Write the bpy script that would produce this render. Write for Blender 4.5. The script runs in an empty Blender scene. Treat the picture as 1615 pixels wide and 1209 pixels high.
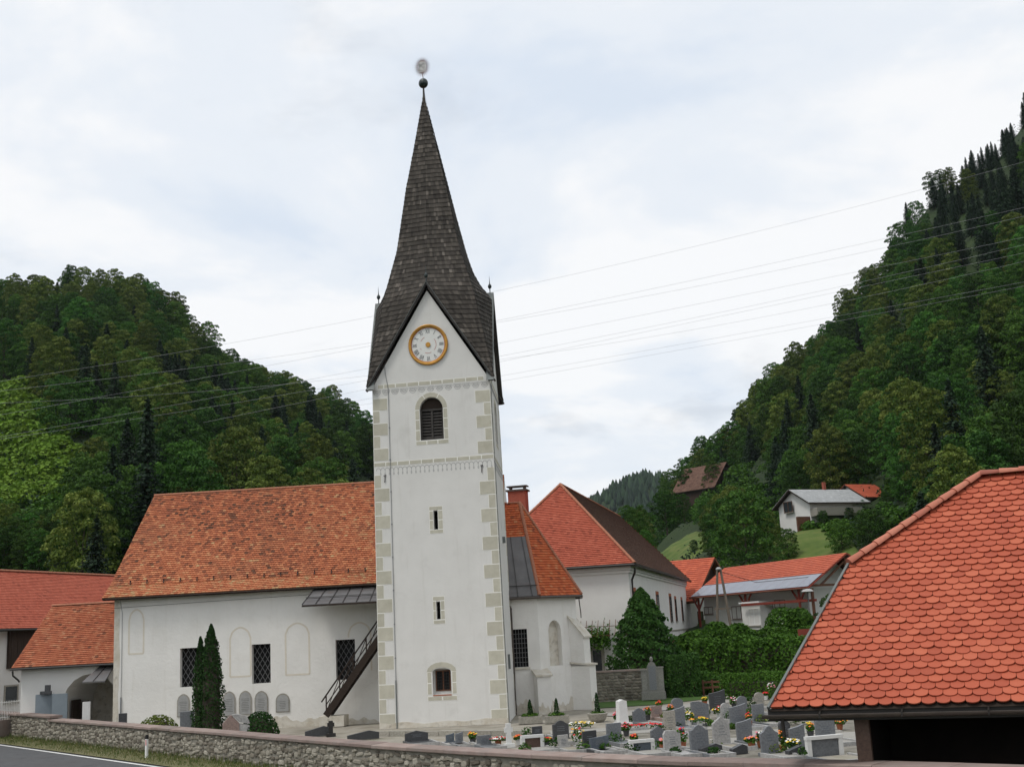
import bpy, math, random
import numpy as np
from mathutils import Vector, Matrix

# ------------------------------------------------------------------ camera, sky, sun, exposure
SC = bpy.context.scene
COL = SC.collection
PXF, PITCH, ROLL, CAMZ = 1858.0, math.radians(11.85), math.radians(3.06), 4.19
_cp, _sp, _c, _s = math.cos(PITCH), math.sin(PITCH), math.cos(ROLL), math.sin(ROLL)
FW = Vector((0, _cp, _sp)); _R0 = Vector((1, 0, 0)); _U0 = Vector((0, -_sp, _cp))
RT = _R0 * _c - _U0 * _s; UP = _R0 * _s + _U0 * _c
CAM = Vector((0, 0, CAMZ))
cd = bpy.data.cameras.new('camera'); cd.sensor_width = 36; cd.lens = PXF * 36 / 1615
cd.clip_start = 0.1; cd.clip_end = 6000
cam = bpy.data.objects.new('camera', cd); COL.objects.link(cam)
cam.matrix_world = Matrix((( RT.x, UP.x, -FW.x, CAM.x), (RT.y, UP.y, -FW.y, CAM.y), (RT.z, UP.z, -FW.z, CAM.z), (0, 0, 0, 1)))
SC.camera = cam

SUN_EL, SUN_AZ = math.radians(62), math.radians(232)     # azimuth clockwise from +Y: behind the camera, a little to the left
W = bpy.data.worlds.new('World'); SC.world = W; W.use_nodes = True
nt = W.node_tree; nt.nodes.clear()
def wn(t, **k):
    n = nt.nodes.new(t)
    for a, b in k.items(): setattr(n, a, b)
    return n
out = wn('ShaderNodeOutputWorld'); sky = wn('ShaderNodeTexSky', sky_type='NISHITA', sun_disc=False, sun_elevation=SUN_EL, sun_rotation=SUN_AZ)
bg1 = wn('ShaderNodeBackground'); bg1.inputs['Strength'].default_value = 0.12
nt.links.new(sky.outputs[0], bg1.inputs['Color'])
tc = wn('ShaderNodeTexCoord'); sep = wn('ShaderNodeSeparateXYZ'); nt.links.new(tc.outputs['Generated'], sep.inputs[0])
def wmath(op, a, b=None):
    n = wn('ShaderNodeMath', operation=op)
    for i, v in enumerate((a, b)):
        if v is None: continue
        if isinstance(v, (int, float)): n.inputs[i].default_value = v
        else: nt.links.new(v, n.inputs[i])
    return n.outputs[0]
zz = wmath('ADD', wmath('MAXIMUM', sep.outputs['Z'], 0.0), 0.22)          # a flat cloud deck seen from below
cmb = wn('ShaderNodeCombineXYZ')
nt.links.new(wmath('DIVIDE', sep.outputs['X'], zz), cmb.inputs['X']); nt.links.new(wmath('DIVIDE', sep.outputs['Y'], zz), cmb.inputs['Y'])
def wnoise(scale, detail, off, rough=.5, dist=0.):
    m = wn('ShaderNodeMapping'); m.inputs['Location'].default_value = off
    nt.links.new(cmb.outputs[0], m.inputs['Vector'])
    n = wn('ShaderNodeTexNoise'); n.inputs['Scale'].default_value = scale; n.inputs['Detail'].default_value = detail
    n.inputs['Roughness'].default_value = rough; n.inputs['Distortion'].default_value = dist
    nt.links.new(m.outputs[0], n.inputs['Vector']); return n.outputs[0]
def wramp(f, stops):
    r = wn('ShaderNodeValToRGB'); nt.links.new(f, r.inputs[0]); r.color_ramp.interpolation = 'EASE'
    e = r.color_ramp.elements
    while len(e) < len(stops): e.new(.5)
    for i, (p, c) in enumerate(stops): e[i].position = p; e[i].color = (*c, 1) if len(c) == 3 else c
    return r.outputs[0]
veil = wramp(wnoise(1.5, 7, (3.1, 1.7, 0), .55, .3), [(.35, (.735, .81, .91)), (.46, (.85, .895, .95)), (.56, (.985, .99, .995))])
smudge = wramp(wnoise(2.9, 6, (9.3, 4.2, 0), .55, .25), [(.56, (1, 1, 1)), (.74, (.84, .85, .865))])
mul = wn('ShaderNodeMix', data_type='RGBA', blend_type='MULTIPLY'); mul.inputs[0].default_value = 1
nt.links.new(veil, mul.inputs[6]); nt.links.new(smudge, mul.inputs[7])
bg2 = wn('ShaderNodeBackground'); nt.links.new(mul.outputs[2], bg2.inputs['Color']); bg2.inputs['Strength'].default_value = 0.95
mx = wn('ShaderNodeMixShader'); mx.inputs[0].default_value = 0.93
nt.links.new(bg1.outputs[0], mx.inputs[1]); nt.links.new(bg2.outputs[0], mx.inputs[2]); nt.links.new(mx.outputs[0], out.inputs[0])
sl = bpy.data.lights.new('sun', 'SUN'); sl.energy = 1.45; sl.angle = math.radians(14); sl.color = (1, .96, .9)
sun = bpy.data.objects.new('sun', sl); COL.objects.link(sun); sun.location = (0, -40, 80)
_d = Vector((math.sin(SUN_AZ) * math.cos(SUN_EL), math.cos(SUN_AZ) * math.cos(SUN_EL), math.sin(SUN_EL)))
sun.rotation_euler = _d.to_track_quat('Z', 'Y').to_euler()
vs = SC.view_settings; vs.view_transform = 'Standard'; vs.look = 'None'; vs.exposure = 0.12; vs.gamma = 1.0; vs.use_curve_mapping = False
SC.cycles.max_bounces = 5; SC.cycles.diffuse_bounces = 3; SC.cycles.glossy_bounces = 2; SC.cycles.transmission_bounces = 3
SC.cycles.transparent_max_bounces = 4; SC.cycles.caustics_reflective = False; SC.cycles.caustics_refractive = False

# ------------------------------------------------------------------ from photograph measurements to places
def ray(x, y): return FW + RT * ((x - 807.5) / PXF) + UP * ((604.5 - y) / PXF)
def aty(x, y, Y): d = ray(x, y); return CAM + d * (Y / d.y)
def atz(x, y, z): d = ray(x, y); return CAM + d * ((z - CAMZ) / d.z)
def proj(p):
    d = Vector(p) - CAM; k = d.dot(FW)
    return 807.5 + PXF * d.dot(RT) / k, 604.5 - PXF * d.dot(UP) / k, k
def facade(O, yaw, off=0.0):
    u = Vector((math.cos(yaw), -math.sin(yaw), 0)); n = Vector((math.sin(yaw), math.cos(yaw), 0)); O = Vector((O[0], O[1], 0))
    def g(x, y):
        d = ray(x, y); p = CAM + d * (((O - CAM).dot(n) + off) / d.dot(n)); return (p - O).dot(u), p.z
    return g

# ------------------------------------------------------------------ mesh helpers
X, Y, Z = Vector((1, 0, 0)), Vector((0, 1, 0)), Vector((0, 0, 1))
V = Vector
class MB:
    def __init__(s): s.v = []; s.f = []; s.m = []; s.t = []
    def add(s, vs, fs, mi=0, tone=.5):
        o = len(s.v); s.v.extend(tuple(p) for p in vs)
        for f in fs: s.f.append(tuple(i + o for i in f)); s.m.append(mi); s.t.append(tone)
    def poly(s, pts, mi=0, tone=.5): s.add(pts, [tuple(range(len(pts)))], mi, tone)
    def obox(s, c, ax, ay, az, mi=0, tone=.5):          # centre and three half-axis vectors
        c = V(c); P = [c + ax * i + ay * j + az * k for k in (-1, 1) for j in (-1, 1) for i in (-1, 1)]
        s.add(P, [(0, 2, 3, 1), (4, 5, 7, 6), (0, 1, 5, 4), (2, 6, 7, 3), (0, 4, 6, 2), (1, 3, 7, 5)], mi, tone)
    def box(s, x0, x1, y0, y1, z0, z1, mi=0, tone=.5):
        s.obox(((x0+x1)/2, (y0+y1)/2, (z0+z1)/2), X*((x1-x0)/2), Y*((y1-y0)/2), Z*((z1-z0)/2), mi, tone)
    def bar(s, a, b, w, h, up=Z, mi=0, tone=.5):        # a beam from a to b
        a, b = V(a), V(b); d = b - a; L = d.length; d = d / L
        sx = d.cross(up); sx = sx.normalized() if sx.length > 1e-6 else X.copy(); sz = sx.cross(d)
        s.obox((a+b)/2, sx*(w/2), d*(L/2), sz*(h/2), mi, tone)
    def prism(s, pts, O, ax, ay, dv, mi=0, tone=.5):
        O, ax, ay, dv = V(O), V(ax), V(ay), V(dv); n = len(pts)
        A = [O + ax*p[0] + ay*p[1] for p in pts]; B = [p + dv for p in A]
        s.add(A + B, [tuple(range(n)), tuple(range(2*n-1, n-1, -1))] + [(i, i+n, (i+1) % n + n, (i+1) % n) for i in range(n)], mi, tone)
    def tube(s, P, r, n=6, mi=0, tone=.5, cap=True):
        P = [V(p) for p in P]; rr = r if hasattr(r, '__len__') else [r]*len(P); vs = []; fs = []
        for i, p in enumerate(P):
            d = (P[min(i+1, len(P)-1)] - P[max(i-1, 0)]).normalized()
            a = d.cross(Z); a = a.normalized() if a.length > .05 else d.cross(X).normalized(); b = a.cross(d)
            vs += [p + a*(rr[i]*math.cos(t)) + b*(rr[i]*math.sin(t)) for t in (k*2*math.pi/n for k in range(n))]
        for i in range(len(P)-1):
            for k in range(n): fs.append((i*n+k, i*n+(k+1) % n, (i+1)*n+(k+1) % n, (i+1)*n+k))
        if cap: fs += [tuple(range(n))[::-1], tuple((len(P)-1)*n+k for k in range(n))]
        s.add(vs, fs, mi, tone)
    def lathe(s, prof, n=12, c=(0, 0, 0), mi=0, tone=.5):   # prof: (r, z)
        c = V(c); vs = []; fs = []
        for r, z in prof: vs += [c + V((r*math.cos(k*2*math.pi/n), r*math.sin(k*2*math.pi/n), z)) for k in range(n)]
        for i in range(len(prof)-1):
            for k in range(n): fs.append((i*n+k, i*n+(k+1) % n, (i+1)*n+(k+1) % n, (i+1)*n+k))
        fs += [tuple(range(n))[::-1], tuple((len(prof)-1)*n+k for k in range(n))]
        s.add(vs, fs, mi, tone)
    def mesh(s, name, mats, warp=None, smooth=False):
        me = bpy.data.meshes.new(name)
        vs = s.v if warp is None else [warp(*p) for p in s.v]
        me.from_pydata(vs, [], s.f)
        if not isinstance(mats, (list, tuple)): mats = [mats]
        for m in mats: me.materials.append(M[m] if isinstance(m, str) else m)
        if len(mats) > 1: me.polygons.foreach_set('material_index', s.m)
        at = me.attributes.new('tone', 'FLOAT', 'FACE'); at.data.foreach_set('value', s.t)
        if smooth: me.polygons.foreach_set('use_smooth', [True]*len(s.f))
        me.update(); return me
def link(name, data, parent=None):
    o = bpy.data.objects.new(name, data); COL.objects.link(o)
    if parent is not None: o.parent = parent
    return o
def part(name, mb, mats, parent=None, warp=None, smooth=False, label=None, kind=None):
    o = link(name, mb.mesh(name, mats, warp, smooth), parent)
    if label: o['label'] = label
    if kind: o['kind'] = kind
    return o
def tag(o, label, cat, group=None, kind=None):
    o['label'] = label; o['category'] = cat
    if group: o['group'] = group
    if kind: o['kind'] = kind
    return o
def thing(name, label, cat, loc=(0, 0, 0), yaw=0.0, group=None):
    o = link(name, None); o.location = loc; o.rotation_euler = (0, 0, -yaw); o.empty_display_size = .3
    return tag(o, label, cat, group)
def struct(name, mb, mats, label, parent=None, smooth=False):
    o = part(name, mb, mats, parent, smooth=smooth); o['kind'] = 'structure'; o['label'] = label; return o
def arc(cx, cz, rx, rz, a0, a1, n): return [(cx + rx*math.cos(a0+(a1-a0)*i/n), cz + rz*math.sin(a0+(a1-a0)*i/n)) for i in range(n+1)]
def arch_top(a, b, s, d, kind='round', n=10):        # points from left spring to right spring
    cx = (a+b)/2; w = (b-a)/2
    if kind == 'round': return arc(cx, s, w, d-s, math.pi, 0, n)
    h = n//2; L = []
    for i in range(n+1):
        x = a + (b-a)*i/n; t = abs(x-cx)/w; L.append((x, s + (d-s)*math.sqrt(max(0, 1-t**1.55)) if kind == 'point' else s))
    return L
def wall_holes(mb, O, ax, nin, x0, x1, z0, z1, holes, depth=.35, mi=0, rmi=None, thick=None):
    """wall sheet at O along ax, with openings (a,b,c,d,kind,spring) whose reveals run along nin"""
    rmi = mi if rmi is None else rmi
    O, ax, nin = V(O), V(ax), V(nin)
    P = lambda a, b, k=0.: O + ax*a + Z*b + nin*k
    xs = sorted({x0, x1, *[h[0] for h in holes], *[h[1] for h in holes]}); zs = sorted({z0, z1, *[h[2] for h in holes], *[h[3] for h in holes]})
    for i in range(len(xs)-1):
        for j in range(len(zs)-1):
            cx, cz = (xs[i]+xs[i+1])/2, (zs[j]+zs[j+1])/2
            if any(h[0] < cx < h[1] and h[2] < cz < h[3] for h in holes): continue
            mb.poly([P(xs[i], zs[j]), P(xs[i+1], zs[j]), P(xs[i+1], zs[j+1]), P(xs[i], zs[j+1])], mi)
    for h in holes:
        a, b, c, d = h[:4]; kind = h[4] if len(h) > 4 else None; dp = h[6] if len(h) > 6 else depth
        if kind:
            top = arch_top(a, b, h[5], d, kind); mid = len(top)//2
            for q in range(mid): mb.poly([P(a, d), P(*top[q]), P(*top[q+1])][::-1], mi)
            for q in range(mid, len(top)-1): mb.poly([P(b, d), P(*top[q]), P(*top[q+1])][::-1], mi)
            ring = [(a, c)] + top + [(b, c)]
        else: ring = [(a, c), (a, d), (b, d), (b, c)]
        for q in range(len(ring)):
            p, r = ring[q], ring[(q+1) % len(ring)]
            mb.poly([P(*p), P(*r), P(*r, dp), P(*p, dp)], rmi)
def ring_piece(mb, ring_in, ring_out, O, ax, dv, mi=0, tone=.5):
    """one stone of a surround between two curves (lists of equal length)"""
    pts = ring_in + ring_out[::-1]; mb.prism(pts, O, ax, Z, dv, mi, tone)

def roof_tiles(mb, O, u, m, poly, w, e, rnd, lift=.022, gap=.004, rounded=0, mi=0, tonefn=None, sink=.02, keep=None):
    """cover the polygon (a along u, b up the slope m) with overlapping tiles in courses"""
    O, u, m = V(O), V(u).normalized(), V(m).normalized(); nn = u.cross(m)
    bs = [p[1] for p in poly]; b0, b1 = min(bs), max(bs); rows = int((b1-b0)/e + .5); n = len(poly)
    def span(b):
        xs = []
        for i in range(n):
            (a1, c1), (a2, c2) = poly[i], poly[(i+1) % n]
            if (c1 <= b) != (c2 <= b): xs.append(a1 + (a2-a1)*(b-c1)/(c2-c1))
        return (min(xs), max(xs)) if len(xs) > 1 else None
    for r in range(rows):
        b = b0 + r*e; sp = span(b + e*.45)
        if not sp: continue
        lo, hi = sp; k = math.floor(lo/w) - 1; off = (r % 2)*w/2
        while k*w + off < hi:
            a, c = k*w + off, k*w + off + w; k += 1
            full = a >= lo - 1e-4 and c <= hi + 1e-4
            a, c = max(a, lo), min(c, hi)
            if c - a < w*.12: continue
            tn = tonefn(a, b, rnd) if tonefn else rnd.random()
            dz = lift*(1 + .25*(rnd.random()-.5)); db = (rnd.random()-.5)*.012
            if keep is not None and full: keep.append((O + u*((a+c)/2) + m*(b+db), dz, tn)); continue
            top = min(e*1.12, b1 - b); g = gap
            if rounded and full: lowpts = [(a+g, e*rounded)] + [((a+c)/2 + (c-a-2*g)/2*math.cos(t), e*rounded*(1+math.sin(t))) for t in [math.pi*(1+q/rounded_n) for q in range(1, rounded_n)]] + [(c-g, e*rounded)]
            else: lowpts = [(a+g, 0), (c-g, 0)]
            F = lambda p, h: O + u*p[0] + m*(b+db+p[1]) + nn*h
            fr = [F(p, dz) for p in lowpts]; bk = [F((c-g, top), .002), F((a+g, top), .002)]
            un = [F(p, -sink) for p in lowpts]; q = len(fr)
            mb.add(fr + bk + un, [tuple(range(q+2))] + [(i, q+2+i, q+3+i, i+1) for i in range(q-1)] + [(q+1, q+2, 0), (q-1, q+2+q-1, q)], mi, tn)
rounded_n = 5

# ------------------------------------------------------------------ materials
M = {}
def lin(c): return tuple(((v/255)/12.92 if v/255 <= .04045 else ((v/255+.055)/1.055)**2.4) for v in c)
def mat(name, stops, src='noise', scale=3., detail=6, rough=.85, spec=.25, bump=0., bscale=30., stain=None, rnd=0., trans=0., metal=0., stretch=None, coords='Object', bdist=.02):
    """stops: [(pos, linear colour)]; src: what drives them: 'noise', 'tone' (per piece), 'object' (per object)"""
    m = bpy.data.materials.new(name); m.use_nodes = True; t = m.node_tree; L = t.links.new
    b = t.nodes['Principled BSDF']; b.inputs['Roughness'].default_value = rough; b.inputs['Specular IOR Level'].default_value = spec; b.inputs['Metallic'].default_value = metal
    N = lambda k: t.nodes.new(k)
    co = N('ShaderNodeTexCoord'); vec = co.outputs[coords]
    if stretch:
        mp = N('ShaderNodeMapping'); mp.inputs['Scale'].default_value = stretch; L(vec, mp.inputs['Vector']); vec = mp.outputs[0]
    def noise(sc, dt=6, rg=.6):
        n = N('ShaderNodeTexNoise'); n.inputs['Scale'].default_value = sc; n.inputs['Detail'].default_value = dt; n.inputs['Roughness'].default_value = rg; L(vec, n.inputs['Vector']); return n.outputs[0]
    def mth(op, a, c):
        q = N('ShaderNodeMath'); q.operation = op
        for i, v in enumerate((a, c)):
            if isinstance(v, (int, float)): q.inputs[i].default_value = v
            else: L(v, q.inputs[i])
        return q.outputs[0]
    nz = noise(scale, detail)
    if src == 'tone':
        at = N('ShaderNodeAttribute'); at.attribute_name = 'tone'
        f = mth('ADD', at.outputs['Fac'], mth('MULTIPLY', mth('SUBTRACT', nz, .5), .35))
    elif src == 'object':
        oi = N('ShaderNodeObjectInfo'); f = mth('ADD', oi.outputs['Random'], mth('MULTIPLY', mth('SUBTRACT', nz, .5), .35))
    else: f = nz
    r = N('ShaderNodeValToRGB'); L(f, r.inputs[0]); e = r.color_ramp.elements
    while len(e) < len(stops): e.new(.5)
    for i, (p, c) in enumerate(stops): e[i].position = p; e[i].color = (*c, 1)
    col = r.outputs[0]
    def mixc(fac, a, bcol, mode='MIX'):
        q = N('ShaderNodeMix'); q.data_type = 'RGBA'; q.blend_type = mode
        if isinstance(fac, (int, float)): q.inputs[0].default_value = fac
        else: L(fac, q.inputs[0])
        L(a, q.inputs[6])
        if isinstance(bcol, tuple): q.inputs[7].default_value = (*bcol, 1)
        else: L(bcol, q.inputs[7])
        return q.outputs[2]
    for (sc_, lo, hi, scol, amt, *sx_) in (stain or []):
        v0 = vec
        if sx_: mp = N('ShaderNodeMapping'); mp.inputs['Scale'].default_value = sx_[0]; L(v0, mp.inputs['Vector']); vec = mp.outputs[0]
        rr = N('ShaderNodeMapRange'); L(noise(sc_, 8, .65), rr.inputs[0]); vec = v0; rr.inputs[1].default_value = lo; rr.inputs[2].default_value = hi; rr.inputs[4].default_value = amt
        col = mixc(rr.outputs[0], col, scol)
    if rnd:
        oi = N('ShaderNodeObjectInfo'); hs = N('ShaderNodeHueSaturation'); L(col, hs.inputs['Color'])
        hs.inputs['Saturation'].default_value = 1
        L(mth('ADD', mth('MULTIPLY', mth('SUBTRACT', oi.outputs['Random'], .5), rnd), 1.), hs.inputs['Value'])
        L(mth('ADD', mth('MULTIPLY', mth('SUBTRACT', mth('FRACT', mth('MULTIPLY', oi.outputs['Random'], 7.31), 0), .5), rnd*.035), .505), hs.inputs['Hue'])
        col = hs.outputs[0]
    L(col, b.inputs['Base Color'])
    if bump:
        bp = N('ShaderNodeBump'); bp.inputs['Strength'].default_value = bump; bp.inputs['Distance'].default_value = bdist; L(noise(bscale, 8, .65), bp.inputs['Height']); L(bp.outputs[0], b.inputs['Normal'])
    if trans:
        tl = N('ShaderNodeBsdfTranslucent'); L(col, tl.inputs[0]); mxs = N('ShaderNodeMixShader'); mxs.inputs[0].default_value = trans
        L(b.outputs[0], mxs.inputs[1]); L(tl.outputs[0], mxs.inputs[2]); L(mxs.outputs[0], t.nodes['Material Output'].inputs[0])
    M[name] = m; return m
def S(*c): return lin(c)
def flat(name, c, rough=.7, var=.12, scale=6., **k):
    c = tuple(c); return mat(name, [(.25, tuple(x*(1-var) for x in c)), (.75, tuple(min(1, x*(1+var)) for x in c))], scale=scale, rough=rough, **k)

mat('plaster', [(.3, (.675, .665, .635)), (.7, (.735, .725, .695))], scale=.8, rough=.95, spec=.1, bump=.25, bscale=9, stain=[(.9, .56, .78, (.52, .505, .47), .45), (5, .66, .8, (.42, .40, .36), .35), (1.6, .56, .74, (.55, .53, .49), .4, (2.2, 2.2, .16))])
mat('plaster_old', [(.3, (.745, .73, .69)), (.7, (.82, .805, .765))], scale=.7, rough=.95, spec=.1, bump=.5, bscale=4, bdist=.05, stain=[(.5, .56, .78, (.60, .57, .50), .4), (3.5, .66, .8, (.45, .42, .36), .35), (1.4, .56, .74, (.60, .57, .50), .35, (2.2, 2.2, .16))])
mat('plaster_base', [(.35, (.66, .63, .56)), (.65, (.54, .49, .40))], scale=2.2, rough=.95, spec=.1, bump=.6, bscale=6, bdist=.04, stain=[(3, .55, .7, (.33, .30, .25), .7)])
mat('plaster_house', [(.3, (.70, .685, .655)), (.7, (.76, .75, .72))], scale=.8, rough=.95, spec=.1, bump=.2, bscale=12, stain=[(.6, .6, .8, (.60, .57, .52), .4)])
mat('quoin_paint', [(.3, (.47, .445, .365)), (.7, (.55, .525, .44))], scale=3, rough=.95, spec=.1, bump=.2, bscale=12, rnd=.10, stain=[(2.2, .62, .8, (.36, .33, .25), .5)])
mat('joint_paint', [(.3, (.80, .79, .73)), (.7, (.86, .85, .8))], scale=3, rough=.95, spec=.1)
flat('frieze_paint', (.36, .36, .35)); flat('niche_paint', (.68, .625, .53), var=.06)
mat('shingle', [(.0, (.030, .026, .022)), (.5, (.062, .054, .046)), (.8, (.098, .085, .072)), (1., (.16, .14, .12))], src='tone', scale=2.5, rough=.85, bump=.4, bscale=20)
mat('tile_old', [(.0, (.12, .060, .040)), (.25, (.30, .105, .058)), (.5, (.43, .145, .072)), (.75, (.52, .21, .105)), (1., (.48, .31, .16))], src='tone', scale=.9, rough=.9, spec=.15, bump=.3, bscale=25, stain=[(.45, .48, .72, (.21, .115, .07), .45), (3, .62, .76, (.32, .25, .14), .4)])
mat('tile_gate', [(.0, (.17, .075, .048)), (.3, (.36, .115, .062)), (.65, (.43, .15, .08)), (1., (.46, .23, .13))], src='tone', scale=.9, rough=.9, spec=.15, bump=.3, bscale=25, stain=[(.9, .55, .75, (.24, .13, .075), .5)])
mat('tile_choir', [(.0, (.26, .075, .04)), (.3, (.46, .11, .045)), (.7, (.52, .14, .055)), (1., (.50, .21, .10))], src='tone', scale=.9, rough=.9, spec=.15, bump=.3, bscale=25, stain=[(1.2, .58, .75, (.24, .13, .075), .5)])
mat('tile_new', [(.0, (.27, .068, .042)), (.5, (.42, .108, .065)), (1., (.48, .145, .09))], src='tone', scale=.9, rough=.85, spec=.2, bump=.2, bscale=25, stain=[(.5, .6, .8, (.28, .10, .08), .4)])
mat('tile_brown', [(.0, (.075, .045, .034)), (.5, (.115, .066, .048)), (1., (.16, .09, .065))], src='tone', scale=.9, rough=.9, spec=.15)
mat('tile_shed', [(.0, (.37, .080, .042)), (.5, (.435, .098, .050)), (1., (.50, .130, .068))], src='object', scale=5, rough=.7, spec=.3, bump=.12, bscale=60, stain=[(7, .60, .8, (.32, .105, .075), .45), (14, .66, .74, (.42, .33, .22), .45)])
mat('tile_shed_rest', [(.0, (.37, .080, .042)), (.5, (.435, .098, .050)), (1., (.50, .130, .068))], src='tone', scale=5, rough=.7, spec=.3, bump=.12, bscale=60, stain=[(7, .60, .8, (.32, .105, .075), .45), (14, .66, .74, (.42, .33, .22), .45)])
mat('ridge_tile', [(.3, (.30, .125, .075)), (.7, (.42, .17, .10))], scale=6, rough=.85, stain=[(9, .55, .7, (.20, .14, .10), .6)])
mat('tile_street', [(.0, (.38, .085, .045)), (.5, (.45, .10, .05)), (1., (.52, .13, .065))], src='tone', scale=.9, rough=.7, spec=.25)
flat('roof_grey', (.40, .41, .41), .6, .1, 2); flat('metal_dark', (.045, .04, .038), .45, .3, 3, spec=.4); flat('metal_roof', (.12, .115, .115), .4, .25, 1.5, spec=.5, stain=[(2, .55, .75, (.15, .09, .07), .45)])
flat('metal_green', (.15, .165, .16), .55, .15, 3); flat('gutter', (.07, .055, .045), .4, .25, 3, spec=.5); flat('gutter_dark', (.028, .024, .021), .45, .2, 3, spec=.4)
flat('wood_dark', (.035, .024, .018), .8, .3, 4, stretch=(1, 1, 8), bump=.3, bscale=10); flat('wood_brown', (.13, .06, .035), .75, .3, 4); flat('wood_red', (.22, .045, .03), .6, .2, 4); flat('wood_pole', (.17, .14, .11), .9, .25, 6)
flat('wood_in_shade', (.016, .012, .010), .9, .3, 2)  # shed interior wood, its deep shade put into the near-black colour
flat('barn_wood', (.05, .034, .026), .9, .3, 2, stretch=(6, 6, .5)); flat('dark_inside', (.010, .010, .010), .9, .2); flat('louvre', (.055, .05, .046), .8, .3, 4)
flat('glass', (.03, .035, .04), .12, .2, 2, spec=.6); flat('grille', (.16, .16, .16), .5, .2, 8); flat('iron', (.03, .028, .027), .5, .2, 8)
mat('gold', [(.3, (.42, .20, .035)), (.7, (.56, .29, .06))], scale=5, rough=.38, metal=.55, spec=.5); flat('clock_white', (.74, .74, .71), .8, .03); flat('clock_black', (.06, .06, .07), .7, .1); flat('clock_red', (.45, .10, .07), .7, .1)
flat('copper', (.018, .03, .03), .35, .3, 6, spec=.5); flat('silver', (.5, .48, .45), .35, .1, 6, metal=.8)
flat('brick_red', (.30, .085, .055), .9, .2, 8); flat('white_paint', (.78, .78, .76), .6, .05, 5); flat('red_paint', (.55, .03, .03), .5, .05); flat('black_plastic', (.02, .02, .02), .6, .1)
mat('asphalt', [(.3, (.075, .077, .08)), (.7, (.105, .107, .11))], scale=4, rough=.9, bump=.3, bscale=120, bdist=.005, stain=[(.35, .5, .7, (.085, .08, .08), .6), (1.1, .60, .64, (.055, .055, .058), .6), (9, .64, .70, (.15, .145, .14), .4)])
mat('road_paint', [(.35, (.55, .55, .53)), (.6, (.75, .75, .73))], scale=9, rough=.8)
mat('coping', [(.3, (.235, .175, .155)), (.7, (.31, .24, .215))], scale=2.5, rough=.9, bump=.5, bscale=25, rnd=.35, stain=[(1.3, .5, .7, (.22, .205, .19), .6), (11, .62, .75, (.15, .13, .115), .5)])
mat('mortar', [(.3, (.20, .185, .155)), (.7, (.29, .27, .23))], scale=5, rough=.95, bump=.6, bscale=18)
mat('stone_piece', [(.0, (.115, .10, .08)), (.35, (.23, .205, .165)), (.7, (.31, .285, .235)), (1., (.40, .37, .31))], src='object', scale=5, rough=.92, bump=.6, bscale=22, stain=[(8, .58, .72, (.12, .10, .08), .6), (2.0, .62, .75, (.31, .21, .13), .5)])
mat('stone_rest', [(.0, (.115, .10, .08)), (.35, (.23, .205, .165)), (.7, (.31, .285, .235)), (1., (.40, .37, .31))], src='tone', scale=5, rough=.92, bump=.6, bscale=22, stain=[(8, .58, .72, (.12, .10, .08), .6), (2.0, .62, .75, (.31, .21, .13), .5)])
mat('ground_yard', [(.3, (.20, .18, .14)), (.55, (.32, .295, .25)), (.75, (.27, .24, .19))], scale=.6, rough=.95, bump=.4, bscale=30, stain=[(.25, .55, .72, (.20, .21, .11), .35)])
mat('gravel_white', [(.3, (.26, .25, .225)), (.7, (.39, .375, .345))], scale=30, rough=.95, bump=.5, bscale=60)
mat('lawn', [(.3, (.045, .095, .02)), (.7, (.075, .14, .03))], scale=3, rough=.95, bump=.4, bscale=40)
mat('terrain', [(.3, (.014, .026, .008)), (.6, (.026, .046, .012)), (.75, (.04, .058, .018))], scale=.05, detail=10, rough=.95, coords='Object', bump=.6, bscale=.6, bdist=.5)
mat('meadow', [(.3, (.050, .088, .016)), (.5, (.085, .125, .025)), (.7, (.14, .145, .045))], scale=.35, detail=10, rough=.95, coords='Object')
mat('grave_ground', [(.3, (.10, .095, .07)), (.5, (.20, .185, .155)), (.62, (.26, .245, .21)), (.75, (.085, .105, .045))], scale=1.1, rough=.95, bump=.5, bscale=30)
mat('verge', [(.3, (.09, .10, .04)), (.55, (.16, .145, .075)), (.75, (.10, .13, .04))], scale=2.5, rough=.95, bump=.5, bscale=30)
mat('blade', [(.0, (.055, .10, .022)), (.5, (.11, .15, .04)), (1., (.22, .20, .08))], src='tone', scale=3, rough=.9, trans=.3)
LEAF = lambda n, a, b, c, r=.5: mat(n, [(.0, a), (.55, b), (1., c)], src='tone', scale=.35, rough=.75, spec=.2, rnd=r, trans=.18)
LEAF('leaf_broad', (.015, .045, .006), (.045, .110, .013), (.100, .192, .030), .9)
LEAF('leaf_olive', (.034, .062, .009), (.096, .138, .020), (.200, .230, .050), .45)
LEAF('leaf_conifer', (.008, .020, .010), (.019, .040, .019), (.036, .066, .030), .5)
LEAF('leaf_thuja', (.010, .032, .006), (.022, .062, .010), (.040, .092, .018), .2)
LEAF('leaf_hedge', (.022, .058, .006), (.054, .125, .012), (.100, .195, .024), .2)
LEAF('leaf_meadow', (.070, .135, .012), (.135, .225, .022), (.195, .290, .036), .3)
LEAF('leaf_bush', (.018, .052, .009), (.042, .102, .017), (.075, .150, .030), .2)
LEAF('leaf_gold', (.06, .085, .012), (.13, .17, .025), (.22, .26, .05), .1)
flat('wire', (.42, .42, .44), .6, .1)
flat('bark', (.06, .048, .038), .95, .3, 4)
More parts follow.
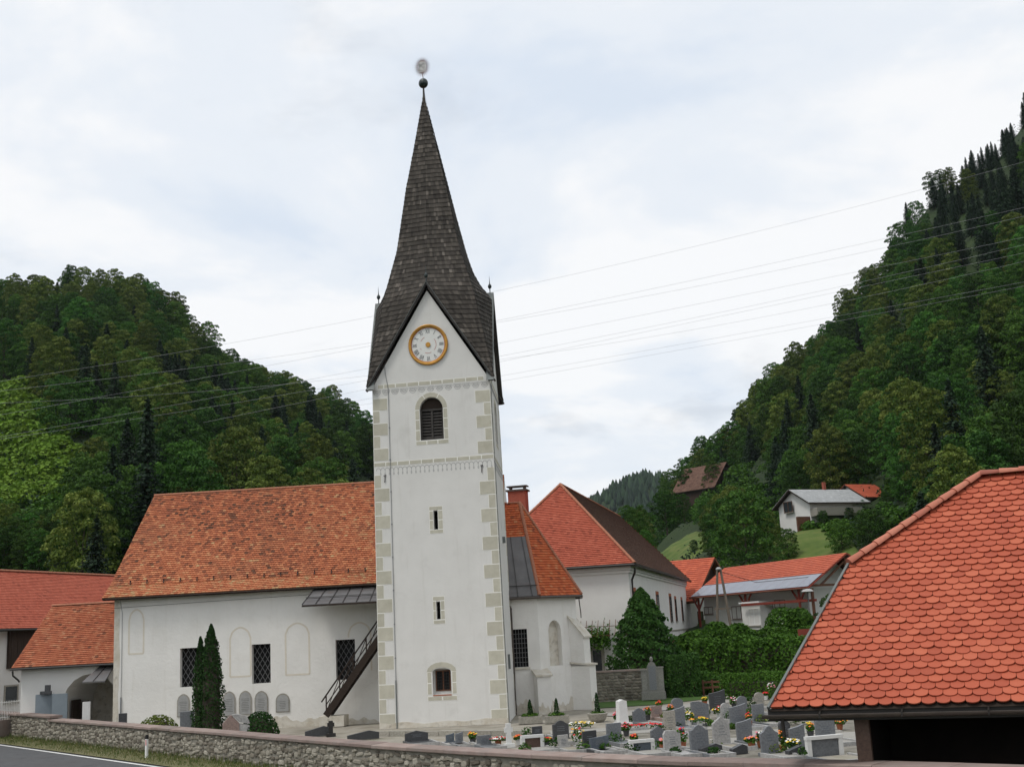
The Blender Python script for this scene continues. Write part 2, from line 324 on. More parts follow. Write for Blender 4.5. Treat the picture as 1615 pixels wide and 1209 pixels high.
for n_, c_ in dict(granite_grey=(.155, .165, .175), granite_dark=(.055, .057, .06), granite_light=(.36, .355, .345), granite_blue=(.10, .12, .14), granite_brown=(.11, .065, .05), granite_pink=(.28, .20, .175), sandstone=(.30, .28, .24), tomb_stone=(.23, .225, .205)).items():
    mat(n_, [(.35, tuple(x*.8 for x in c_)), (.65, tuple(x*1.2 for x in c_))], scale=14, rough=.45, spec=.4, rnd=.25, stain=[(1.7, .55, .75, tuple(x*.75 for x in c_), .5)])
flat('marble', (.66, .66, .64), .5, .08, 4); flat('slate_blue', (.23, .27, .30), .7, .1, 2)
flat('solar', (.20, .21, .25), .2, .12, 1.2, spec=.6); flat('terracotta', (.33, .12, .06), .85, .2, 6); flat('plaque', (.34, .34, .33), .9, .15, 5); flat('engrave', (.20, .20, .195), .9, .1); flat('pipe_lead', (.2, .21, .22), .6, .15)
for n_, c_ in dict(petal_red=(.55, .02, .025), petal_yellow=(.70, .48, .04), petal_white=(.75, .74, .70), petal_pink=(.60, .22, .27), petal_orange=(.66, .20, .03), petal_violet=(.16, .06, .22)).items(): flat(n_, c_, .7, .2, 20)
# ------------------------------------------------------------------ the land
RND = random.Random(7)
RL = V((-12.63, 44.54, 0)); RE = V((.628, -.778, 0)).normalized(); RN = V((.778, .628, 0)).normalized()   # road edge line, its direction, towards the church
WALL_YAW = math.atan2(.778, .628)
sil_l = [(-160, 470), (-60, 450), (0, 442), (60, 428), (100, 424), (160, 440), (220, 436), (260, 470), (300, 505), (350, 540), (430, 580), (500, 614), (560, 648), (590, 668), (700, 745), (800, 830), (900, 905)]
sil_r = [(925, 900), (945, 868), (1000, 812), (1050, 757), (1100, 716), (1150, 660), (1200, 598), (1270, 538), (1310, 498), (1360, 444), (1400, 384), (1440, 308), (1500, 246), (1560, 202), (1615, 138), (1700, 50), (1800, -20)]
def _tab(pts):
    T = []
    for p in pts: d = ray(*p); T.append((math.atan2(d.x, d.y), d.z/math.hypot(d.x, d.y)))
    return np.array(sorted(T))
TL, TR = _tab(sil_l), _tab(sil_r)
DR = 430.0
def _sm(t): t = max(0., min(1., t)); return t*t*(3-2*t)
def _bump(x, y): return 1.6*math.sin(x*.071+1.3)*math.cos(y*.053+.4) + .9*math.sin(x*.17+y*.13) + .5*math.sin(x*.31-y*.23+2)
def ter(x, y):
    d = math.hypot(x, y); az = math.atan2(x, y); s = (x-RL.x)*RN.x + (y-RL.y)*RN.y
    z = -.35
    if s < -7.5: z += min(2.6, (-7.5-s)*.26)
    if abs(az) > 1.5: return z + max(0, d-80)*.10
    fade = 1 - _sm((abs(az)-.8)/.7)
    zl = CAMZ + float(np.interp(az, TL[:, 0], TL[:, 1], right=-.02))*DR - 10
    zr = CAMZ + float(np.interp(az, TR[:, 0], TR[:, 1], left=-.02))*DR - 10
    if az > .06: zr = max(zr, 0)
    g = lambda d0, p: min(1., max(0., (d-d0)/(DR-d0)))**p
    hl = max(0, zl)*g(88, 1.2); wr = _sm((az-.03)/.12)
    hr = wr*3.4*_sm((d-66)/34) + max(0, zr-3.4)*g(100, 1.32)*_sm((az-.0)/.1)
    h = max(hl, hr)*fade + (1-fade)*max(0, d-88)*.12
    if d > DR: h -= (d-DR)*.12
    return z + h + (_bump(x, y)*_sm((d-95)/60) if d > 95 else 0)
def hit(px, py, d0=96., d1=440.):                                   # where a line of sight meets the slope
    d = ray(px, py); k = d0
    while k < d1:
        p = CAM + d*(k/d.y)
        if p.z < ter(p.x, p.y): return p
        k += .5
    return CAM + d*(d1/d.y)
azs = sorted({*[-math.pi + i*math.pi/40 for i in range(80)], *[-.55 + i*.012 for i in range(100)]})
rs = [0, 6, 12, 18, 24, 30, 36, 42, 50, 58, 66, 72, 78, 84, 90, 96, 102, 110] + [118+i*9 for i in range(40)] + [490, 520, 580, 700, 1000, 2500, 4500]
mb = MB(); na = len(azs)
for r in rs:
    for a in azs: x, y = r*math.sin(a), r*math.cos(a); mb.v.append((x, y, ter(x, y) if r < 700 else (-25. if r < 2000 else -30.)))
for i in range(len(rs)-1):
    for k in range(na): mb.f.append((i*na+k, (i+1)*na+k, (i+1)*na+(k+1) % na, i*na+(k+1) % na)); mb.m.append(0); mb.t.append(.5)
struct('terrain', mb, 'terrain', 'grassy valley floor rising into wooded hillsides behind the church', smooth=True)
def meadow(c, rx, ry, name, label, m='meadow', lift=.35):          # a sheet laid on the slope
    mb = MB(); n, k = 28, 7
    mb.v.append((c[0], c[1], ter(c[0], c[1])+lift))
    for j in range(1, k+1):
        for i in range(n):
            t = i*2*math.pi/n; q = j/k*(1+.16*math.sin(3*t+c[0])); x, y = c[0]+rx*q*math.cos(t), c[1]+ry*q*math.sin(t); mb.v.append((x, y, ter(x, y)+(lift if j < k else -.6)))
    for i in range(n): mb.f.append((0, 1+i, 1+(i+1) % n))
    for j in range(k-1):
        for i in range(n): a = 1+j*n; mb.f.append((a+i, a+n+i, a+n+(i+1) % n, a+(i+1) % n))
    mb.m = [0]*len(mb.f); mb.t = [.5]*len(mb.f)
    return struct(name, mb, m, label, smooth=True)
_m0, _m1 = hit(1062, 866), hit(1284, 862)
MEADOWS = [((_m0.x, _m0.y), 9, 34), ((_m1.x, _m1.y), 5, 16), ((17.5, 125), 5, 15)]; print('meadow', _m0, _m1)
for i, (c, rx, ry) in enumerate(MEADOWS): meadow(c, rx, ry, 'meadow_slope', ['mown meadow on the slope behind the parish house', 'grass bank below the grey roofed hillside house', 'small grass strip behind the red roofed houses'][i])

# far wooded hill at the end of the valley
mb = MB(); far = []
hill_px = [(860, 850), (900, 815), (930, 792), (960, 772), (990, 757), (1015, 749), (1035, 752), (1070, 770), (1120, 800)]
for p in hill_px:
    q = aty(*p, 1500); far.append((q.x, q.z - 9))
xs = np.linspace(far[0][0], far[-1][0], 45); hz_ = np.interp(xs, [f[0] for f in far], [f[1] for f in far]); nx = len(xs)
for j in range(14):
    for i in range(nx):
        t = j/13.; prof = math.sin(min(1, t*1.35)*math.pi/2) if t < .75 else 1-(t-.75)*1.2
        mb.v.append((xs[i]*(1+(t-.7)*.25), 1150+t*470, -25+(hz_[i]+25)*prof))
for j in range(13):
    for i in range(nx-1): mb.f.append((j*nx+i, j*nx+i+1, (j+1)*nx+i+1, (j+1)*nx+i)); mb.m.append(0); mb.t.append(.5)
fh = struct('far_hill', mb, 'terrain', 'distant blue green wooded hill at the end of the valley', smooth=True)
ft = MB()
for k in range(900):
    i = RND.randrange(nx-1); j = RND.uniform(3, 10.6); j0 = int(j); fi, fj = RND.random(), j-j0
    P = [V(mb.v[(j0+b)*nx+i+a]) for b in (0, 1) for a in (0, 1)]
    p = (P[0]*(1-fi)+P[1]*fi)*(1-fj)+(P[2]*(1-fi)+P[3]*fi)*fj
    h = RND.uniform(10, 19); r = h*RND.uniform(.17, .3); n = 7; tn = RND.random()
    rings = [(r*.75, 1), (r, h*.3), (r*.62, h*.62), (r*.2, h*.9)]
    vs_ = [p + V((q*math.cos(a+RND.uniform(-.25, .25)), q*math.sin(a), z+RND.uniform(-.5, .5))) for q, z in rings for a in [c*2*math.pi/n for c in range(n)]] + [p+V((0, 0, h))]
    fs_ = [(b*n+c, b*n+(c+1) % n, (b+1)*n+(c+1) % n, (b+1)*n+c) for b in range(3) for c in range(n)] + [(3*n+c, 3*n+(c+1) % n, 4*n) for c in range(n)]
    ft.add(vs_, fs_, 0, tn)
tag(part('distant_forest', ft, 'leaf_conifer'), 'far off spruce wood covering the distant hill', 'forest', kind='stuff')

# ------------------------------------------------------------------ road, verge, churchyard ground
def strip(s0, s1, t0, t1, z, n=40, zf=None):
    mb = MB()
    for i in range(n+1):
        t = t0+(t1-t0)*i/n
        for s in (s0, s1): p = RL + RE*t + RN*s; mb.v.append((p.x, p.y, z if zf is None else zf(t, s)))
    for i in range(n): mb.f.append((2*i, 2*i+2, 2*i+3, 2*i+1)); mb.m.append(0); mb.t.append(.5)
    return mb
road = struct('road', strip(-6.4, .22, -70, 40, -.12), 'asphalt', 'grey asphalt road with a white edge line in front of the churchyard wall')
mb = strip(-.10, .06, -70, 40, -.114); part('edge_line', mb, 'road_paint', road)
vg = strip(.2, 1.95, -70, 40, 0, 90, lambda t, s: -.12 + (.03 if s < 1 else .12 + .03*math.sin(t*1.7)))
verge = struct('grass_verge', vg, 'verge', 'strip of dry grass between the road and the churchyard wall')
gb = MB()
for k in range(15000):
    t = RND.uniform(-34, 34); s = .22 + 1.7*RND.random()**.6; p = RL+RE*t+RN*s; zb = -.1 + .12*(s-.2)/1.75
    h = RND.uniform(.05, .17)*(1.6 if s > 1.5 else 1); a = RND.uniform(0, 6.28); w = .012; lx, ly = RND.uniform(-.07, .07), RND.uniform(-.07, .07)
    gb.add([(p.x-w*math.cos(a), p.y-w*math.sin(a), zb), (p.x+w*math.cos(a), p.y+w*math.sin(a), zb), (p.x+lx, p.y+ly, zb+h)], [(0, 1, 2)], 0, RND.random())
tag(part('verge_grass', gb, 'blade'), 'tufts of dry roadside grass along the foot of the wall', 'grass', kind='stuff')

def yard_poly(pts, z, n=1): mb = MB(); mb.poly([(x, y, z) for x, y in pts]); return mb
wl = lambda t, s=2.1: tuple((RL+RE*t+RN*s)[:2])
struct('churchyard_ground', yard_poly([wl(-34), wl(34), (22, 30), (22, 66), (9, 75), (-2, 76), (-34, 80)][::1], -.03), 'ground_yard', 'pale gravel and beaten earth of the churchyard')
struct('cemetery_ground', yard_poly([(1.2, 33), (14.5, 26), (16, 40), (16.5, 60), (11, 62), (5.2, 56.5), (1.5, 48)], -.012), 'grave_ground', 'dark soil and gravel between the graves')
struct('lawn', yard_poly([(3.1, 64.3), (7.0, 64.8), (11.0, 68.3), (10.8, 69.8), (4.0, 69.9), (2.6, 68)], .0), 'lawn', 'small green lawn behind the choir by the stone wall')
pm = MB(); P = [(2.9, 59.5), (5.2, 61.5), (11.2, 66.6), (18.0, 71.0), (18.6, 69.7), (12.6, 65.2), (6.5, 60.0), (4.5, 57.6)]; pm.poly([(x, y, .004+(.0 if y < 69 else .0)) for x, y in P]); struct('yard_path', pm, 'gravel_white', 'pale path curving past the graves towards the hedge')
# raised stone edge in front of the tower
kb = MB(); T0 = V((-7.6, 56.4, 0))

# ------------------------------------------------------------------ churchyard wall along the road
wall = thing('churchyard_wall', 'low rubble stone wall with reddish coping along the road', 'wall', (-11.3, 45.6, 0), WALL_YAW)
WTOP = lambda x: float(np.interp(x, [-34, -2, 11, 18.5, 23, 26.5, 29, 34], [1.08, 1.06, 1.03, 1.10, 1.19, 1.30, 1.38, 1.5])) - .0
STEP = -21.0
wt = lambda x: WTOP(x) + (.16 if x < STEP else 0) - .13
body = MB(); n = 68
xs_ = [-40 + i for i in range(20)] + [STEP-.001, STEP+.001] + [-20+i for i in range(54)]; xs_ = sorted(xs_)
for x in xs_:
    for y, z in ((.07, -.3), (.07, wt(x)), (.52, wt(x)), (.52, -.3)): body.v.append((x, y, z))
for i in range(len(xs_)-1):
    for k in range(4): body.f.append((i*4+k, i*4+(k+1) % 4, (i+1)*4+(k+1) % 4, (i+1)*4+k)); body.m.append(0); body.t.append(.5)
part('mortar_core', body, 'mortar', wall)
cop_mesh = {}
x = -40.0
while x < 34:
    L = 1.95 if x < 20 else 1.6
    if x < STEP < x+L: L = STEP-x
    if L < .3: x += L; continue
    z0, z1 = wt(x+.01), wt(x+L-.01); cb = MB(); y0, y1, g, h = -.03, .60, .006, .11
    cx = [x+g, x+g+.02, x+L-g-.02, x+L-g]
    ring = lambda xx, zz, ins: [(xx, y0+ins, zz), (xx, y0, zz+.015), (xx, y0, zz+h-.02), (xx, y0+.025, zz+h), (xx, y1-.02, zz+h+.02), (xx, y1, zz+h-.01), (xx, y1, zz)]
    dz = RND.uniform(-.006, .006); A = ring(x+g, z0+dz, .01); B = ring(x+L-g, z1+dz, .01)
    cb.add(A+B, [tuple(range(7))[::-1], tuple(range(7, 14))] + [(i, i+7, (i+1) % 7+7, (i+1) % 7) for i in range(7)])
    part('coping_slab', cb, 'coping', wall); x += L
cb = MB(); cb.box(STEP-.2, STEP+.35, -.04, .61, wt(STEP-.1)+.0, wt(STEP-.1)+.115); part('coping_slab', cb, 'coping', wall)
# rubble stones: those that show largest are single pieces, the rest one mass
def stone_geo(w, h, d, r):
    k = 9; ph = r.uniform(0, 1); out_, mid_, top_ = [], [], []
    for i in range(k):
        a = (i+ph*.6+r.uniform(-.25, .25))*2*math.pi/k; ca, sa = math.cos(a), math.sin(a)
        q = 1/max(abs(ca), abs(sa)); q = 1+(q-1)*r.uniform(.45, .8); q *= r.uniform(.86, 1.04)
        px_, pz_ = ca*q*w/2, sa*q*h/2
        px_ = max(-w*.5, min(w*.5, px_)); pz_ = max(-h*.5, min(h*.5, pz_))
        out_.append((px_, .03, pz_)); mid_.append((px_*.93, -d*r.uniform(.45, .7), pz_*.92)); top_.append((px_*.58, -d*r.uniform(.8, 1.1), pz_*.58))
    vs_ = out_+mid_+top_
    fs_ = [(b*k+i, b*k+(i+1) % k, (b+1)*k+(i+1) % k, (b+1)*k+i) for b in (0, 1) for i in range(k)] + [tuple(2*k+i for i in range(k))]
    return vs_, fs_
stones = []; r_ = random.Random(3)
z = -.22
while z < 1.45:
    h = r_.uniform(.09, .19); x = -36+r_.random()*.3
    while x < 33:
        w = r_.choice((.16, .22, .28, .34, .44))*r_.uniform(.85, 1.15); zz = z + .06*math.sin(x*1.3)+.05*math.sin(x*3.1+z*7) + r_.uniform(-.045, .045); hh = h*r_.uniform(.6, 1.35)
        lim = wt(x+w/2) - (.02 if x < 8 else .05)
        if zz+hh*.5 < lim - (.10*r_.random() if x > 6 else 0): stones.append((x+w/2, zz+h/2, w-.012, min(hh, 2*(lim-zz-h/2)+hh*.1)-.01))
        x += w
    z += h*.92
own = Matrix.Translation(wall.location) @ Matrix.Rotation(-WALL_YAW, 4, 'Z')
rank = []
for i, (x, z, w, h) in enumerate(stones):
    a, b, k = proj(own @ V((x, .05, z)))
    if 0 < a < 1340 and b < 1206: rank.append((w*h/(k*k), i))
rank.sort(reverse=True); single = {i for _, i in rank[:300]}
geos = [stone_geo(1, 1, 1, r_) for _ in range(14)]; gm = []
for vs_, fs_ in geos:
    g = MB(); g.add(vs_, fs_); gm.append(g.mesh('stone', 'stone_piece'))
rest = MB()
for i, (x, z, w, h) in enumerate(stones):
    d = r_.uniform(.03, .065); g = r_.randrange(14)
    if i in single:
        o = link('stone', gm[g], wall); o.location = (x, .07, z); o.scale = (w, d, h); o.rotation_euler = (r_.uniform(-.15, .15), r_.uniform(-.22, .22), 0)
    else: rest.add([(x+a*w, .07+b*d, z+c*h) for a, b, c in geos[g][0]], geos[g][1], 0, r_.random())
part('rubble_stones', rest, 'stone_rest', wall, kind='stuff')

# roadside marker post
q = atz(231, 1196, -.1); mk = thing('roadside_marker_post', 'white roadside marker post with black cap and red reflector before the stone wall', 'marker post', q, .75)
b_ = MB(); b_.prism([(-.06, -.04), (.06, -.04), (.05, .05), (-.05, .05)], (0, 0, 0), X, Y, Z*.78); part('post', b_, 'white_paint', mk)
b_ = MB(); b_.prism([(-.062, -.042), (.062, -.042), (.052, .052), (-.052, .052)], (0, 0, .781), X, Y, Z*.11); b_.prism([(-.06, .891), (.06, .891), (.05, .95), (-.03, .93)], (0, -.04, 0), X, Z, Y*.09); part('cap', b_, 'black_plastic', mk)
b_ = MB(); b_.box(-.005, .04, -.048, -.041, .53, .75); part('reflector', b_, 'red_paint', mk)
# ------------------------------------------------------------------ bell tower
TW, TB, TSK = 6.2, .006, math.radians(5.47)
tower = thing('bell_tower', 'tall white church bell tower with painted corner stones and steep shingled spire', 'tower', (-7.15, 58.0, 0), math.radians(8.5))
def twarp(x, y, z):
    k = TB*min(max(z, 0), 17.); x1 = k + x*(1-2*k/TW); y1 = k + y*(1-2*k/TW)
    return (x1 - math.sin(TSK)*y1, math.cos(TSK)*y1, z)
def wx(x, z): k = TB*min(max(z, 0), 17.); return (x-k)/(1-2*k/TW)
tp = lambda n, mb, m, parent=tower, **k: part(n, mb, m, parent, warp=twarp, **k)
FACES = [((0, 0, 0), X, Y), ((TW, 0, 0), Y, -X), ((TW, TW, 0), -X, -Y), ((0, TW, 0), -Y, X)]
BELL = (2.48, 3.70, 13.66, 15.82, 'round', 15.2, .45)
tb = MB()
for i, (O, ax, nin) in enumerate(FACES):
    holes = [BELL]
    if i == 0: holes += [(3.00, 3.22, 9.22, 10.16, None, 0, .6), (2.97, 3.17, 4.94, 5.77, None, 0, .6), (2.66, 3.56, 1.45, 2.66, 'round', 2.5, .38)]
    if i == 1: holes += [(2.9, 3.15, 9.2, 10.1, None, 0, .6)]
    wall_holes(tb, O, ax, nin, 0, TW, -.6, 16.5, holes)
    o = V(O); tb.poly([o+ax*0+Z*16.5, o+ax*TW+Z*16.5, o+ax*(TW/2)+Z*21.35])
tp('wall', tb, 'plaster')
# plinth foot, stained
fb = MB(); fb.prism([(0, 0), (TW, 0), (TW, .26), (5.1, .30), (4.2, .20), (3.3, .27), (2.2, .17), (1.2, .30), (.5, .22), (0, .3)], (0, -.016, -.02), X, Z, Y*.02); tp('stained_foot', fb, 'plaster_base')
# painted corner stones: each one a piece, thin but proud of the render
def block(x0, x1, z0, z1, O, ax, nin, name='quoin', m='quoin_paint', pr=.012, g=.025):
    b = MB(); O = V(O)
    b.prism([(x0, z0), (x1, z0), (x1, z1), (x0, z1)], O-nin*.006, ax, Z, nin*.02, 1); b.prism([(x0+g, z0+g), (x1-g, z0+g), (x1-g, z1-g), (x0+g, z1-g)], O-nin*pr, ax, Z, nin*.02, 0)
    return tp(name, b, [m, 'joint_paint'])
for fi in (0, 1):
    O, ax, nin = FACES[fi]
    for side in (0, 1):
        per = 12.1/18
        for i in range(18):
            w = .80 if i % 2 == 0 else .38
            if fi == 1: w *= .8
            block(*((0, w) if side == 0 else (TW-w, TW)), i*per, (i+1)*per, O, ax, nin)
        per = (15.96-12.78)/5
        for i in range(5):
            w = .80 if i % 2 == 0 else .38
            if fi == 1: w *= .8
            block(*((0, w) if side == 0 else (TW-w, TW)), 12.78+i*per, 12.78+(i+1)*per, O, ax, nin)
    for z, h in ((12.50, .22), (16.44, .22)):
        n = 10
        for i in range(n):
            if z > 16 and (i == 0 or i == n-1): a, b_ = (.28, TW/n) if i == 0 else (TW-TW/n, TW-.28)
            else: a, b_ = i*TW/n, (i+1)*TW/n
            block(a, b_, z, z+h, O, ax, nin, name='band_stone')
def ribbon(mb, pts, w, O, ax, dv, mi=0):
    for (x0, z0), (x1, z1) in zip(pts, pts[1:]):
        L = math.hypot(x1-x0, z1-z0) or 1e-6; px_, pz_ = -(z1-z0)/L*w/2, (x1-x0)/L*w/2
        mb.prism([(x0+px_, z0+pz_), (x0-px_, z0-pz_), (x1-px_, z1-pz_), (x1+px_, z1+pz_)], O, ax, Z, dv, mi)
for fi in (0, 1):
    O, ax, nin = FACES[fi]; f1 = MB(); f2 = MB(); OO = V(O)-nin*.006
    for i in range(13):
        c = .26+i*(TW-.52)/12
        for rr in (.20, .13): ribbon(f1, arc(c, 16.36, rr, rr*1.3, math.pi, 2*math.pi, 6), .022, OO, ax, nin*.01)
        for t in (-.16, -.08, 0, .08, .16): ribbon(f1, [(c+t*.35, 16.34), (c+t, 16.17-abs(t)*-.3)], .016, OO, ax, nin*.01)
        ribbon(f1, [(c-.21, 16.37), (c+.21, 16.37)], .018, OO, ax, nin*.01)
    for i in range(26):
        c = .12+(TW-.24)/26*(i+.5); w = (TW-.24)/52
        ribbon(f2, arc(c, 12.30, w*.98, .13, 0, math.pi, 6), .022, OO, ax, nin*.01)
        x = c+w; ribbon(f2, [(x, 12.31), (x, 12.16)], .018, OO, ax, nin*.01); ribbon(f2, [(x-.03, 12.13), (x, 12.18), (x+.03, 12.13), (x, 12.06), (x-.03, 12.13)], .02, OO, ax, nin*.01)
    tp('painted_frieze', f1, 'frieze_paint', label='painted row of small shell ornaments'); tp('painted_frieze', f2, 'frieze_paint', label='painted row of hanging arches')
# bell openings with louvred shutters and stone surrounds
def bell_window(fi):
    O, ax, nin = FACES[fi]; OO = V(O); a, b, c, d, _, s, _ = BELL; cx = (a+b)/2
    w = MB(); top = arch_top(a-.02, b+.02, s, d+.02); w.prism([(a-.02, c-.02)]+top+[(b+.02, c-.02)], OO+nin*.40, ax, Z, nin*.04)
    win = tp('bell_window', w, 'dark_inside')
    fr = MB()
    for x in (a+.04, b-.04, cx): fr.prism([(x-.05, c), (x+.05, c), (x+.05, s+.02), (x-.05, s+.02)], OO+nin*.20, ax, Z, nin*.1)
    for z in (c+.06, s): fr.prism([(a, z-.05), (b, z-.05), (b, z+.05), (a, z+.05)], OO+nin*.195, ax, Z, nin*.1)
    tp('shutter_frame', fr, 'louvre', win)
    for x0, x1 in ((a+.09, cx-.05), (cx+.05, b-.09)):
        for k in range(9):
            z = c+.14+k*(s-c-.2)/9; sb = MB(); p = OO+nin*.27; sb.obox(p+ax*((x0+x1)/2)+Z*(z+.05), ax*((x1-x0)/2), nin*.045+Z*.06, (nin*.06-Z*.045)*.12); tp('slat', sb, 'louvre', win)
    fan = MB(); fan.prism([(a+.05, s+.05)]+arch_top(a+.05, b-.05, s+.05, d-.05)[1:-1]+[(b-.05, s+.05)], OO+nin*.27, ax, Z, nin*.04); tp('tympanum', fan, 'wood_dark', win)
    g = .015; e = .25
    sides = [(c-.02, c+.52), (c+.52, c+1.04), (c+1.04, s)]
    for z0, z1 in sides:
        for x0, x1 in ((a-e, a), (b, b+e)): block(x0, x1, z0, z1, O, ax, nin, 'surround_stone')
    inn = arch_top(a, b, s, d, n=12); ot = arch_top(a-e, b+e, s, d+e*.95, n=12)
    for k in range(0, 12, 4):
        for (pr, mi, q) in ((.006, 1, 0), (.012, 0, 1)):
            pass
        bb = MB(); i_, o_ = inn[k:k+5], ot[k:k+5]
        bb.prism(i_+o_[::-1], OO-nin*.006, ax, Z, nin*.02, 1)
        mid = [((p[0]+r[0])/2, (p[1]+r[1])/2) for p, r in zip(i_, o_)]; mc = (sum(p[0] for p in mid)/5, sum(p[1] for p in mid)/5)
        bb.prism([(mc[0]+(p[0]-mc[0])*.94, mc[1]+(p[1]-mc[1])*.94) for p in i_+o_[::-1]], OO-nin*.012, ax, Z, nin*.02, 0); tp('surround_stone', bb, ['quoin_paint', 'joint_paint'])
    for k in range(3): L = (b-a+2*e)/3; block(a-e+k*L, a-e+(k+1)*L, c-.24, c-.02, O, ax, nin, 'surround_stone')
for fi in (0, 1): bell_window(fi)
# slit windows and the low window
O, ax, nin = FACES[0]
for (a, b, c, d, x0, x1, z0, z1) in ((3.00, 3.22, 9.22, 10.16, 2.78, 3.48, 9.03, 10.37), (2.97, 3.17, 4.94, 5.77, 2.80, 3.40, 4.71, 6.03)):
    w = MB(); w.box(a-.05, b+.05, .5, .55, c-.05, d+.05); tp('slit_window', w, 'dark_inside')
    zm = (c+d)/2
    for q in ((x0, a, z0+.2, zm), (x0, a, zm, z1-.22), (b, x1, z0+.2, zm), (b, x1, zm, z1-.22), (x0, x1, z0, z0+.2), (x0, x1, z1-.22, z1)): block(*q, O, ax, nin, 'surround_stone')
w = MB(); w.box(2.5, 3.7, .37, .40, 1.4, 2.75); lw = tp('window_recess', w, 'plaster')
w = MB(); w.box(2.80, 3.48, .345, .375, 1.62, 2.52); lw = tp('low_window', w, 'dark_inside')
w = MB()
for x in (2.80, 3.14, 3.48): w.box(x-.03, x+.03, .30, .35, 1.6, 2.54)
for z in (1.62, 2.52): w.box(2.77, 3.51, .305, .35, z-.03, z+.03)
tp('window_frame', w, 'wood_brown', lw)
w = MB()
for x in (2.89, 2.98, 3.06, 3.22, 3.31, 3.40): w.box(x-.009, x+.009, .28, .297, 1.62, 2.52)
for z in (1.78, 1.93, 2.08, 2.23, 2.38): w.box(2.8, 3.48, .27, .28, z-.009, z+.009)
tp('window_grille', w, 'iron', lw)
for q in ((2.39, 2.62, 1.45, 1.98), (2.39, 2.62, 1.98, 2.5), (3.60, 3.83, 1.45, 1.98), (3.60, 3.83, 1.98, 2.5), (2.39, 3.10, 1.16, 1.38), (3.12, 3.83, 1.16, 1.38)): block(*q, O, ax, nin, 'surround_stone')
inn = arch_top(2.62, 3.60, 2.5, 2.70, n=8); ot = arch_top(2.39, 3.83, 2.5, 2.94, n=8)
for k in (0, 4):
    bb = MB(); bb.prism(inn[k:k+5]+ot[k:k+5][::-1], V((0, -.012, 0)), X, Z, Y*.02); tp('surround_stone', bb, 'quoin_paint')
w = MB(); w.box(2.66, 3.56, -.02, .1, 1.385, 1.445); tp('window_sill', w, 'ridge_tile')
# wall anchors, lightning conductor
for x, z in ((.55, 11.7), (5.55, 11.85)):
    w = MB(); w.bar((x, -.03, z), (x+.03, -.03, z+.36), .03, .03, Y); w.bar((x-.05, -.03, z+.34), (x+.09, -.03, z+.36), .03, .03, Y); tp('wall_anchor', w, 'iron')
w = MB(); w.tube([(.86, -.03, 2.2), (.86, -.03, 9), (.86, -.03, 16.4), (.72, -.03, 17.2), (.7, -.05, 17.6)], .014, 5); tp('lightning_wire', w, 'pipe_lead')
w = MB(); w.tube([(.86, -.04, -.1), (.86, -.04, 2.2)], .03, 6); tp('conductor_pipe', w, 'metal_green')
for k in range(8):
    w = MB(); w.box(.83, .89, -.045, 0, 3.2+k*1.6, 3.25+k*1.6); tp('wire_clip', w, 'pipe_lead')
w = MB(); w.tube([(TW+.04, 1.4, 16.8), (TW+.04, .25, 15.6), (TW+.04, .2, 8), (TW+.04, .3, 0)], .016, 5); tp('lightning_wire', w, 'pipe_lead')
w = MB(); w.box(TW, TW+.14, 3.0, 3.4, 8.6, 8.9); w.box(TW, TW+.1, 2.2, 2.5, 2.4, 3.1); tp('wall_box', w, 'metal_green')
# clock
cx, cz = wx(3.06, 18.5), 18.5
ck = MB(); n = 40; vs_ = []; fs_ = []
prof = [(.90, 0), (.90, .06), (.93, .09), (.97, .07), (1.0, .11), (1.045, .09), (1.06, .0)]
for i in range(n):
    t = i*2*math.pi/n
    for r, h in prof: vs_.append((cx+r*math.cos(t), -h, cz+r*math.sin(t)))
k = len(prof)
for i in range(n):
    for j in range(k-1): fs_.append((i*k+j, ((i+1) % n)*k+j, ((i+1) % n)*k+j+1, i*k+j+1))
ck.add(vs_, fs_); clock = tp('clock', ck, 'gold', smooth=True, label='gilt clock ring without hands')
def disc(r, y, th=.01, nn=40): b = MB(); b.prism(arc(cx, cz, r, r, 0, 2*math.pi*(1-1/nn), nn-1), (0, y, 0), X, Z, Y*th); return b
tp('clock_face', disc(.91, -.02, .03), 'clock_white', clock); tp('clock_boss', disc(.13, -.06, .04, 20), 'gold', clock)
ROM = ['XII', 'I', 'II', 'III', 'IV', 'V', 'VI', 'VII', 'VIII', 'IX', 'X', 'XI']; ROM[4] = 'IIII'
for i, s in enumerate(ROM):
    a = math.pi/2 - i*math.pi/6; ur = V((math.cos(a), 0, math.sin(a))); ut = V((math.sin(a), 0, -math.cos(a))); ws = {'I': .055, 'V': .12, 'X': .12}
    tot = sum(ws[c] for c in s); x = -tot/2; nb = MB(); c0 = V((cx, -.026, cz)) + ur*.715
    def st(x0, z0, x1, z1, w): nb.bar(c0+ut*x0+ur*z0, c0+ut*x1+ur*z1, w, .01, Y)
    h = .115
    for c in s:
        w = ws[c]; m_ = x+w/2
        if c == 'I': st(m_, -h, m_, h, .017)
        elif c == 'V': st(x+.01, h, m_, -h, .018); st(x+w-.01, h, m_, -h, .012)
        else: st(x+.01, h, x+w-.01, -h, .018); st(x+w-.01, h, x+.01, -h, .012)
        x += w
    tp('numeral', nb, 'clock_black', clock)
rb = MB()
for a0, a1 in ((-.75, .7), (2.0, 2.65), (3.5, 3.7), (4.3, 5.1)): ribbon(rb, arc(cx, cz, .43, .43, a0, a1, 8), .018, (0, -.026, 0), X, Y*.006)
tp('minute_ring', rb, 'clock_red', clock)
rb = MB(); ribbon(rb, arc(cx, cz, .885, .885, 0, 2*math.pi, 40), .025, (0, -.027, 0), X, Y*.006); tp('inner_rim', rb, 'clock_red', clock)
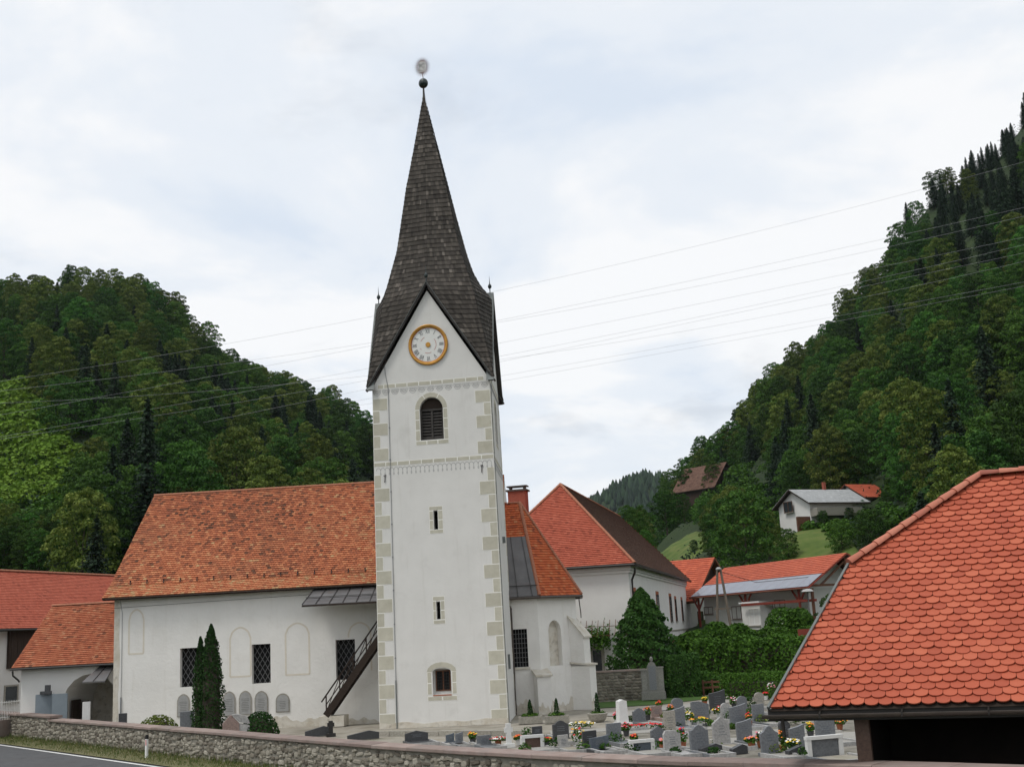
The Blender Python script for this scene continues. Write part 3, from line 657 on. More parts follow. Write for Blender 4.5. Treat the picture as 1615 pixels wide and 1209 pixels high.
# spire: shingle courses round eight faces that run out over the four gables
ZG = 21.5; C3 = TW/2
rmz = ([16, 21.5, 22.2, 23, 24, 26.1, 29.75, 33.4], [3.3, 3.2, 2.66, 2.27, 1.98, 1.52, .78, .03]); czz = ([16.3, 17.5, 20.1, 21.6, 24.1, 27.7, 30, 33.4], [3.42, 3.18, 2.66, 2.36, 1.70, 1.12, .66, .03])
def wedge(z):
    c = float(np.interp(z, *czz))
    if z >= ZG: r = float(np.interp(z, *rmz)); return [(0, r), (c, c), (r, 0)]
    s = min((ZG-z)/(ZG-16.4)*3.36, c*.999); return [(s, 3.3), (c, c), (3.3, s)]
sp = MB(); core = MB(); r_ = random.Random(11); z = 16.55; e = .265; rows = []
def place(p, z, q):
    x, y = p
    for _ in range(q): x, y = y, -x
    return V((C3+x-.12*max(0, z-21)/12, C3+y, z))
while z < 33.25:
    lo, hi = wedge(z), wedge(min(z+e*1.12, 33.39)); rowt = r_.uniform(-.1, .1)
    for q in range(4):
        for j in (0, 1):
            A0, A1, B0, B1 = place(lo[j], z, q), place(lo[j+1], z, q), place(hi[j], z+e*1.12, q), place(hi[j+1], z+e*1.12, q)
            L = (A1-A0).length
            if L < .03: continue
            nrm = (A1-A0).cross(Z).normalized(); mid = (A0+A1)/2-V((C3, C3, z)); nrm = nrm if nrm.dot(mid) > 0 else -nrm
            core.poly([A0-nrm*.05, A1-nrm*.05, B1-nrm*.05, B0-nrm*.05])
            n = max(1, round(L/.135)); cuts = [0]+sorted((i+r_.uniform(-.25, .25))/n for i in range(1, n))+[1]
            for i in range(n):
                t0, t1 = cuts[i], cuts[i+1]; dz = V((0, 0, r_.uniform(-.02, .012))); o_ = nrm*(.03+r_.uniform(0, .012)); g = .004/L
                a, b = A0.lerp(A1, t0+g)+o_+dz, A0.lerp(A1, t1-g)+o_+dz; c, d = B0.lerp(B1, t1-g), B0.lerp(B1, t0+g)
                tn = max(0, min(1, r_.gauss(.45, .2)+rowt + (.25 if r_.random() < .03 else 0)))
                if 29.3 < z < 29.9 and q == 3 and j == 1 and False: tn = 1
                sp.add([a, b, c, d, a-o_*1.6, b-o_*1.6], [(0, 1, 2, 3), (4, 5, 1, 0)], 0, tn)
    z += e
spire = tp('spire', core, 'metal_dark'); tp('wood_shingles', sp, 'shingle', spire, kind='stuff')
for k in range(2):
    hb = MB(); hb.box(C3-.62+k*.27, C3-.40+k*.27, 2.25, 2.32, 29.35, 29.62); 
tip = MB(); tip.lathe([(.12, 32.9), (.075, 33.3), (.05, 33.9), (.05, 34.0)], 10, (C3-.12, C3, 0)); tp('spire_tip', tip, 'metal_dark', spire)
bl = MB(); bl.lathe([(.28*math.sin(t), 34.2-.28*math.cos(t)) for t in [math.pi*(i+.01)/10.02 for i in range(11)]], 18, (C3-.12, C3, 0)); tp('ball', bl, 'copper', spire, smooth=True)
em = MB(); ec = V((C3-.15, C3, 35.2)); nray = 24
em.tube([(C3-.12, C3, 34.45), (C3-.13, C3, 34.8)], .02, 6, 0)
for i in range(nray):
    t = i*2*math.pi/nray; d = V((math.cos(t), 0, math.sin(t))); rx, rz = .23, .33
    p0 = ec + V((rx*math.cos(t), 0, rz*math.sin(t))); p1 = ec + V(((rx+.30)*math.cos(t), 0, (rz+.30)*math.sin(t))); w = V((-d.z, 0, d.x))*.036
    em.add([p0-w+Y*.01, p0+w+Y*.01, p1, p0-w-Y*.01, p0+w-Y*.01], [(0, 1, 2), (4, 3, 2), (0, 3, 1), (1, 3, 4), (0, 2, 3), (1, 4, 2)], 0)
tp('emblem_rays', em, 'wood_brown', spire)
em = MB()
em.prism([(ec.x-.21+.0, ec.z-.30), (ec.x+.15, ec.z-.32), (ec.x+.21, ec.z-.2), (ec.x+.2, ec.z+.28), (ec.x-.05, ec.z+.33), (ec.x-.2, ec.z+.25)], (0, C3-.015, 0), X, Z, Y*.03); plate = tp('emblem_plate', em, 'silver', spire)
em = MB()
for a, b in (((-.16, -.26), (-.16, .24)), ((-.16, 0), (.12, .22)), ((-.06, .06), (.14, -.22)), ((-.14, -.2), (.1, -.28)), ((.0, .24), (.16, .1)), ((.04, -.05), (.17, -.02)), ((-.2, .12), (.02, .12))):
    em.bar(ec+V((a[0], -.022, a[1])), ec+V((b[0], -.022, b[1])), .03, .012, Y)
em_o = tp('emblem_lines', em, 'copper', spire)
# gable verges and finials
for fi, (O, ax, nin) in enumerate(FACES):
    OO = V(O); outw = -nin; ap = (C3, 21.62)
    for sgn in (0, 1):
        e0 = (-.26, 16.33) if sgn == 0 else (TW+.26, 16.33)
        d = V((ap[0]-e0[0], ap[1]-e0[1])).normalized(); nrm = V((-d.y, d.x)) if sgn == 0 else V((d.y, -d.x))
        q = [e0, ap, (ap[0]+nrm.x*.0, ap[1]+.13), (e0[0]+nrm.x*.065, e0[1]+nrm.y*.065)]
        vb = MB(); vb.prism(q, OO-outw*.05, ax, Z, outw*.27); tp('verge_board', vb, 'gutter_dark')
        q2 = [(e0[0]+nrm.x*.068, e0[1]+nrm.y*.068), (ap[0], ap[1]+.136), (ap[0], ap[1]+.17), (e0[0]+nrm.x*.085, e0[1]+nrm.y*.085)]
        vb = MB(); vb.prism(q2, OO-outw*.14, ax, Z, outw*.39); tp('verge_flashing', vb, 'metal_green')
    p = OO+ax*C3+outw*.05
    fb = MB(); fb.tube([p+Z*21.7, p+Z*22.25], .03, 6); fb.lathe([(.03, 22.0), (.09, 22.06), (.105, 22.13), (.09, 22.2), (.03, 22.28), (.018, 22.4), (.004, 22.72)], 10, (p.x, p.y, 0)); tp('finial', fb, 'copper')
# ------------------------------------------------------------------ nave
NY = math.radians(2.55); NO = (-21.56, 63.0)
nave = thing('church_nave', 'long white church nave with steep weathered red tile roof left of the tower', 'church', (*NO, 0), NY)
NF = facade(NO, NY); r_ = random.Random(21)
NW = [(3.52, 4.50, 2.25, 4.22), (7.31, 8.29, 2.24, 4.22), (11.71, 12.72, 2.20, 4.22)]
nb = MB(); wall_holes(nb, (0, 0, 0), X, Y, 0, 20.6, -.5, 7.35, NW, .38)
nb.poly([(0, 0, -.5), (0, 0, 7.35), (0, 5.5, 12.9), (0, 11, 7.35), (0, 11, -.5)]); nb.poly([(20.6, 0, -.5), (20.6, 11, -.5), (20.6, 11, 7.35), (20.6, 5.5, 12.9), (20.6, 0, 7.35)]); nb.poly([(0, 11, -.5), (0, 11, 7.35), (20.6, 11, 7.35), (20.6, 11, -.5)])
part('wall', nb, 'plaster_old', nave)
jag = lambda x: .20+.11*math.sin(x*1.7)+.08*math.sin(x*4.3+1)+.05*math.sin(x*11.+2)+.05*r_.random()+(.18 if 7 < x < 11 else 0)
fb = MB(); pts = [(0, -.4), (20.6, -.4)] + [(20.6-i*.1, jag(20.6-i*.1)) for i in range(207)]; fb.prism(pts, (0, -.006, 0), X, Z, Y*.01); part('stained_foot', fb, 'plaster_base', nave)
fb = MB(); pts = [(0, -.4), (.32, -.4)]+[(.25+.1*r_.random(), z_*.42) for z_ in range(17)]+[(0, 7.0)]; fb.prism(pts, (-.004, -.008, 0), X, Z, Y*.012); part('corner_stone', fb, 'plaster_base', nave, label='bare yellowish corner stones of the nave')
for (a, b, c, d) in NW:
    w = MB(); w.box(a-.05, b+.05, .36, .40, c-.05, d+.05); win = part('nave_window', w, 'dark_inside', nave)
    gb_ = MB(); s_ = .27; n_ = 12                         # diamond iron lattice
    for k in range(-10, 20):
        for sg in (1, -1):
            x0 = a+k*s_; P = []
            for t in range(41):
                z_ = c+(d-c)*t/40; x_ = x0+sg*(z_-c)*.62 if sg > 0 else x0+(d-z_)*.62-.0
                if a <= x_ <= b: P.append((x_, .30, z_))
            if len(P) > 2: gb_.bar(P[0], P[-1], .022, .022, Y)
    part('window_lattice', gb_, 'grille', win)
    w = MB(); w.box(a-.02, b+.02, .02, .36, d-.001, d+.05); part('window_lintel', w, 'ridge_tile', win)
# painted blind windows
def niche(x0, x1, z0, s, d, nm='painted_blind_window'):
    b = MB(); P = [(x0, z0)]+arch_top(x0, x1, s, d, 'point')+[(x1, z0), (x0, z0)]; ribbon(b, P, .09, (0, -.005, 0), X, Y*.01); part(nm, b, 'niche_paint', nave)
for (p0, p1, ps) in (((203, 1031), (227, 960), .3), ((363, 1067), (395, 988), .35), ((451, 1064), (487, 981), .35), ):
    (a, z0), (b, z1) = NF(*p0), NF(*p1); niche(a, b, z0, z1-.55, z1)
(a, z0), (b, z1) = NF(551, 1060), NF(584, 980); nq = MB(); ribbon(nq, [(a, 4.32)]+arch_top(a, b, z1-.55, z1, 'point')+[(b, 2.6)], .09, (0, -.005, 0), X, Y*.01); part('painted_blind_window', nq, 'niche_paint', nave)
# memorial plaques
for i, (x, w, z0, z1, kd) in enumerate(((3.72, .56, .80, 1.85, 'p'), (6.12, .56, .72, 1.86, 'p'), (6.96, .56, .74, 1.85, 'p'), (7.80, .60, .74, 1.80, 'p'), (8.91, .62, .79, 1.62, 'r'))):
    a, b = x-w/2, x+w/2; top = arch_top(a, b, z1-.30, z1, 'point' if kd == 'p' else 'round', 10); fr = arch_top(a-.05, b+.05, z1-.3, z1+.07, 'point' if kd == 'p' else 'round', 10)
    pb = MB(); pb.prism([(a-.05, z0-.03)]+fr+[(b+.05, z0-.03)], (0, -.05, 0), X, Z, Y*.06); pl = part('memorial_plaque', pb, 'sandstone', nave)
    pb = MB(); pb.prism([(a, z0)]+top+[(b, z0)], (0, -.062, 0), X, Z, Y*.03); pi = part('inscription_panel', pb, 'plaque', pl)
    pb = MB(); q = random.Random(i)
    for k in range(8):
        z = z1-.34-k*.085
        if z < z0+.08: break
        L = q.uniform(.28, .42); pb.box(x-L/2, x+L/2, -.066, -.06, z-.014, z+.014)
    part('engraved_lines', pb, 'engrave', pl)
# roof
rf = MB(); rf.add([(-.42, .35, 7.6), (20.6, .35, 7.6), (20.6, 5.5, 13.0), (.12, 5.5, 13.0), (-.42, 10.65, 7.6), (20.6, 10.65, 7.6), (-.5, -.5, 6.95), (20.6, -.5, 6.95), (-.5, 11.5, 6.95), (20.6, 11.5, 6.95), (-.45, -.45, 6.86), (20.6, -.45, 6.86), (-.02, 0, 6.95), (20.6, 0, 6.95)], [(0, 1, 2, 3), (3, 2, 5, 4), (6, 7, 1, 0), (4, 5, 9, 8), (6, 0, 3, 4, 8), (7, 6, 10, 11), (10, 12, 13, 11)])
roof = part('roof', rf, 'wood_dark', nave)
def tn_nave(a, b, r): return max(0, min(1, r.gauss(.46, .19) + .06*math.sin(a*.5+b*.3) - .045*b/7.5*3 + .14*(a/20)))
tb = MB(); roof_tiles(tb, (0, .35, 7.65), X, (0, 5.15, 5.4), [(-.42, 0), (20.6, 0), (20.6, 7.45), (.12, 7.45)], .185, .16, r_, tonefn=tn_nave, lift=.045, gap=.006)
roof_tiles(tb, (20.6, 10.65, 7.65), -X, (0, -5.15, 5.4), [(0, 0), (21, 0), (20.5, 7.45), (0, 7.45)], .19, .31, r_, tonefn=tn_nave)
roof_tiles(tb, (0, -.5, 7.0), X, (0, .85, .65), [(-.5, 0), (20.6, 0), (20.6, 1.07), (-.42, 1.07)], .185, .16, r_, tonefn=lambda a, b, r: max(0, min(1, r.gauss(.70, .15))), lift=.045, gap=.006)
part('roof_tiles', tb, 'tile_old', roof, kind='stuff')
def half_tube(L, r, n=7, tap=.86):
    b = MB(); vs_ = []
    for x, rr in ((0, r), (L, r*tap)): vs_ += [(x, rr*math.cos(math.pi*i/n), rr*math.sin(math.pi*i/n)*.8) for i in range(n+1)]
    b.add(vs_, [(i, i+1, n+2+i, n+1+i) for i in range(n)] + [tuple(range(n+1))]); return b
cap_mesh = half_tube(.40, .13).mesh('ridge_tile', 'ridge_tile')
def caps(parent, A, B, L=.38, mesh=None, r=random.Random(2), name='ridge_tile', sc=1.):
    A, B = V(A), V(B); d = B-A; n = max(1, round(d.length/L)); L = d.length/n; d.normalize(); side = d.cross(Z).normalized(); up = side.cross(d)
    for i in range(n):
        o = link(name, mesh or cap_mesh, parent); p = A+d*(i*L+r.uniform(-.01, .01))
        dd = (d+Z*.02).normalized(); s2 = dd.cross(Z).normalized(); u2 = s2.cross(dd)
        m = Matrix((dd, -s2, u2)).transposed().to_4x4() @ Matrix.Scale(sc, 4); m.translation = p; o.matrix_local = m
caps(roof, (.1, 5.5, 13.0), (13.6, 5.5, 13.0))
cb = MB()
for k in range(16):
    x = .7+k*.9; hb = MB(); hb.bar((x, .30, 7.68), (x, .34, 7.86), .035, .05, X); hb.bar((x, .28, 7.86), (x, .42, 7.84), .05, .03, Z); part('snow_hook', hb, 'iron', roof)
g = MB(); g.tube([(-.3, -.56, 6.93), (10.3, -.56, 6.93), (20.6, -.56, 6.93)], .05, 6); part('eaves_board', g, 'wood_dark', roof)
g = MB(); g.tube([(0, -.03, 6.47), (5, -.03, 6.55), (10.4, -.03, 6.62)], .008, 4); part('facade_wire', g, 'iron', nave)
g = MB(); g.tube([(.98-.55, -.05, -.1), (.43, -.05, 1.9)], .035, 6); part('conductor_pipe', g, 'pipe_lead', nave)
g = MB(); g.tube([(.43, -.03, 1.9), (.43, -.03, 6.2), (.3, -.03, 6.9)], .012, 5); part('lightning_wire', g, 'pipe_lead', nave)
# lean-to canopy over the stair
cv = MB(); cv.add([(10.75, .0, 7.0), (14.6, .0, 7.0), (14.6, -2.0, 6.05), (10.45, -2.0, 6.05), (10.75, 0, 6.9), (14.6, 0, 6.9), (14.6, -2.0, 5.97), (10.45, -2.0, 5.97)], [(0, 3, 2, 1), (4, 5, 6, 7), (3, 7, 6, 2), (0, 4, 7, 3)])
can = part('stair_canopy', cv, 'metal_roof', nave, label='sheet metal lean-to roof over the wooden stair')
for k in range(6):
    s = MB(); t = k/6; s.bar((10.75+t*3.85, 0, 7.02), (10.45+t*4.15, -2.0, 6.07), .03, .05, Z); part('standing_seam', s, 'metal_dark', can)
s = MB(); s.tube([(10.55, -1.55, 6.36), (14.6, -1.55, 6.36)], .018, 5); s.tube([(10.55, -1.6, 6.42), (14.6, -1.6, 6.42)], .018, 5); part('snow_guard', s, 'iron', can)
s = MB(); s.bar((10.45, -2.05, 5.98), (14.6, -2.05, 5.98), .07, .08, Z); part('eaves_board', s, 'wood_dark', can)
# wooden stair against the nave
NS = facade(NO, NY, -1.5); (bx, bz), (tx, tz) = NS(514, 1128), NS(600, 1003)
dirv = V((tx-bx, 0, tz-bz)); L_ = dirv.length; dirv = dirv/L_; upn = V((-dirv.z, 0, dirv.x)); e2 = L_+1.4
stair = thing('wooden_stair', 'dark wooden outside stair with railing rising to the tower', 'stair', nave.location, NY)
o0 = V((bx, -1.5, bz))
for y in (0, .95):
    s = MB(); s.bar(o0+Y*y, o0+Y*y+dirv*e2, .07, .34, upn); part('stringer', s, 'wood_dark', stair)
n = int(e2*dirv.z/.19)
for k in range(1, n):
    c = o0+dirv*(k*.19/dirv.z)+Y*.475; s = MB(); s.obox(c, X*.14, Y*.45, Z*.02); part('tread', s, 'wood_dark', stair)
rail = MB(); a0, a1 = o0+Z*.95-dirv*.35, o0+Z*.95+dirv*e2; rail.bar(a0, a1, .06, .07, upn); part('handrail', rail, 'wood_dark', stair)
mr = MB(); mr.bar(o0+Z*.5, o0+Z*.5+dirv*e2, .04, .05, upn); part('middle_rail', mr, 'wood_dark', stair)
for k in range(5):
    p = o0+dirv*(.05+k*1.15); s = MB(); s.bar(p+Z*.0, p+Z*.97, .06, .06, Y); part('baluster_post', s, 'wood_dark', stair)
    q2 = o0+dirv*(.05+(k+1)*1.15); s = MB(); s.bar(p+Z*.15, q2+Z*.9, .035, .035, Y); part('brace', s, 'wood_dark', stair)
sb = MB(); sb.prism([(-.45, -.45), (.8, -.4), (.85, .62), (-.42, .6)], o0+V((.1, .4, -.55)), X, Y, Z*.52); part('stone_step', sb, 'plaster_base', stair)

# ------------------------------------------------------------------ choir
choir = thing('church_choir', 'white polygonal church choir with buttresses and orange tile roof right of the tower', 'church', (*NO, 0), NY)
P0, P1, P2, P3, P4, P5 = V((19.4, 1.0, 0)), V((22.25, 1.0, 0)), V((24.25, 2.9, 0)), V((24.25, 6.1, 0)), V((22.25, 8.0, 0)), V((19.4, 8.0, 0))
def face_axes(a, b): ax = (b-a).normalized(); return a, ax, V((-ax.y, ax.x, 0)), (b-a).length
cb = MB(); CZ = 6.0
O, ax, nin, L = face_axes(P0, P1); wall_holes(cb, O, ax, nin, 0, L, -.5, CZ, [(1.47, 2.22, 2.34, 4.28)], .3)
O, ax, nin, L = face_axes(P1, P2); fyaw = NY - math.atan2(ax.y, ax.x)
own = Matrix.Translation((*NO, 0)) @ Matrix.Rotation(-NY, 4, 'Z'); P1w = own @ P1; CF = facade((P1w.x, P1w.y), fyaw)
na, nb2 = CF(868, 1050), CF(888, 1050); nz0 = na[1]; nz1 = CF(876, 977)[1]
wall_holes(cb, O, ax, nin, 0, L, -.5, CZ, [(na[0], nb2[0], nz0, nz1, 'point', nz1-.5, .3)], .3)
for a, b in ((P2, P3), (P3, P4), (P4, P5)): O2, ax2, nin2, L2 = face_axes(a, b); wall_holes(cb, O2, ax2, nin2, 0, L2, -.5, CZ, [])
part('wall', cb, 'plaster_old', choir)
w = MB(); w.prism([(na[0]-.05, nz0-.05), (nb2[0]+.05, nz0-.05), (nb2[0]+.05, nz1), (na[0]-.05, nz1)], O+nin*.29, ax, Z, nin*.03); part('blind_niche', w, 'plaster_base', choir)
w = MB(); O, ax, nin, L = face_axes(P0, P1); w.prism([(1.42, 2.3), (2.27, 2.3), (2.27, 4.33), (1.42, 4.33)], O+nin*.28, ax, Z, nin*.04); win = part('choir_window', w, 'dark_inside', choir)
w = MB()
for k in range(6): x = 1.47+.75*(k+.0)/5; w.bar(O+ax*x+nin*.2+Z*2.34, O+ax*x+nin*.2+Z*4.28, .025, .025, nin)
for k in range(9): z = 2.34+1.94*k/8; w.bar(O+ax*1.47+nin*.2+Z*z, O+ax*2.22+nin*.2+Z*z, .025, .025, Z)
part('window_grille', w, 'grille', win)
w = MB(); w.box(P0.x+1.4, P0.x+2.3, .93, 1.2, 2.22, 2.33); part('window_sill', w, 'plaster_base', win)
fb = MB()
for a, b in ((P0, P1), (P1, P2)):
    O, ax, nin, L = face_axes(a, b); pts = [(0, -.45), (L, -.45)]+[(L-i*L/40, .1+1.5*jag((L-i*L/40)*2+a.x)) for i in range(41)]; fb.prism(pts, O-nin*.006, ax, Z, nin*.01)
part('stained_foot', fb, 'plaster_base', choir)
# buttresses
def buttress(P, d, w, stages, nm='buttress'):
    """stages: (projection, z0, z1 outer, z1 inner)"""
    d = V(d).normalized(); sd = V((-d.y, d.x, 0)); b = MB(); cp_ = MB()
    for (pr, z0, zo, zi) in stages:
        A = [P-sd*(w/2)-d*.3+Z*z0, P-sd*(w/2)+d*pr+Z*z0, P+sd*(w/2)+d*pr+Z*z0, P+sd*(w/2)-d*.3+Z*z0]
        B = [P-sd*(w/2)-d*.3+Z*zi, P-sd*(w/2)+d*pr+Z*zo, P+sd*(w/2)+d*pr+Z*zo, P+sd*(w/2)-d*.3+Z*zi]
        b.add(A+B, [(0, 1, 5, 4), (1, 2, 6, 5), (2, 3, 7, 6), (4, 5, 6, 7), (3, 0, 4, 7)])
        o = .09; sl_ = (zi-zo)/(pr+.3); 
        T = [P-sd*(w/2+o)-d*.2+Z*(zi-sl_*.1+.01), P-sd*(w/2+o)+d*(pr+o)+Z*(zo-sl_*o+.01), P+sd*(w/2+o)+d*(pr+o)+Z*(zo-sl_*o+.01), P+sd*(w/2+o)-d*.2+Z*(zi-sl_*.1+.01)]
        cp_.add(T+[t+Z*.09 for t in T], [(0, 1, 2, 3)[::-1], (4, 5, 6, 7), (0, 1, 5, 4), (1, 2, 6, 5), (2, 3, 7, 6), (3, 0, 4, 7)])
    o_ = part(nm, b, 'plaster_old', choir); part('buttress_cap', cp_, 'plaster_base', o_)
    fbb = MB(); pr = stages[0][0]; O = P-sd*(w/2)+d*(pr+.006); fbb.prism([(0, -.4), (w, -.4)]+[(w-i*w/12, .05+jag(i*.9+w)) for i in range(13)], O, sd, Z, -d*.01); part('buttress_stain', fbb, 'plaster_base', o_)
buttress(P1+V((-.05, 0, 0)), (.25, -.97, 0), .72, [(.85, -.5, 1.85, 2.15)])
buttress(P2+V((-.25, -.1, 0)), (.90, -.44, 0), .75, [(1.05, -.5, 2.22, 2.36), (.80, 2.2, 3.75, 5.05)])
# choir roof
ov = .35; ez = 5.92; AP = V((21.45, 4.5, 11.25)); R0 = V((19.4, 4.5, 11.25))
E0_, E1_, E2_, E3_, E4_, E5_ = V((19.4, .65, ez)), V((22.4, .65, ez)), V((24.6, 2.75, ez)), V((24.6, 6.25, ez)), V((22.4, 8.35, ez)), V((19.4, 8.35, ez))
rb = MB(); dn = Z*.05
rb.add([p-dn for p in (E0_, E1_, E2_, E3_, E4_, E5_, AP, R0)], [(0, 1, 6, 7), (1, 2, 6), (2, 3, 6), (3, 4, 6), (4, 5, 7, 6), (5, 4, 3, 2, 1, 0)]); croof = part('roof', rb, 'wood_dark', choir)
def plane_tiles(mb, pts, w, e, tonef=None, lift=.05, clip=None, **k):
    """tiles on a planar polygon; first edge is the eave"""
    A, B = V(pts[0]), V(pts[1]); u = (B-A).normalized(); nn = None
    for p in pts[2:]:
        nn = u.cross(V(p)-A)
        if nn.length > .01: break
    nn.normalize(); m = nn.cross(u); m = m if m.z > 0 else -m
    if u.cross(m).z < 0: raise ValueError('winding')
    roof_tiles(mb, A, u, m, [((V(p)-A).dot(u), (V(p)-A).dot(m)) for p in pts], w, e, r_, tonefn=tonef, lift=lift, **k)
tnc = lambda a, b, r: max(0, min(1, r.gauss(.5, .22)))
tb = MB(); sl0 = E0_.lerp(R0, .62); sl1 = E1_.lerp(AP, .62)
plane_tiles(tb, [sl0, sl1, AP, R0], .19, .17, tnc); plane_tiles(tb, [E1_, E2_, AP], .19, .17, tnc); plane_tiles(tb, [E2_, E3_, AP], .19, .17, tnc); plane_tiles(tb, [E3_, E4_, AP], .19, .25, tnc); plane_tiles(tb, [E4_, E5_, R0, AP], .19, .25, tnc)
part('roof_tiles', tb, 'tile_choir', croof, kind='stuff')
nrm = (E1_-E0_).cross(R0-E0_).normalized(); ms = MB(); ms.add([E0_+nrm*.04, E1_+nrm*.04, sl1+nrm*.04, sl0+nrm*.04], [(0, 1, 2, 3)]); part('metal_sheet', ms, 'metal_roof', croof)
for k in range(4):
    s = MB(); t = (k+.5)/4; s.bar(E0_.lerp(E1_, t)+nrm*.06, sl0.lerp(sl1, t)+nrm*.06, .03, .04, nrm); part('standing_seam', s, 'metal_dark', croof)
s = MB(); s.tube([E0_.lerp(sl0, .16)+nrm*.1, E1_.lerp(sl1, .16)+nrm*.1], .02, 5); part('snow_guard', s, 'iron', croof)
for a, b in ((E1_, AP), (E2_, AP), (E3_, AP)): caps(croof, a+Z*.04, b+Z*.04, sc=.8, L=.32)
caps(croof, R0, AP, sc=.8, L=.32)
g = MB(); gz = Z*-.06
for a, b in ((E0_, E1_), (E1_, E2_), (E2_, E3_), (E3_, E4_)): g.tube([a+gz, b+gz], .075, 7)
part('gutter', g, 'gutter', croof)
g = MB(); g.tube([(20.75, .62, 5.8), (20.75, .75, 5.55), (20.85, .9, 5.35), (20.85, .9, 2), (20.85, .9, .15), (20.85, .6, .05)], .055, 7); part('downpipe', g, 'gutter', choir)
g = MB(); g.tube([(24.45, 2.95, 5.7), (24.5, 3.0, 5.0), (24.5, 3.0, 4.7)], .03, 6); part('downpipe', g, 'gutter', choir)

# ------------------------------------------------------------------ gatehouse left of the nave
GO = (-27.2, 66.0); gate = thing('gatehouse', 'small white gatehouse with round arch and red tile roof beside the nave', 'gatehouse', (*GO, 0), NY)
GF = facade(GO, NY); gb_ = MB(); ga, gb2, gtop = 1.86, 5.02, 3.14
wall_holes(gb_, (0, 0, 0), X, Y, -.45, 5.6, -.5, 3.75, [(ga, gb2, -.49, gtop, 'round', 1.45, 4.2)], 4.2)
gb_.poly([(-.45, 0, -.5), (-.45, 7, -.5), (-.45, 7, 3.75), (-.45, 3.5, 6.9), (-.45, 0, 3.75)]); gb_.poly([(-.45, 7, -.5), (5.6, 7, -.5), (5.6, 7, 3.75), (-.45, 7, 3.75)])
part('wall', gb_, 'plaster_house', gate)
w = MB(); w.box(ga-.1, gb2+.1, 4.19, 4.3, -.5, gtop+.1); part('passage_back_wall', w, 'plaster_base', gate)
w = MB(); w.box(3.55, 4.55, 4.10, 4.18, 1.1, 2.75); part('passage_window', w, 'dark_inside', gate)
w = MB(); w.box(3.45, 4.65, 4.0, 4.185, .98, 1.09); part('window_sill', w, 'sandstone', gate)
w = MB(); w.box(2.0, 2.08, .9, 2.0, -.4, 1.75); w.box(2.0, 2.06, 2.3, 3.2, .3, 1.6); part('noticeboard', w, 'wood_dark', gate)
rf = MB(); rf.add([(-.75, -.45, 3.60), (5.7, -.45, 3.60), (5.7, 3.5, 6.98), (-.35, 3.5, 6.98), (-.75, 7.45, 3.60), (5.7, 7.45, 3.6), (-.75, -.4, 3.52), (5.7, -.4, 3.52)], [(0, 1, 2, 3), (3, 2, 5, 4), (0, 3, 4), (0, 6, 7, 1), (6, 4, 5, 7)]); groof = part('roof', rf, 'wood_dark', gate)
tb = MB(); plane_tiles(tb, [(-.8, -.45, 3.65), (5.7, -.45, 3.65), (5.7, 3.5, 7.03), (-.36, 3.5, 7.03)], .19, .16, lambda a, b, r: max(0, min(1, r.gauss(.5, .2)))); plane_tiles(tb, [(5.7, 7.45, 3.65), (-.8, 7.45, 3.65), (-.36, 3.5, 7.03), (5.7, 3.5, 7.03)], .19, .25)
part('roof_tiles', tb, 'tile_gate', groof, kind='stuff'); caps(groof, (-.4, 3.5, 7.02), (5.6, 3.5, 7.02))
g = MB(); g.tube([(-.8, -.52, 3.58), (5.6, -.52, 3.58)], .06, 7); part('gutter', g, 'gutter_dark', groof)
g = MB(); g.tube([(-.7, -.5, 3.5), (-.7, -.45, 3.25), (-.52, -.2, 3.0), (-.5, -.1, 2.9)], .05, 7); part('downpipe', g, 'gutter_dark', groof)
w = MB(); w.add([(3.95, 0, 3.55), (4.75, 0, 3.55), (4.75, -1.3, 2.75), (3.5, -1.3, 2.75), (3.95, 0, 3.48), (4.75, 0, 3.48), (4.75, -1.3, 2.68), (3.5, -1.3, 2.68)], [(0, 3, 2, 1), (4, 5, 6, 7), (3, 7, 6, 2), (0, 4, 7, 3)]); cn = part('porch_roof', w, 'metal_roof', gate, label='small grey sheet metal porch roof')
s = MB(); s.bar((4.35, 0, 3.57), (4.1, -1.3, 2.77), .03, .04, Z); part('standing_seam', s, 'metal_dark', cn)

# ------------------------------------------------------------------ long barn behind the gatehouse
BYAW = -math.radians(72.5); barn = thing('long_farmhouse', 'long white farm building with plain red tile roof at the left edge', 'building', (-31.5, 72, 0), BYAW)
BF = facade((-31.5, 72), BYAW, .6)
bb = MB(); wall_holes(bb, (0, .6, 0), X, Y, -14, 26, -.5, 6.3, [], .3); bb.poly([(26, .6, -.5), (26, 8.4, -.5), (26, 8.4, 6.3), (26, 4.5, 9.7), (26, .6, 6.3)]); bb.poly([(-14, .6, -.5), (-14, .6, 6.3), (-14, 4.5, 9.7), (-14, 8.4, 6.3), (-14, 8.4, -.5)]); bb.poly([(26, 8.4, -.5), (-14, 8.4, -.5), (-14, 8.4, 6.3), (26, 8.4, 6.3)])
part('wall', bb, 'plaster_house', barn)
a0 = BF(11, 1020)[0]; z0 = BF(14, 1054)[1]; w = MB(); w.box(a0, 24, .42, .6, z0, 5.95); lf = part('timber_loft', w, 'barn_wood', barn)
for k in range(14):
    w = MB(); x = a0+.15+k*.55; w.box(x, x+.5, .40, .42, z0+.05, 5.9); part('plank', w, 'barn_wood', lf)
a1, z1 = BF(8, 1096); w = MB(); w.box(a1, a1+1.0, .58, .62, z1-.45, z1+.5); wn_ = part('window', w, 'glass', barn); w = MB(); w.box(a1-.12, a1+1.12, .56, .6, z1+.5, z1+.6); w.box(a1-.12, a1, .56, .6, z1-.5, z1+.5); w.box(a1+1, a1+1.12, .56, .6, z1-.5, z1+.5); w.box(a1-.12, a1+1.12, .5, .6, z1-.55, z1-.45); part('window_frame', w, 'sandstone', wn_)
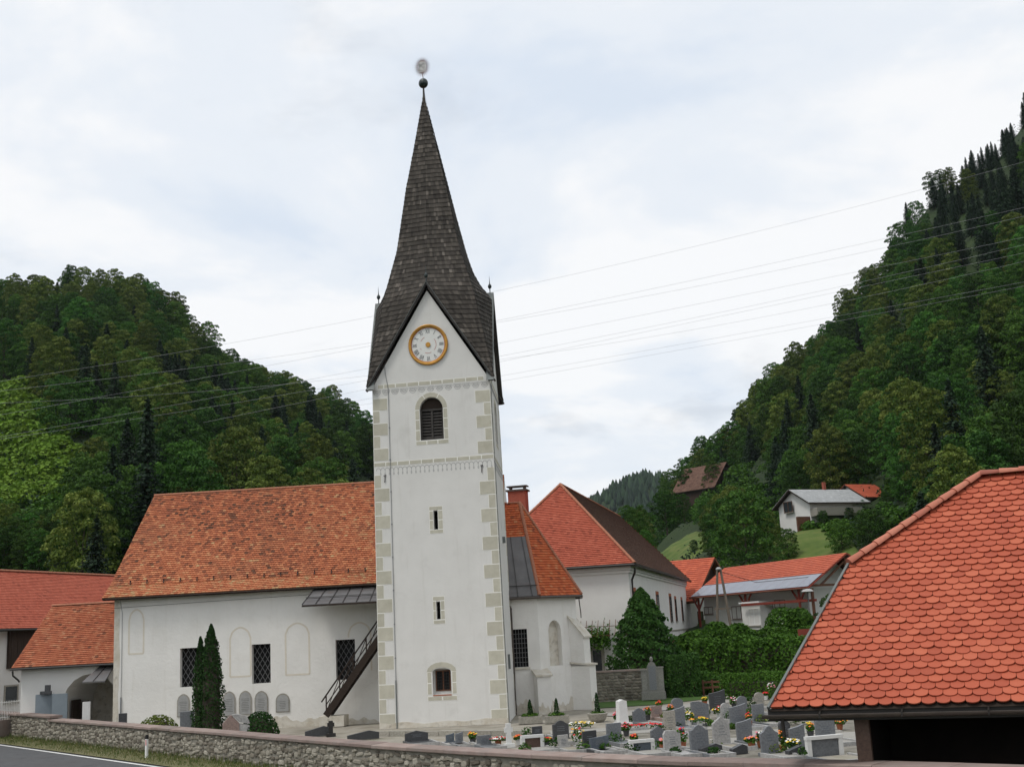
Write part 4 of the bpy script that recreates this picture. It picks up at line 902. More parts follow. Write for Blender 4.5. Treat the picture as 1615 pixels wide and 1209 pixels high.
rf = MB(); rf.add([(-14.5, 0, 5.9), (26.5, 0, 5.9), (26.5, 4.5, 9.78), (-14.5, 4.5, 9.78), (-14.5, 9, 5.9), (26.5, 9, 5.9), (-14.5, .1, 5.8), (26.5, .1, 5.8)], [(0, 1, 2, 3), (3, 2, 5, 4), (0, 6, 7, 1), (6, 4, 5, 7)]); br = part('roof', rf, 'wood_dark', barn)
tb = MB(); plane_tiles(tb, [(-14.5, 0, 5.95), (26.5, 0, 5.95), (26.5, 4.5, 9.83), (-14.5, 4.5, 9.83)], .22, .17, lambda a, b, r: max(0, min(1, r.gauss(.5, .13)-(.35 if r.random() < .03 else 0))), lift=.03); plane_tiles(tb, [(26.5, 9, 5.95), (-14.5, 9, 5.95), (-14.5, 4.5, 9.83), (26.5, 4.5, 9.83)], .3, .34)
part('roof_tiles', tb, 'tile_new', br, kind='stuff'); caps(br, (-14.5, 4.5, 9.83), (26.4, 4.5, 9.83), L=.42, sc=1.1)
g = MB(); g.tube([(-14.5, -.08, 5.86), (26.5, -.08, 5.86)], .07, 6); part('gutter', g, 'gutter_dark', br)
# white railing at the far left
q0, q1 = aty(-14, 1118, 66), aty(33, 1116, 68); rl = thing('white_railing', 'white metal railing in front of the farm building at far left', 'railing', (q0.x, q0.y, 0)); d = q1-q0; zb = .9
for k in range(19):
    s = MB(); p = d*(k/18); s.tube([(p.x, p.y, zb), (p.x, p.y, zb+1.0)], .014, 5); part('baluster', s, 'white_paint', rl)
for z in (zb+.12, zb+.92):
    s = MB(); s.tube([(0, 0, z), (d.x, d.y, z)], .022, 5); part('rail', s, 'white_paint', rl)
s = MB(); s.bar((0, 0, zb-.6), (d.x*1.25, d.y*1.25, zb-.6), .3, 1.2, Z); part('base_wall', s, 'coping', rl)
# ------------------------------------------------------------------ parish house
def rect_window(parent, O, ax, nin, a, b, c, d, name='window', frame='wood_brown', dep=.14, sur=None, mull=True):
    O = V(O); w = MB(); w.prism([(a-.02, c-.02), (b+.02, c-.02), (b+.02, d+.02), (a-.02, d+.02)], O+nin*dep, ax, Z, nin*.03); win = part(name, w, 'glass', parent)
    w = MB(); t = .06
    for q in ((a, a+t, c, d), (b-t, b, c, d), (a+t, b-t, c, c+t), (a+t, b-t, d-t, d)) + ((((a+b)/2-t/2, (a+b)/2+t/2, c+t, d-t),) if mull else ()): w.prism([(q[0], q[2]), (q[1], q[2]), (q[1], q[3]), (q[0], q[3])], O+nin*(dep-.04), ax, Z, nin*.04)
    part('window_frame', w, frame, win)
    w = MB(); w.prism([(a-.1, c-.1), (b+.1, c-.1), (b+.1, c-.01), (a-.1, c-.01)], O-nin*.08, ax, Z, nin*.2); part('window_sill', w, 'sandstone', win)
    if sur:
        w = MB()
        for q in ((a-.18, a-.005, c-.005, d+.25), (b+.005, b+.18, c-.005, d+.25), (a-.005, b+.005, d+.005, d+.25)): w.prism([(q[0], q[2]), (q[1], q[2]), (q[1], q[3]), (q[0], q[3])], O-nin*.02, ax, Z, nin*.03)
        part('window_surround', w, sur, win)
    return win
PK = (6.72, 75.5); PYAW = math.radians(13); HL = 38.
house = thing('parish_house', 'large white hip roofed parish house behind the choir', 'house', (*PK, 0), PYAW)
PS = facade(PK, -math.radians(77)); PF = facade(PK, PYAW)
hol = []
for (p0, p1) in (((997, 951), (1003, 925)), ((1034, 969), (1041, 938)), ((1055, 974), (1061, 945))):
    (a, c), (b, d) = PS(*p0), PS(*p1); m_ = (a+b)/2; hol.append((m_-.75, m_+.75, c, d))
hol = [(h[0], h[1], 4.3, 6.3) for h in hol]; low = [(h[0], h[1], 1.0, 2.7) for h in hol]
for y_ in (27., 32.5): hol.append((y_, y_+1.2, 4.3, 6.15)); low.append((y_, y_+1.2, 1.0, 2.7))
hb = MB(); wall_holes(hb, (0, 0, 0), Y, -X, 0, HL, -.6, 7.93, [], .2)
da, dc = PF(936, 1058), PF(948, 1024); door = (da[0], dc[0], -.2, dc[1])
wall_holes(hb, (-10, 0, 0), X, Y, 0, 10, -.6, 7.93, [(10+door[0], 10+door[1], door[2], door[3])], .25)
hb.poly([(-10, 0, -.6), (-10, 0, 7.93), (-10, HL, 7.93), (-10, HL, -.6)]); hb.poly([(-10, HL, -.6), (-10, HL, 7.93), (0, HL, 7.93), (0, HL, -.6)])
part('wall', hb, 'plaster_house', house)
for h in hol+low: rect_window(house, (0, 0, 0), Y, -X, *h, sur='terracotta', dep=.0, frame='wood_dark')
w = MB(); w.box(door[0], door[1], .2, .24, door[2], door[3]); dr = part('door', w, 'glass', house); w = MB(); w.box(door[0]-.2, door[0]-.01, -.03, .04, -.3, door[3]+.2); w.box(door[1]+.01, door[1]+.2, -.03, .04, -.3, door[3]+.2); w.box(door[0]-.01, door[1]+.01, -.03, .04, door[3]+.01, door[3]+.2); part('door_frame', w, 'sandstone', dr)
w = MB(); w.box(-.01, .09, -.01, HL, 7.43, 7.58); w.box(-10.0, .09, -.09, -.01, 7.43, 7.58); w.box(0.001, .16, -.02, HL, 7.6, 7.92); w.box(-10, .16, -.16, -.02, 7.6, 7.92); part('cornice', w, 'plaster_house', house)
w = MB(); w.box(-.005, .04, -.005, HL, 3.5, 3.62); part('string_course', w, 'sandstone', house)
ev = .5; ez = 7.98; e = [V((-10-ev, -ev, ez)), V((ev, -ev, ez)), V((ev, HL+ev, ez)), V((-10-ev, HL+ev, ez))]; A1, A2 = V((-5, 5.0, 13.95)), V((-5, HL-5, 13.95))
rb = MB(); rb.add([p-Z*.06 for p in e+[A1, A2]], [(0, 1, 4), (1, 2, 5, 4), (2, 3, 5), (3, 0, 4, 5), (3, 2, 1, 0)]); hr = part('roof', rb, 'wood_dark', house)
tb = MB(); plane_tiles(tb, [e[0], e[1], A1], .20, .17, lambda a, b, r: max(0, min(1, r.gauss(.5, .15) - (.35 if r.random() < .05 else 0)))); plane_tiles(tb, [e[2], e[3], A2], .3, .34); plane_tiles(tb, [e[3], e[0], A1, A2], .3, .34)
part('roof_tiles', tb, 'tile_new', hr, kind='stuff', label='new red tiles on the hip end')
tb = MB(); plane_tiles(tb, [e[1], e[2], A2, A1], .24, .2, lambda a, b, r: max(0, min(1, r.gauss(.5, .2)))); part('roof_tiles', tb, 'tile_brown', hr, kind='stuff', label='old brown tiles on the long slope')
caps(hr, e[1]+Z*.03, A1+Z*.03, L=.36, sc=.9); caps(hr, A1+Z*.02, A2+Z*.02, L=.42); caps(hr, e[0]+Z*.03, A1+Z*.03, L=.36, sc=.9)
g = MB()
for a, b in ((e[0], e[1]), (e[1], e[2])): g.tube([a-Z*.08, b-Z*.08], .085, 7)
part('gutter', g, 'gutter_dark', hr)
g = MB(); g.tube([(.45, -.2, 7.65), (.35, .3, 7.4), (.12, .55, 7.0), (.12, .55, 3), (.12, .55, 0)], .07, 7); part('downpipe', g, 'gutter_dark', house)
own = Matrix.Translation((*PK, 0)) @ Matrix.Rotation(-PYAW, 4, 'Z'); cq = own.inverted() @ aty(818, 800, 83); ct = own.inverted() @ aty(818, 775, 83)
w = MB(); w.box(cq.x-.62, cq.x+.62, cq.y-.5, cq.y+.5, 7.9, ct.z); ch = part('chimney', w, 'brick_red', hr); w = MB(); w.box(cq.x-.74, cq.x+.74, cq.y-.6, cq.y+.6, ct.z, ct.z+.12)
for dx in (-.5, .5): w.box(cq.x+dx-.05, cq.x+dx+.05, cq.y-.3, cq.y+.3, ct.z+.12, ct.z+.32)
w.box(cq.x-.72, cq.x+.72, cq.y-.4, cq.y+.4, ct.z+.32, ct.z+.40); part('chimney_cover', w, 'gutter', ch)
# vine trellis on the parish house front
tr = thing('vine_trellis', 'wooden vine trellis with green climber on the parish house front', 'trellis', (*PK, 0), PYAW); x0, z0 = PF(918, 1003); x1, z1 = PF(990, 979)
for k in range(9):
    s = MB(); x = x0+(x1-x0)*k/8; s.bar((x, -.9, z0-.1), (x, -.1, z1+.15), .03, .03, X); part('rafter', s, 'wood_brown', tr)
for y, z in ((-.75, z0), (-.35, z0+.55)):
    s = MB(); s.bar((x0-.2, y, z), (x1+.2, y, z), .035, .035, Z); part('batten', s, 'wood_brown', tr)
VINE = (tr, x0, x1, z0)

# ------------------------------------------------------------------ low stone wall and family monument by the lawn
SWY = 69.3
sw = thing('garden_stone_wall', 'rough grey stone wall below the parish house beside the lawn', 'wall', (0, 0, 0)); A, B = aty(938, 1090, SWY), aty(1018, 1092, SWY); WT = aty(975, 1056, SWY).z
w = MB(); w.box(A.x, B.x+.6, SWY, SWY+.4, -.4, WT-.1); part('mortar_core', w, 'mortar', sw)
w = MB(); w.box(A.x, B.x+.6, SWY-.1, SWY+.45, WT-.095, WT); part('coping', w, 'coping', sw)
z = -.1; rr_ = random.Random(5); rest = MB()
while z < WT-.2:
    h = rr_.uniform(.13, .2); x = A.x
    while x < B.x+.3:
        w_ = rr_.uniform(.2, .5); g = rr_.randrange(14); rest.add([(x+w_/2+a*(w_-.02), SWY+b*.05, z+h/2+c*(h-.02)) for a, b, c in geos[g][0]], geos[g][1], 0, rr_.random()*.6); x += w_
    z += h
part('rubble_stones', rest, 'stone_rest', sw, kind='stuff')
mq = aty(1031, 1096, 68.2); mo = thing('family_monument', 'wide pale stone family tomb monument with tall central panel before the hedge', 'monument', (mq.x, mq.y, 0), .05); MF = facade((mq.x, mq.y), .05)
bz = MF(1031, 1096)[1]; mo.scale = (.78, .8, .74); w = MB(); w.box(-.86, .86, -.3, .3, bz-.2, bz+.38); part('base', w, 'tomb_stone', mo)
w = MB(); w.prism([(-.34, bz+.38), (.34, bz+.38), (.34, bz+2.2), (.2, bz+2.5), (0, bz+2.62), (-.2, bz+2.5), (-.34, bz+2.2)], (0, -.2, 0), X, Z, Y*.35); cp2 = part('central_panel', w, 'tomb_stone', mo); w = MB(); w.box(-.25, .25, -.215, -.19, bz+.5, bz+2.3); part('inscription_panel', w, 'granite_grey', cp2)
for sx in (-1, 1):
    w = MB(); w.box(min(sx*.34, sx*.80), max(sx*.34, sx*.80), -.15, .15, bz+.38, bz+1.95+(.15 if sx > 0 else 0)); wg = part('side_wing', w, 'tomb_stone', mo)
    w = MB(); a, b = sorted((sx*.42, sx*.74)); w.prism([(a, bz+.55)]+arch_top(a, b, bz+1.3, bz+1.75, 'point')+[(b, bz+.55)], (0, -.165, 0), X, Z, Y*.03); part('arched_relief', w, 'tomb_stone', wg)
    w = MB(); a, b = sorted((sx*.33, sx*.84)); t_ = bz+1.95+(.15 if sx > 0 else 0); w.box(a, b, -.2, .2, t_, t_+.09); part('wing_cap', w, 'tomb_stone', wg)
w = MB(); w.lathe([(.02, bz+2.72), (.12, bz+2.62), (.13, bz+2.86), (.06, bz+2.93), (.01, bz+2.98)], 9); part('finial_urn', w, 'tomb_stone', mo)

fq = aty(1066, 1086, 70.5); fe = aty(1138, 1082, 70.5); ff = thing('wooden_rail_fence', 'low brown wooden rail fence between the monument hedge and the clipped hedge', 'fence', (fq.x, fq.y, 0)); d = fe-fq
for k in range(6):
    s = MB(); s.box(d.x*k/5-.05, d.x*k/5+.05, d.y*k/5-.05, d.y*k/5+.05, -.1, .85); part('post', s, 'wood_brown', ff)
for z in (.42, .72):
    s = MB(); s.bar((0, 0, z), (d.x, d.y, z), .05, .11, Z); part('rail', s, 'wood_brown', ff)
# ------------------------------------------------------------------ street houses on the right
SYAW = math.radians(66.4); SO = (15.79, 111.0); st = thing('long_red_roof_house', 'long white house with red roof and pale panel strip along its eave', 'house', (*SO, 0), SYAW); SL = 17.6
SFp = facade(SO, SYAW, 1.0); hb = MB(); wall_holes(hb, (0, 1.0, 0), X, Y, 0, SL-2, 2.6, 6.9, [], .2)
hb.poly([(SL-2, 1.0, 2.6), (SL-2, 6.4, 2.6), (SL-2, 6.4, 6.4), (SL-2, 3.8, 8.6), (SL-2, 1.0, 6.9)]); hb.poly([(0, 1, 2.6), (0, 1, 6.9), (0, 3.8, 8.6), (0, 6.4, 6.4), (0, 6.4, 2.6)]); part('wall', hb, 'plaster_house', st)
for (p0, p1) in (((1157, 980), (1167, 955)), ((1207, 966), (1215, 949)), ((1226, 962), (1234, 945)), ((1114, 972), (1121, 956))):
    (a, c), (b, d) = SFp(*p0), SFp(*p1)
    if a < 0: continue
    rect_window(st, (0, 1.0, 0), X, Y, (a+b)/2-.75, (a+b)/2+.75, c+.2, d, dep=.02)
rb = MB(); rb.add([(-.3, -.3, 6.35), (SL, -.3, 6.35), (SL, 3.8, 8.95), (-.3, 3.8, 8.95), (-.3, 7.9, 6.35), (SL, 7.9, 6.35), (-.3, -.3, 6.25), (SL, -.3, 6.25), (SL, 3.8, 8.85), (-.3, 3.8, 8.85)], [(0, 1, 2, 3), (3, 2, 5, 4), (0, 6, 7, 1), (6, 9, 8, 7), (1, 7, 8, 2), (2, 8, 5), (0, 3, 9, 6)]); sr = part('roof', rb, 'wood_red', st)
pA = lambda t, x: V((x, -.3+4.1*t, 6.35+2.6*t))
tb = MB(); plane_tiles(tb, [pA(.40, -.3)+Z*.04, pA(.40, SL)+Z*.04, pA(1, SL)+Z*.04, pA(1, -.3)+Z*.04], .3, .3, tnc, lift=.04); plane_tiles(tb, [(SL, 7.9, 6.39), (-.3, 7.9, 6.39), (-.3, 3.8, 8.99), (SL, 3.8, 8.99)], .3, .3, tnc); part('roof_tiles', tb, 'tile_street', sr, kind='stuff')
n = V((0, -2.6, 4.1)).normalized()
for k in range(12):
    x0_, x1_ = -.2+k*(SL+.1)/12, -.2+(k+1)*(SL+.1)/12-.03; w = MB(); a_, b_ = pA(.02, 0), pA(.385, 0); w.add([V((x0_, a_.y, a_.z))+n*.07, V((x1_, a_.y, a_.z))+n*.07, V((x1_, b_.y, b_.z))+n*.07, V((x0_, b_.y, b_.z))+n*.07], [(0, 1, 2, 3)]); part('roof_panel', w, 'solar', sr)
for k in range(3):
    x = .6+k*7.6; s = MB(); s.bar((x, .05, 2.8), (x, .05, 6.3), .16, .16, Y); ps = part('post', s, 'wood_red', st); s = MB(); s.bar((x, .05, 5.2), (x+.9, .05, 6.25), .12, .12, Y); s.bar((x, .05, 5.2), (x-.9, .05, 6.25), .12, .12, Y); part('knee_brace', s, 'wood_red', ps)
s = MB(); s.bar((8.5, -.6, 5.35), (SL, -.6, 5.35), .14, .2, Z); s.bar((8.5, .3, 5.35), (SL, .3, 5.35), .14, .2, Z); part('pergola_beam', s, 'wood_red', st)
for y in (.3, 3.8, 7.2):
    s = MB(); s.bar((SL-.4, y, 3), (SL-.4, y, 6.3 if y != 3.8 else 8.8), .18, .18, Y); part('gable_post', s, 'wood_brown', st)
s = MB(); s.bar((SL-.4, .2, 6.5), (SL-.4, 7.3, 6.5), .16, .18, Z); s.bar((SL-.4, 1.2, 6.5), (SL-.4, 3.7, 8.3), .14, .14, X); s.bar((SL-.4, 6.4, 6.5), (SL-.4, 3.9, 8.3), .14, .14, X); part('gable_truss', s, 'wood_brown', st)
g = MB(); g.tube([(-.3, -.36, 6.3), (SL, -.36, 6.3)], .07, 6); part('gutter', g, 'wood_brown', sr)
xa, xb = facade(SO, SYAW, -.2)(1170, 965)[0], facade(SO, SYAW, -.2)(1199, 965)[0]; ab = MB(); ab.box(xa, xb, -.2, 2.0, 2.6, 5.45); an = part('porch_annex', ab, 'plaster_house', st); rect_window(st, (0, -.2, 0), X, Y, xa+1.0, xa+2.6, 3.6, 5.0, frame='white_paint', dep=.01)
w = MB(); w.box(xa-.15, xb+.15, -.35, 2.0, 5.46, 5.6); part('annex_roof', w, 'white_paint', an)
# gabled house next to it
GY = math.radians(33); GC = (15.6, 112.6); gh = thing('gabled_red_roof_house', 'white gabled house with steep orange red roof beside the long house', 'house', (*GC, 0), GY)
hb = MB(); wall_holes(hb, (-12, 0, 0), X, Y, 0, 12, 2.5, 6.5, [], .2); hb.poly([(0, 0, 2.5), (0, 9, 2.5), (0, 9, 6.5), (0, 4.5, 9.9), (0, 0, 6.5)]); hb.poly([(-12, 0, 2.5), (-12, 0, 6.5), (-12, 4.5, 9.9), (-12, 9, 6.5), (-12, 9, 2.5)]); hb.poly([(0, 9, 2.5), (-12, 9, 2.5), (-12, 9, 6.5), (0, 9, 6.5)]); part('wall', hb, 'plaster_house', gh)
for a, b, c, d in ((2.6, 3.8, 6.7, 8.2), (1.4, 2.6, 3.7, 5.1), (5.2, 6.4, 3.7, 5.1)): rect_window(gh, (0, 0, 0), Y, -X, a, b, c, d, dep=-.02)
rect_window(gh, (-12, 0, 0), X, Y, 10.2, 11.3, 3.6, 5.2, frame='white_paint', dep=.01)
w = MB(); w.box(-1.9, -.6, -.25, -.05, 3.3, 3.5); part('window_box', w, 'petal_red', gh)
rb = MB(); rb.add([(-12.6, -.7, 6.0), (.9, -.7, 6.0), (.9, 4.5, 10.15), (-12.6, 4.5, 10.15), (-12.6, 9.7, 6.0), (.9, 9.7, 6.0), (.9, -.6, 5.85), (.9, 4.5, 9.95), (.9, 9.6, 5.85), (-12.6, -.6, 5.85), (-12.6, 9.6, 5.85), (-12.6, 4.5, 9.95)], [(0, 1, 2, 3), (3, 2, 5, 4), (1, 6, 7, 2), (2, 7, 8, 5), (0, 9, 6, 1), (9, 11, 7, 6), (11, 10, 8, 7)]); gr = part('roof', rb, 'wood_brown', gh)
tb = MB(); plane_tiles(tb, [(-12.6, -.7, 6.04), (.9, -.7, 6.04), (.9, 4.5, 10.19), (-12.6, 4.5, 10.19)], .3, .32, tnc, lift=.05); plane_tiles(tb, [(.9, 9.7, 6.04), (-12.6, 9.7, 6.04), (-12.6, 4.5, 10.19), (.9, 4.5, 10.19)], .3, .32, tnc); part('roof_tiles', tb, 'tile_street', gr, kind='stuff')
w = MB(); w.prism([(1.0, 6.6), (8.0, 6.6), (4.5, 9.4)], (.02, 0, 1.0-.4), Y, Z, X*.03); part('gable_boarding', w, 'wood_dark', gh)
dm = MB(); dm.add([(-7.4, 1.0, 7.4), (-3.4, 1.0, 7.4), (-5.4, 3.8, 9.75), (-5.4, .2, 8.9)], [(0, 1, 3), (1, 2, 3), (2, 0, 3)]); part('dormer_roof', dm, 'tile_street', gr)
w = MB(); w.box(-9.2, -8.5, 3.6, 4.3, 9.0, 10.9); part('chimney', w, 'sandstone', gr)
# timber A-frame utility pole
uq = aty(1141, 985, 90); up_ = thing('utility_pole', 'wooden A-frame utility pole in front of the long house', 'pole', (uq.x, uq.y, 0), .1); tz_ = aty(1136, 898, 90).z
for sx, tx_ in ((-.62, -.12), (.75, .14)):
    s = MB(); s.tube([(sx, 0, 1.5), (tx_, 0, tz_)], [.12, .085], 8); part('pole_leg', s, 'wood_pole', up_)
s = MB(); s.bar((-.6, 0, uq.z+1.2), (.65, 0, uq.z+1.2), .1, .14, Z); part('cross_beam', s, 'wood_pole', up_); s = MB(); s.lathe([(.2, tz_), (.22, tz_+.08), (.1, tz_+.2)], 8); part('cap', s, 'granite_light', up_)
s = MB(); p_ = V((0, 0, tz_-.1)); s.tube([p_, p_+V((3, 3, -.9)), p_+V((7.5, 7, -.6))], .02, 4); part('service_cable', s, 'iron', up_)
# street lamp
lq = aty(1279, 985, 88); sl_ = thing('garden_lamp', 'slim garden lamp with pale dish shade by the long house', 'lamp', (lq.x, lq.y, 0)); lt = aty(1279, 932, 88).z
s = MB(); s.tube([(0, 0, 2), (0, 0, lt)], .05, 6); part('pole', s, 'grille', sl_); s = MB(); s.lathe([(.12, lt-.05), (.48, lt), (.30, lt+.16), (.05, lt+.2)], 12); part('lamp_shade', s, 'granite_light', sl_)
# red screen panel among the hedges
rq = aty(1274, 1000, 76); s = MB(); s.box(-.6, 1.4, -.06, .06, -1.2, .35); 
o = part('red_screen_panel', s, 'wood_red'); o.location = rq; tag(o, 'dark red screen panel between the hedge and the tiled roof', 'panel')

# ------------------------------------------------------------------ houses on the hillside
def hill_house(name, label, Cpx, Yd, yaw, L, D, ze, zr_, zb, wallm, roofm, base=6.):
    c = hit(*Cpx, Yd*.6) if name != 'hillside_annex' else aty(*Cpx, WHY*1.03); t = thing(name, label, 'house', (c.x, c.y, c.z), yaw); k_ = c.y/Yd; print(name, c); L, D, ze, zr_ = L*k_, D*k_, ze*k_, zr_*k_
    hb = MB(); wall_holes(hb, (-L, 0, 0), X, Y, 0, L, -base, ze, [], .2); hb.poly([(0, 0, -base), (0, D, -base), (0, D, ze), (0, D/2, zr_-.2), (0, 0, ze)]); hb.poly([(-L, 0, -base), (-L, 0, ze), (-L, D/2, zr_-.2), (-L, D, ze), (-L, D, -base)]); part('wall', hb, wallm, t)
    o_ = .7; k = (zr_-ze)/(D/2); zo = ze-k*o_
    rb = MB(); rb.add([(-L-o_, -o_, zo), (o_, -o_, zo), (o_, D/2, zr_), (-L-o_, D/2, zr_), (-L-o_, D+o_, zo), (o_, D+o_, zo)]+[(-L-o_, -o_, zo-.2), (o_, -o_, zo-.2), (o_, D/2, zr_-.2), (-L-o_, D/2, zr_-.2), (-L-o_, D+o_, zo-.2), (o_, D+o_, zo-.2)], [(0, 1, 2, 3), (3, 2, 5, 4), (6, 9, 8, 7), (9, 10, 11, 8), (0, 6, 7, 1), (1, 7, 8, 2), (2, 8, 11, 5), (0, 3, 9, 6), (3, 4, 10, 9)]); r = part('roof', rb, 'wood_dark', t)
    tb = MB(); plane_tiles(tb, [(-L-o_, -o_, zo+.03), (o_, -o_, zo+.03), (o_, D/2, zr_+.03), (-L-o_, D/2, zr_+.03)], .5, .4, tnc, lift=.05); plane_tiles(tb, [(o_, D+o_, zo+.03), (-L-o_, D+o_, zo+.03), (-L-o_, D/2, zr_+.03), (o_, D/2, zr_+.03)], .5, .5, tnc); part('roof_tiles', tb, roofm, r, kind='stuff')
    return t
mat('tile_grey', [(.0, (.36, .37, .37)), (1., (.48, .49, .49))], src='tone', scale=.5, rough=.7)
wh = hill_house('hillside_house', 'white hillside house under a pale grey roof', (1364, 811), 222, -math.radians(24), 12.4, 9.5, 2.7, 5.3, 0, 'plaster_house', 'tile_grey')
WHY = wh.location.y
wks = WHY/222
rect_window(wh, (-12.8*wks, 0, 0), -Y, X, -5.5, -3.5, .9, 2.4, dep=-.05); w = MB(); w.box(-9.5, -2.0, -1.6, -.02, -.2, .9); part('balcony', w, 'sandstone', wh); w = MB(); w.box(-12.0, -9.8, -.3, .0, -2.4, -.2); part('garage_door', w, 'wood_brown', wh)
w = MB(); w.box(-4.0, -3.6, 3.4, 3.8, 4.0, 5.1); part('chimney', w, 'brick_red', wh)
rh = hill_house('hillside_annex', 'small building with orange red roof joined to the grey roofed hillside house', (1402, 803), 228, -math.radians(24), 5.4, 9.0, 2.8, 5.4, 0, 'plaster_house', 'tile_street')
bh = hill_house('hillside_barn', 'old wooden barn with rusty brown roof among hillside trees', (1128, 786), 262, math.radians(48), 11.5, 9., 3.2, 8.4, 0, 'barn_wood', 'tile_barn' if mat('tile_barn', [(.0, (.10, .055, .04)), (1., (.19, .11, .08))], src='tone', scale=.4, rough=.9) else '')
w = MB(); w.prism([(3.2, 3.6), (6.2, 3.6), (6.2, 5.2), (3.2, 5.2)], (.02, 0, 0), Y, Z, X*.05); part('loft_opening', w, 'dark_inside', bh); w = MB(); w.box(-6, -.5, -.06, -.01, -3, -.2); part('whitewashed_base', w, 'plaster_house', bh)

# ------------------------------------------------------------------ tiled shed roof in the right foreground
SHY = math.radians(24); E0s = V((4.807, 24.5, 2.416)); PIT = math.radians(46)
shed = thing('tiled_shed', 'timber shed with bright red scalloped tile roof in the right foreground', 'shed', (E0s.x, E0s.y, 0), SHY)
z0 = E0s.z; cpi, spi = math.cos(PIT), math.sin(PIT); SM = V((0, cpi, spi)); SX = 9.2; SR = 6.45; hw = SR*cpi
q = lambda a, b: V((a, b*cpi, z0+b*spi)); bk = lambda a, b: V((a, 2*hw-b*cpi, z0+b*spi)); VT, RT_ = (1.45, 3.92), (4.3, SR)
dn = V((0, spi, -cpi))*.03
rb = MB(); rb.add([q(0, 0), q(SX, 0), q(SX, SR), q(*RT_), q(*VT), bk(0, 0), bk(SX, 0), bk(*VT)], [(0, 1, 2, 3, 4), (5, 7, 3, 2, 6), (0, 4, 7, 5), (4, 3, 7), (1, 6, 2)]); 
shr = part('roof', MB(), 'wood_dark', shed); shr.data = (lambda m_: (m_.transform(Matrix.Translation(-Z*.06)), m_)[1])(rb.mesh('roof', 'wood_dark'))
keep = []; tb = MB(); rs_ = random.Random(9); TWd, TE = .265, .1735
roof_tiles(tb, q(0, 0), X, SM, [(0, 0), (SX, 0), (SX, SR), RT_, VT], TWd, TE, rs_, lift=.038, rounded=.42, keep=keep, gap=.003, tonefn=lambda a, b, r: max(0, min(1, r.gauss(.5, .28))))
def tile_pts(w, e, rd=.42):
    a, c = -w/2+.003, w/2-.003; low = [(a, e*rd)] + [(math.cos(t)*c, e*rd*(1+math.sin(t))) for t in [math.pi*(1+i/8) for i in range(1, 8)]] + [(c, e*rd)]
    return low, [(c, e*1.55), (a, e*1.55)]
low_, top_ = tile_pts(TWd, TE); nn = X.cross(SM)
def tile_geo(dz):
    F = lambda p, h: X*p[0]+SM*p[1]+nn*h; fr = [F(p, dz-.001*abs(p[0])) for p in low_]; bkp = [F(p, -.004) for p in top_]; un = [F(p, dz-.03) for p in low_]; k = len(fr)
    return fr+bkp+un, [tuple(range(k+2))] + [(i, k+2+i, k+3+i, i+1) for i in range(k-1)] + [(k+1, k+2, 0), (k-1, k+2+k-1, k)]
tg = [tile_geo(.038+.004*i) for i in range(3)]; tms = []
for g_ in tg: b = MB(); b.add(*g_); tms.append(b.mesh('roof_tile', 'tile_shed'))
own = Matrix.Translation((E0s.x, E0s.y, 0)) @ Matrix.Rotation(-SHY, 4, 'Z'); rank = []
for i, (p, dz, tn) in enumerate(keep):
    a, b, k = proj(own @ p)
    if a < 1612 and b < 1150: rank.append((k, i))
rank.sort(); single = {i for _, i in rank[:300]}
for i, (p, dz, tn) in enumerate(keep):
    g_ = rs_.randrange(3)
    if i in single: o = link('roof_tile', tms[g_], shr); o.location = p+SM*rs_.gauss(0, .006); o.rotation_euler = (rs_.uniform(-.025, .025), rs_.uniform(-.02, .02), rs_.uniform(-.035, .035))
    else: tb.add([v+p for v in tg[g_][0]], tg[g_][1], 0, tn)
part('roof_tiles', tb, 'tile_shed_rest', shr, kind='stuff')
tb = MB(); plane_tiles(tb, [bk(SX, 0), bk(0, 0), bk(*VT), bk(*RT_), bk(SX, SR)], .265, .25, tnc); plane_tiles(tb, [bk(0, 0), q(0, 0), q(*VT), bk(*VT)], .265, .25, tnc); plane_tiles(tb, [bk(*VT), q(*VT), q(*RT_)], .265, .25, tnc); part('roof_tiles', tb, 'tile_shed_rest', shr, kind='stuff', label='tiles on the hidden slopes')
hc = half_tube(.44, .15, 9, tap=.70).mesh('hip_tile', 'ridge_shed' if mat('ridge_shed', [(0, (.30, .10, .07)), (.5, (.42, .14, .09)), (1, (.50, .19, .125))], src='object', scale=5, rough=.75, stain=[(6, .58, .75, (.26, .13, .09), .6)]) else '')
caps(shr, q(*VT)+Z*.03, q(*RT_)+Z*.05, L=.40, mesh=hc, name='hip_tile'); caps(shr, q(*RT_)+Z*.05, q(SX, SR)+Z*.05, L=.40, mesh=hc, name='ridge_tile')
s = MB(); s.bar(q(-.02, -.02)+nn*.03, q(VT[0]-.02, VT[1])+nn*.03, .05, .07, nn); part('verge_strip', s, 'metal_green', shr)
s = MB(); s.box(-.05, SX, .04, .08, z0-.26, z0-.02); part('fascia_board', s, 'gutter_dark', shr)
g = MB(); vs_ = []; n = 9; gx = [-.14]+[i*1.0 for i in range(1, 10)]+[SX]
for x in gx: vs_ += [(x, -.075+.075*math.cos(math.pi*(1+i/n)), z0-.13+.075*math.sin(math.pi*(1+i/n))) for i in range(n+1)] + [(x, -.075+.068*math.cos(math.pi*(2-i/n)), z0-.13+.068*math.sin(math.pi*(2-i/n))) for i in range(n+1)]
k = 2*(n+1); g.add(vs_, [(i*k+j, i*k+(j+1) % k, (i+1)*k+(j+1) % k, (i+1)*k+j) for i in range(len(gx)-1) for j in range(k)] + [tuple(range(n+1))]); gut = part('gutter', g, 'gutter', shr)
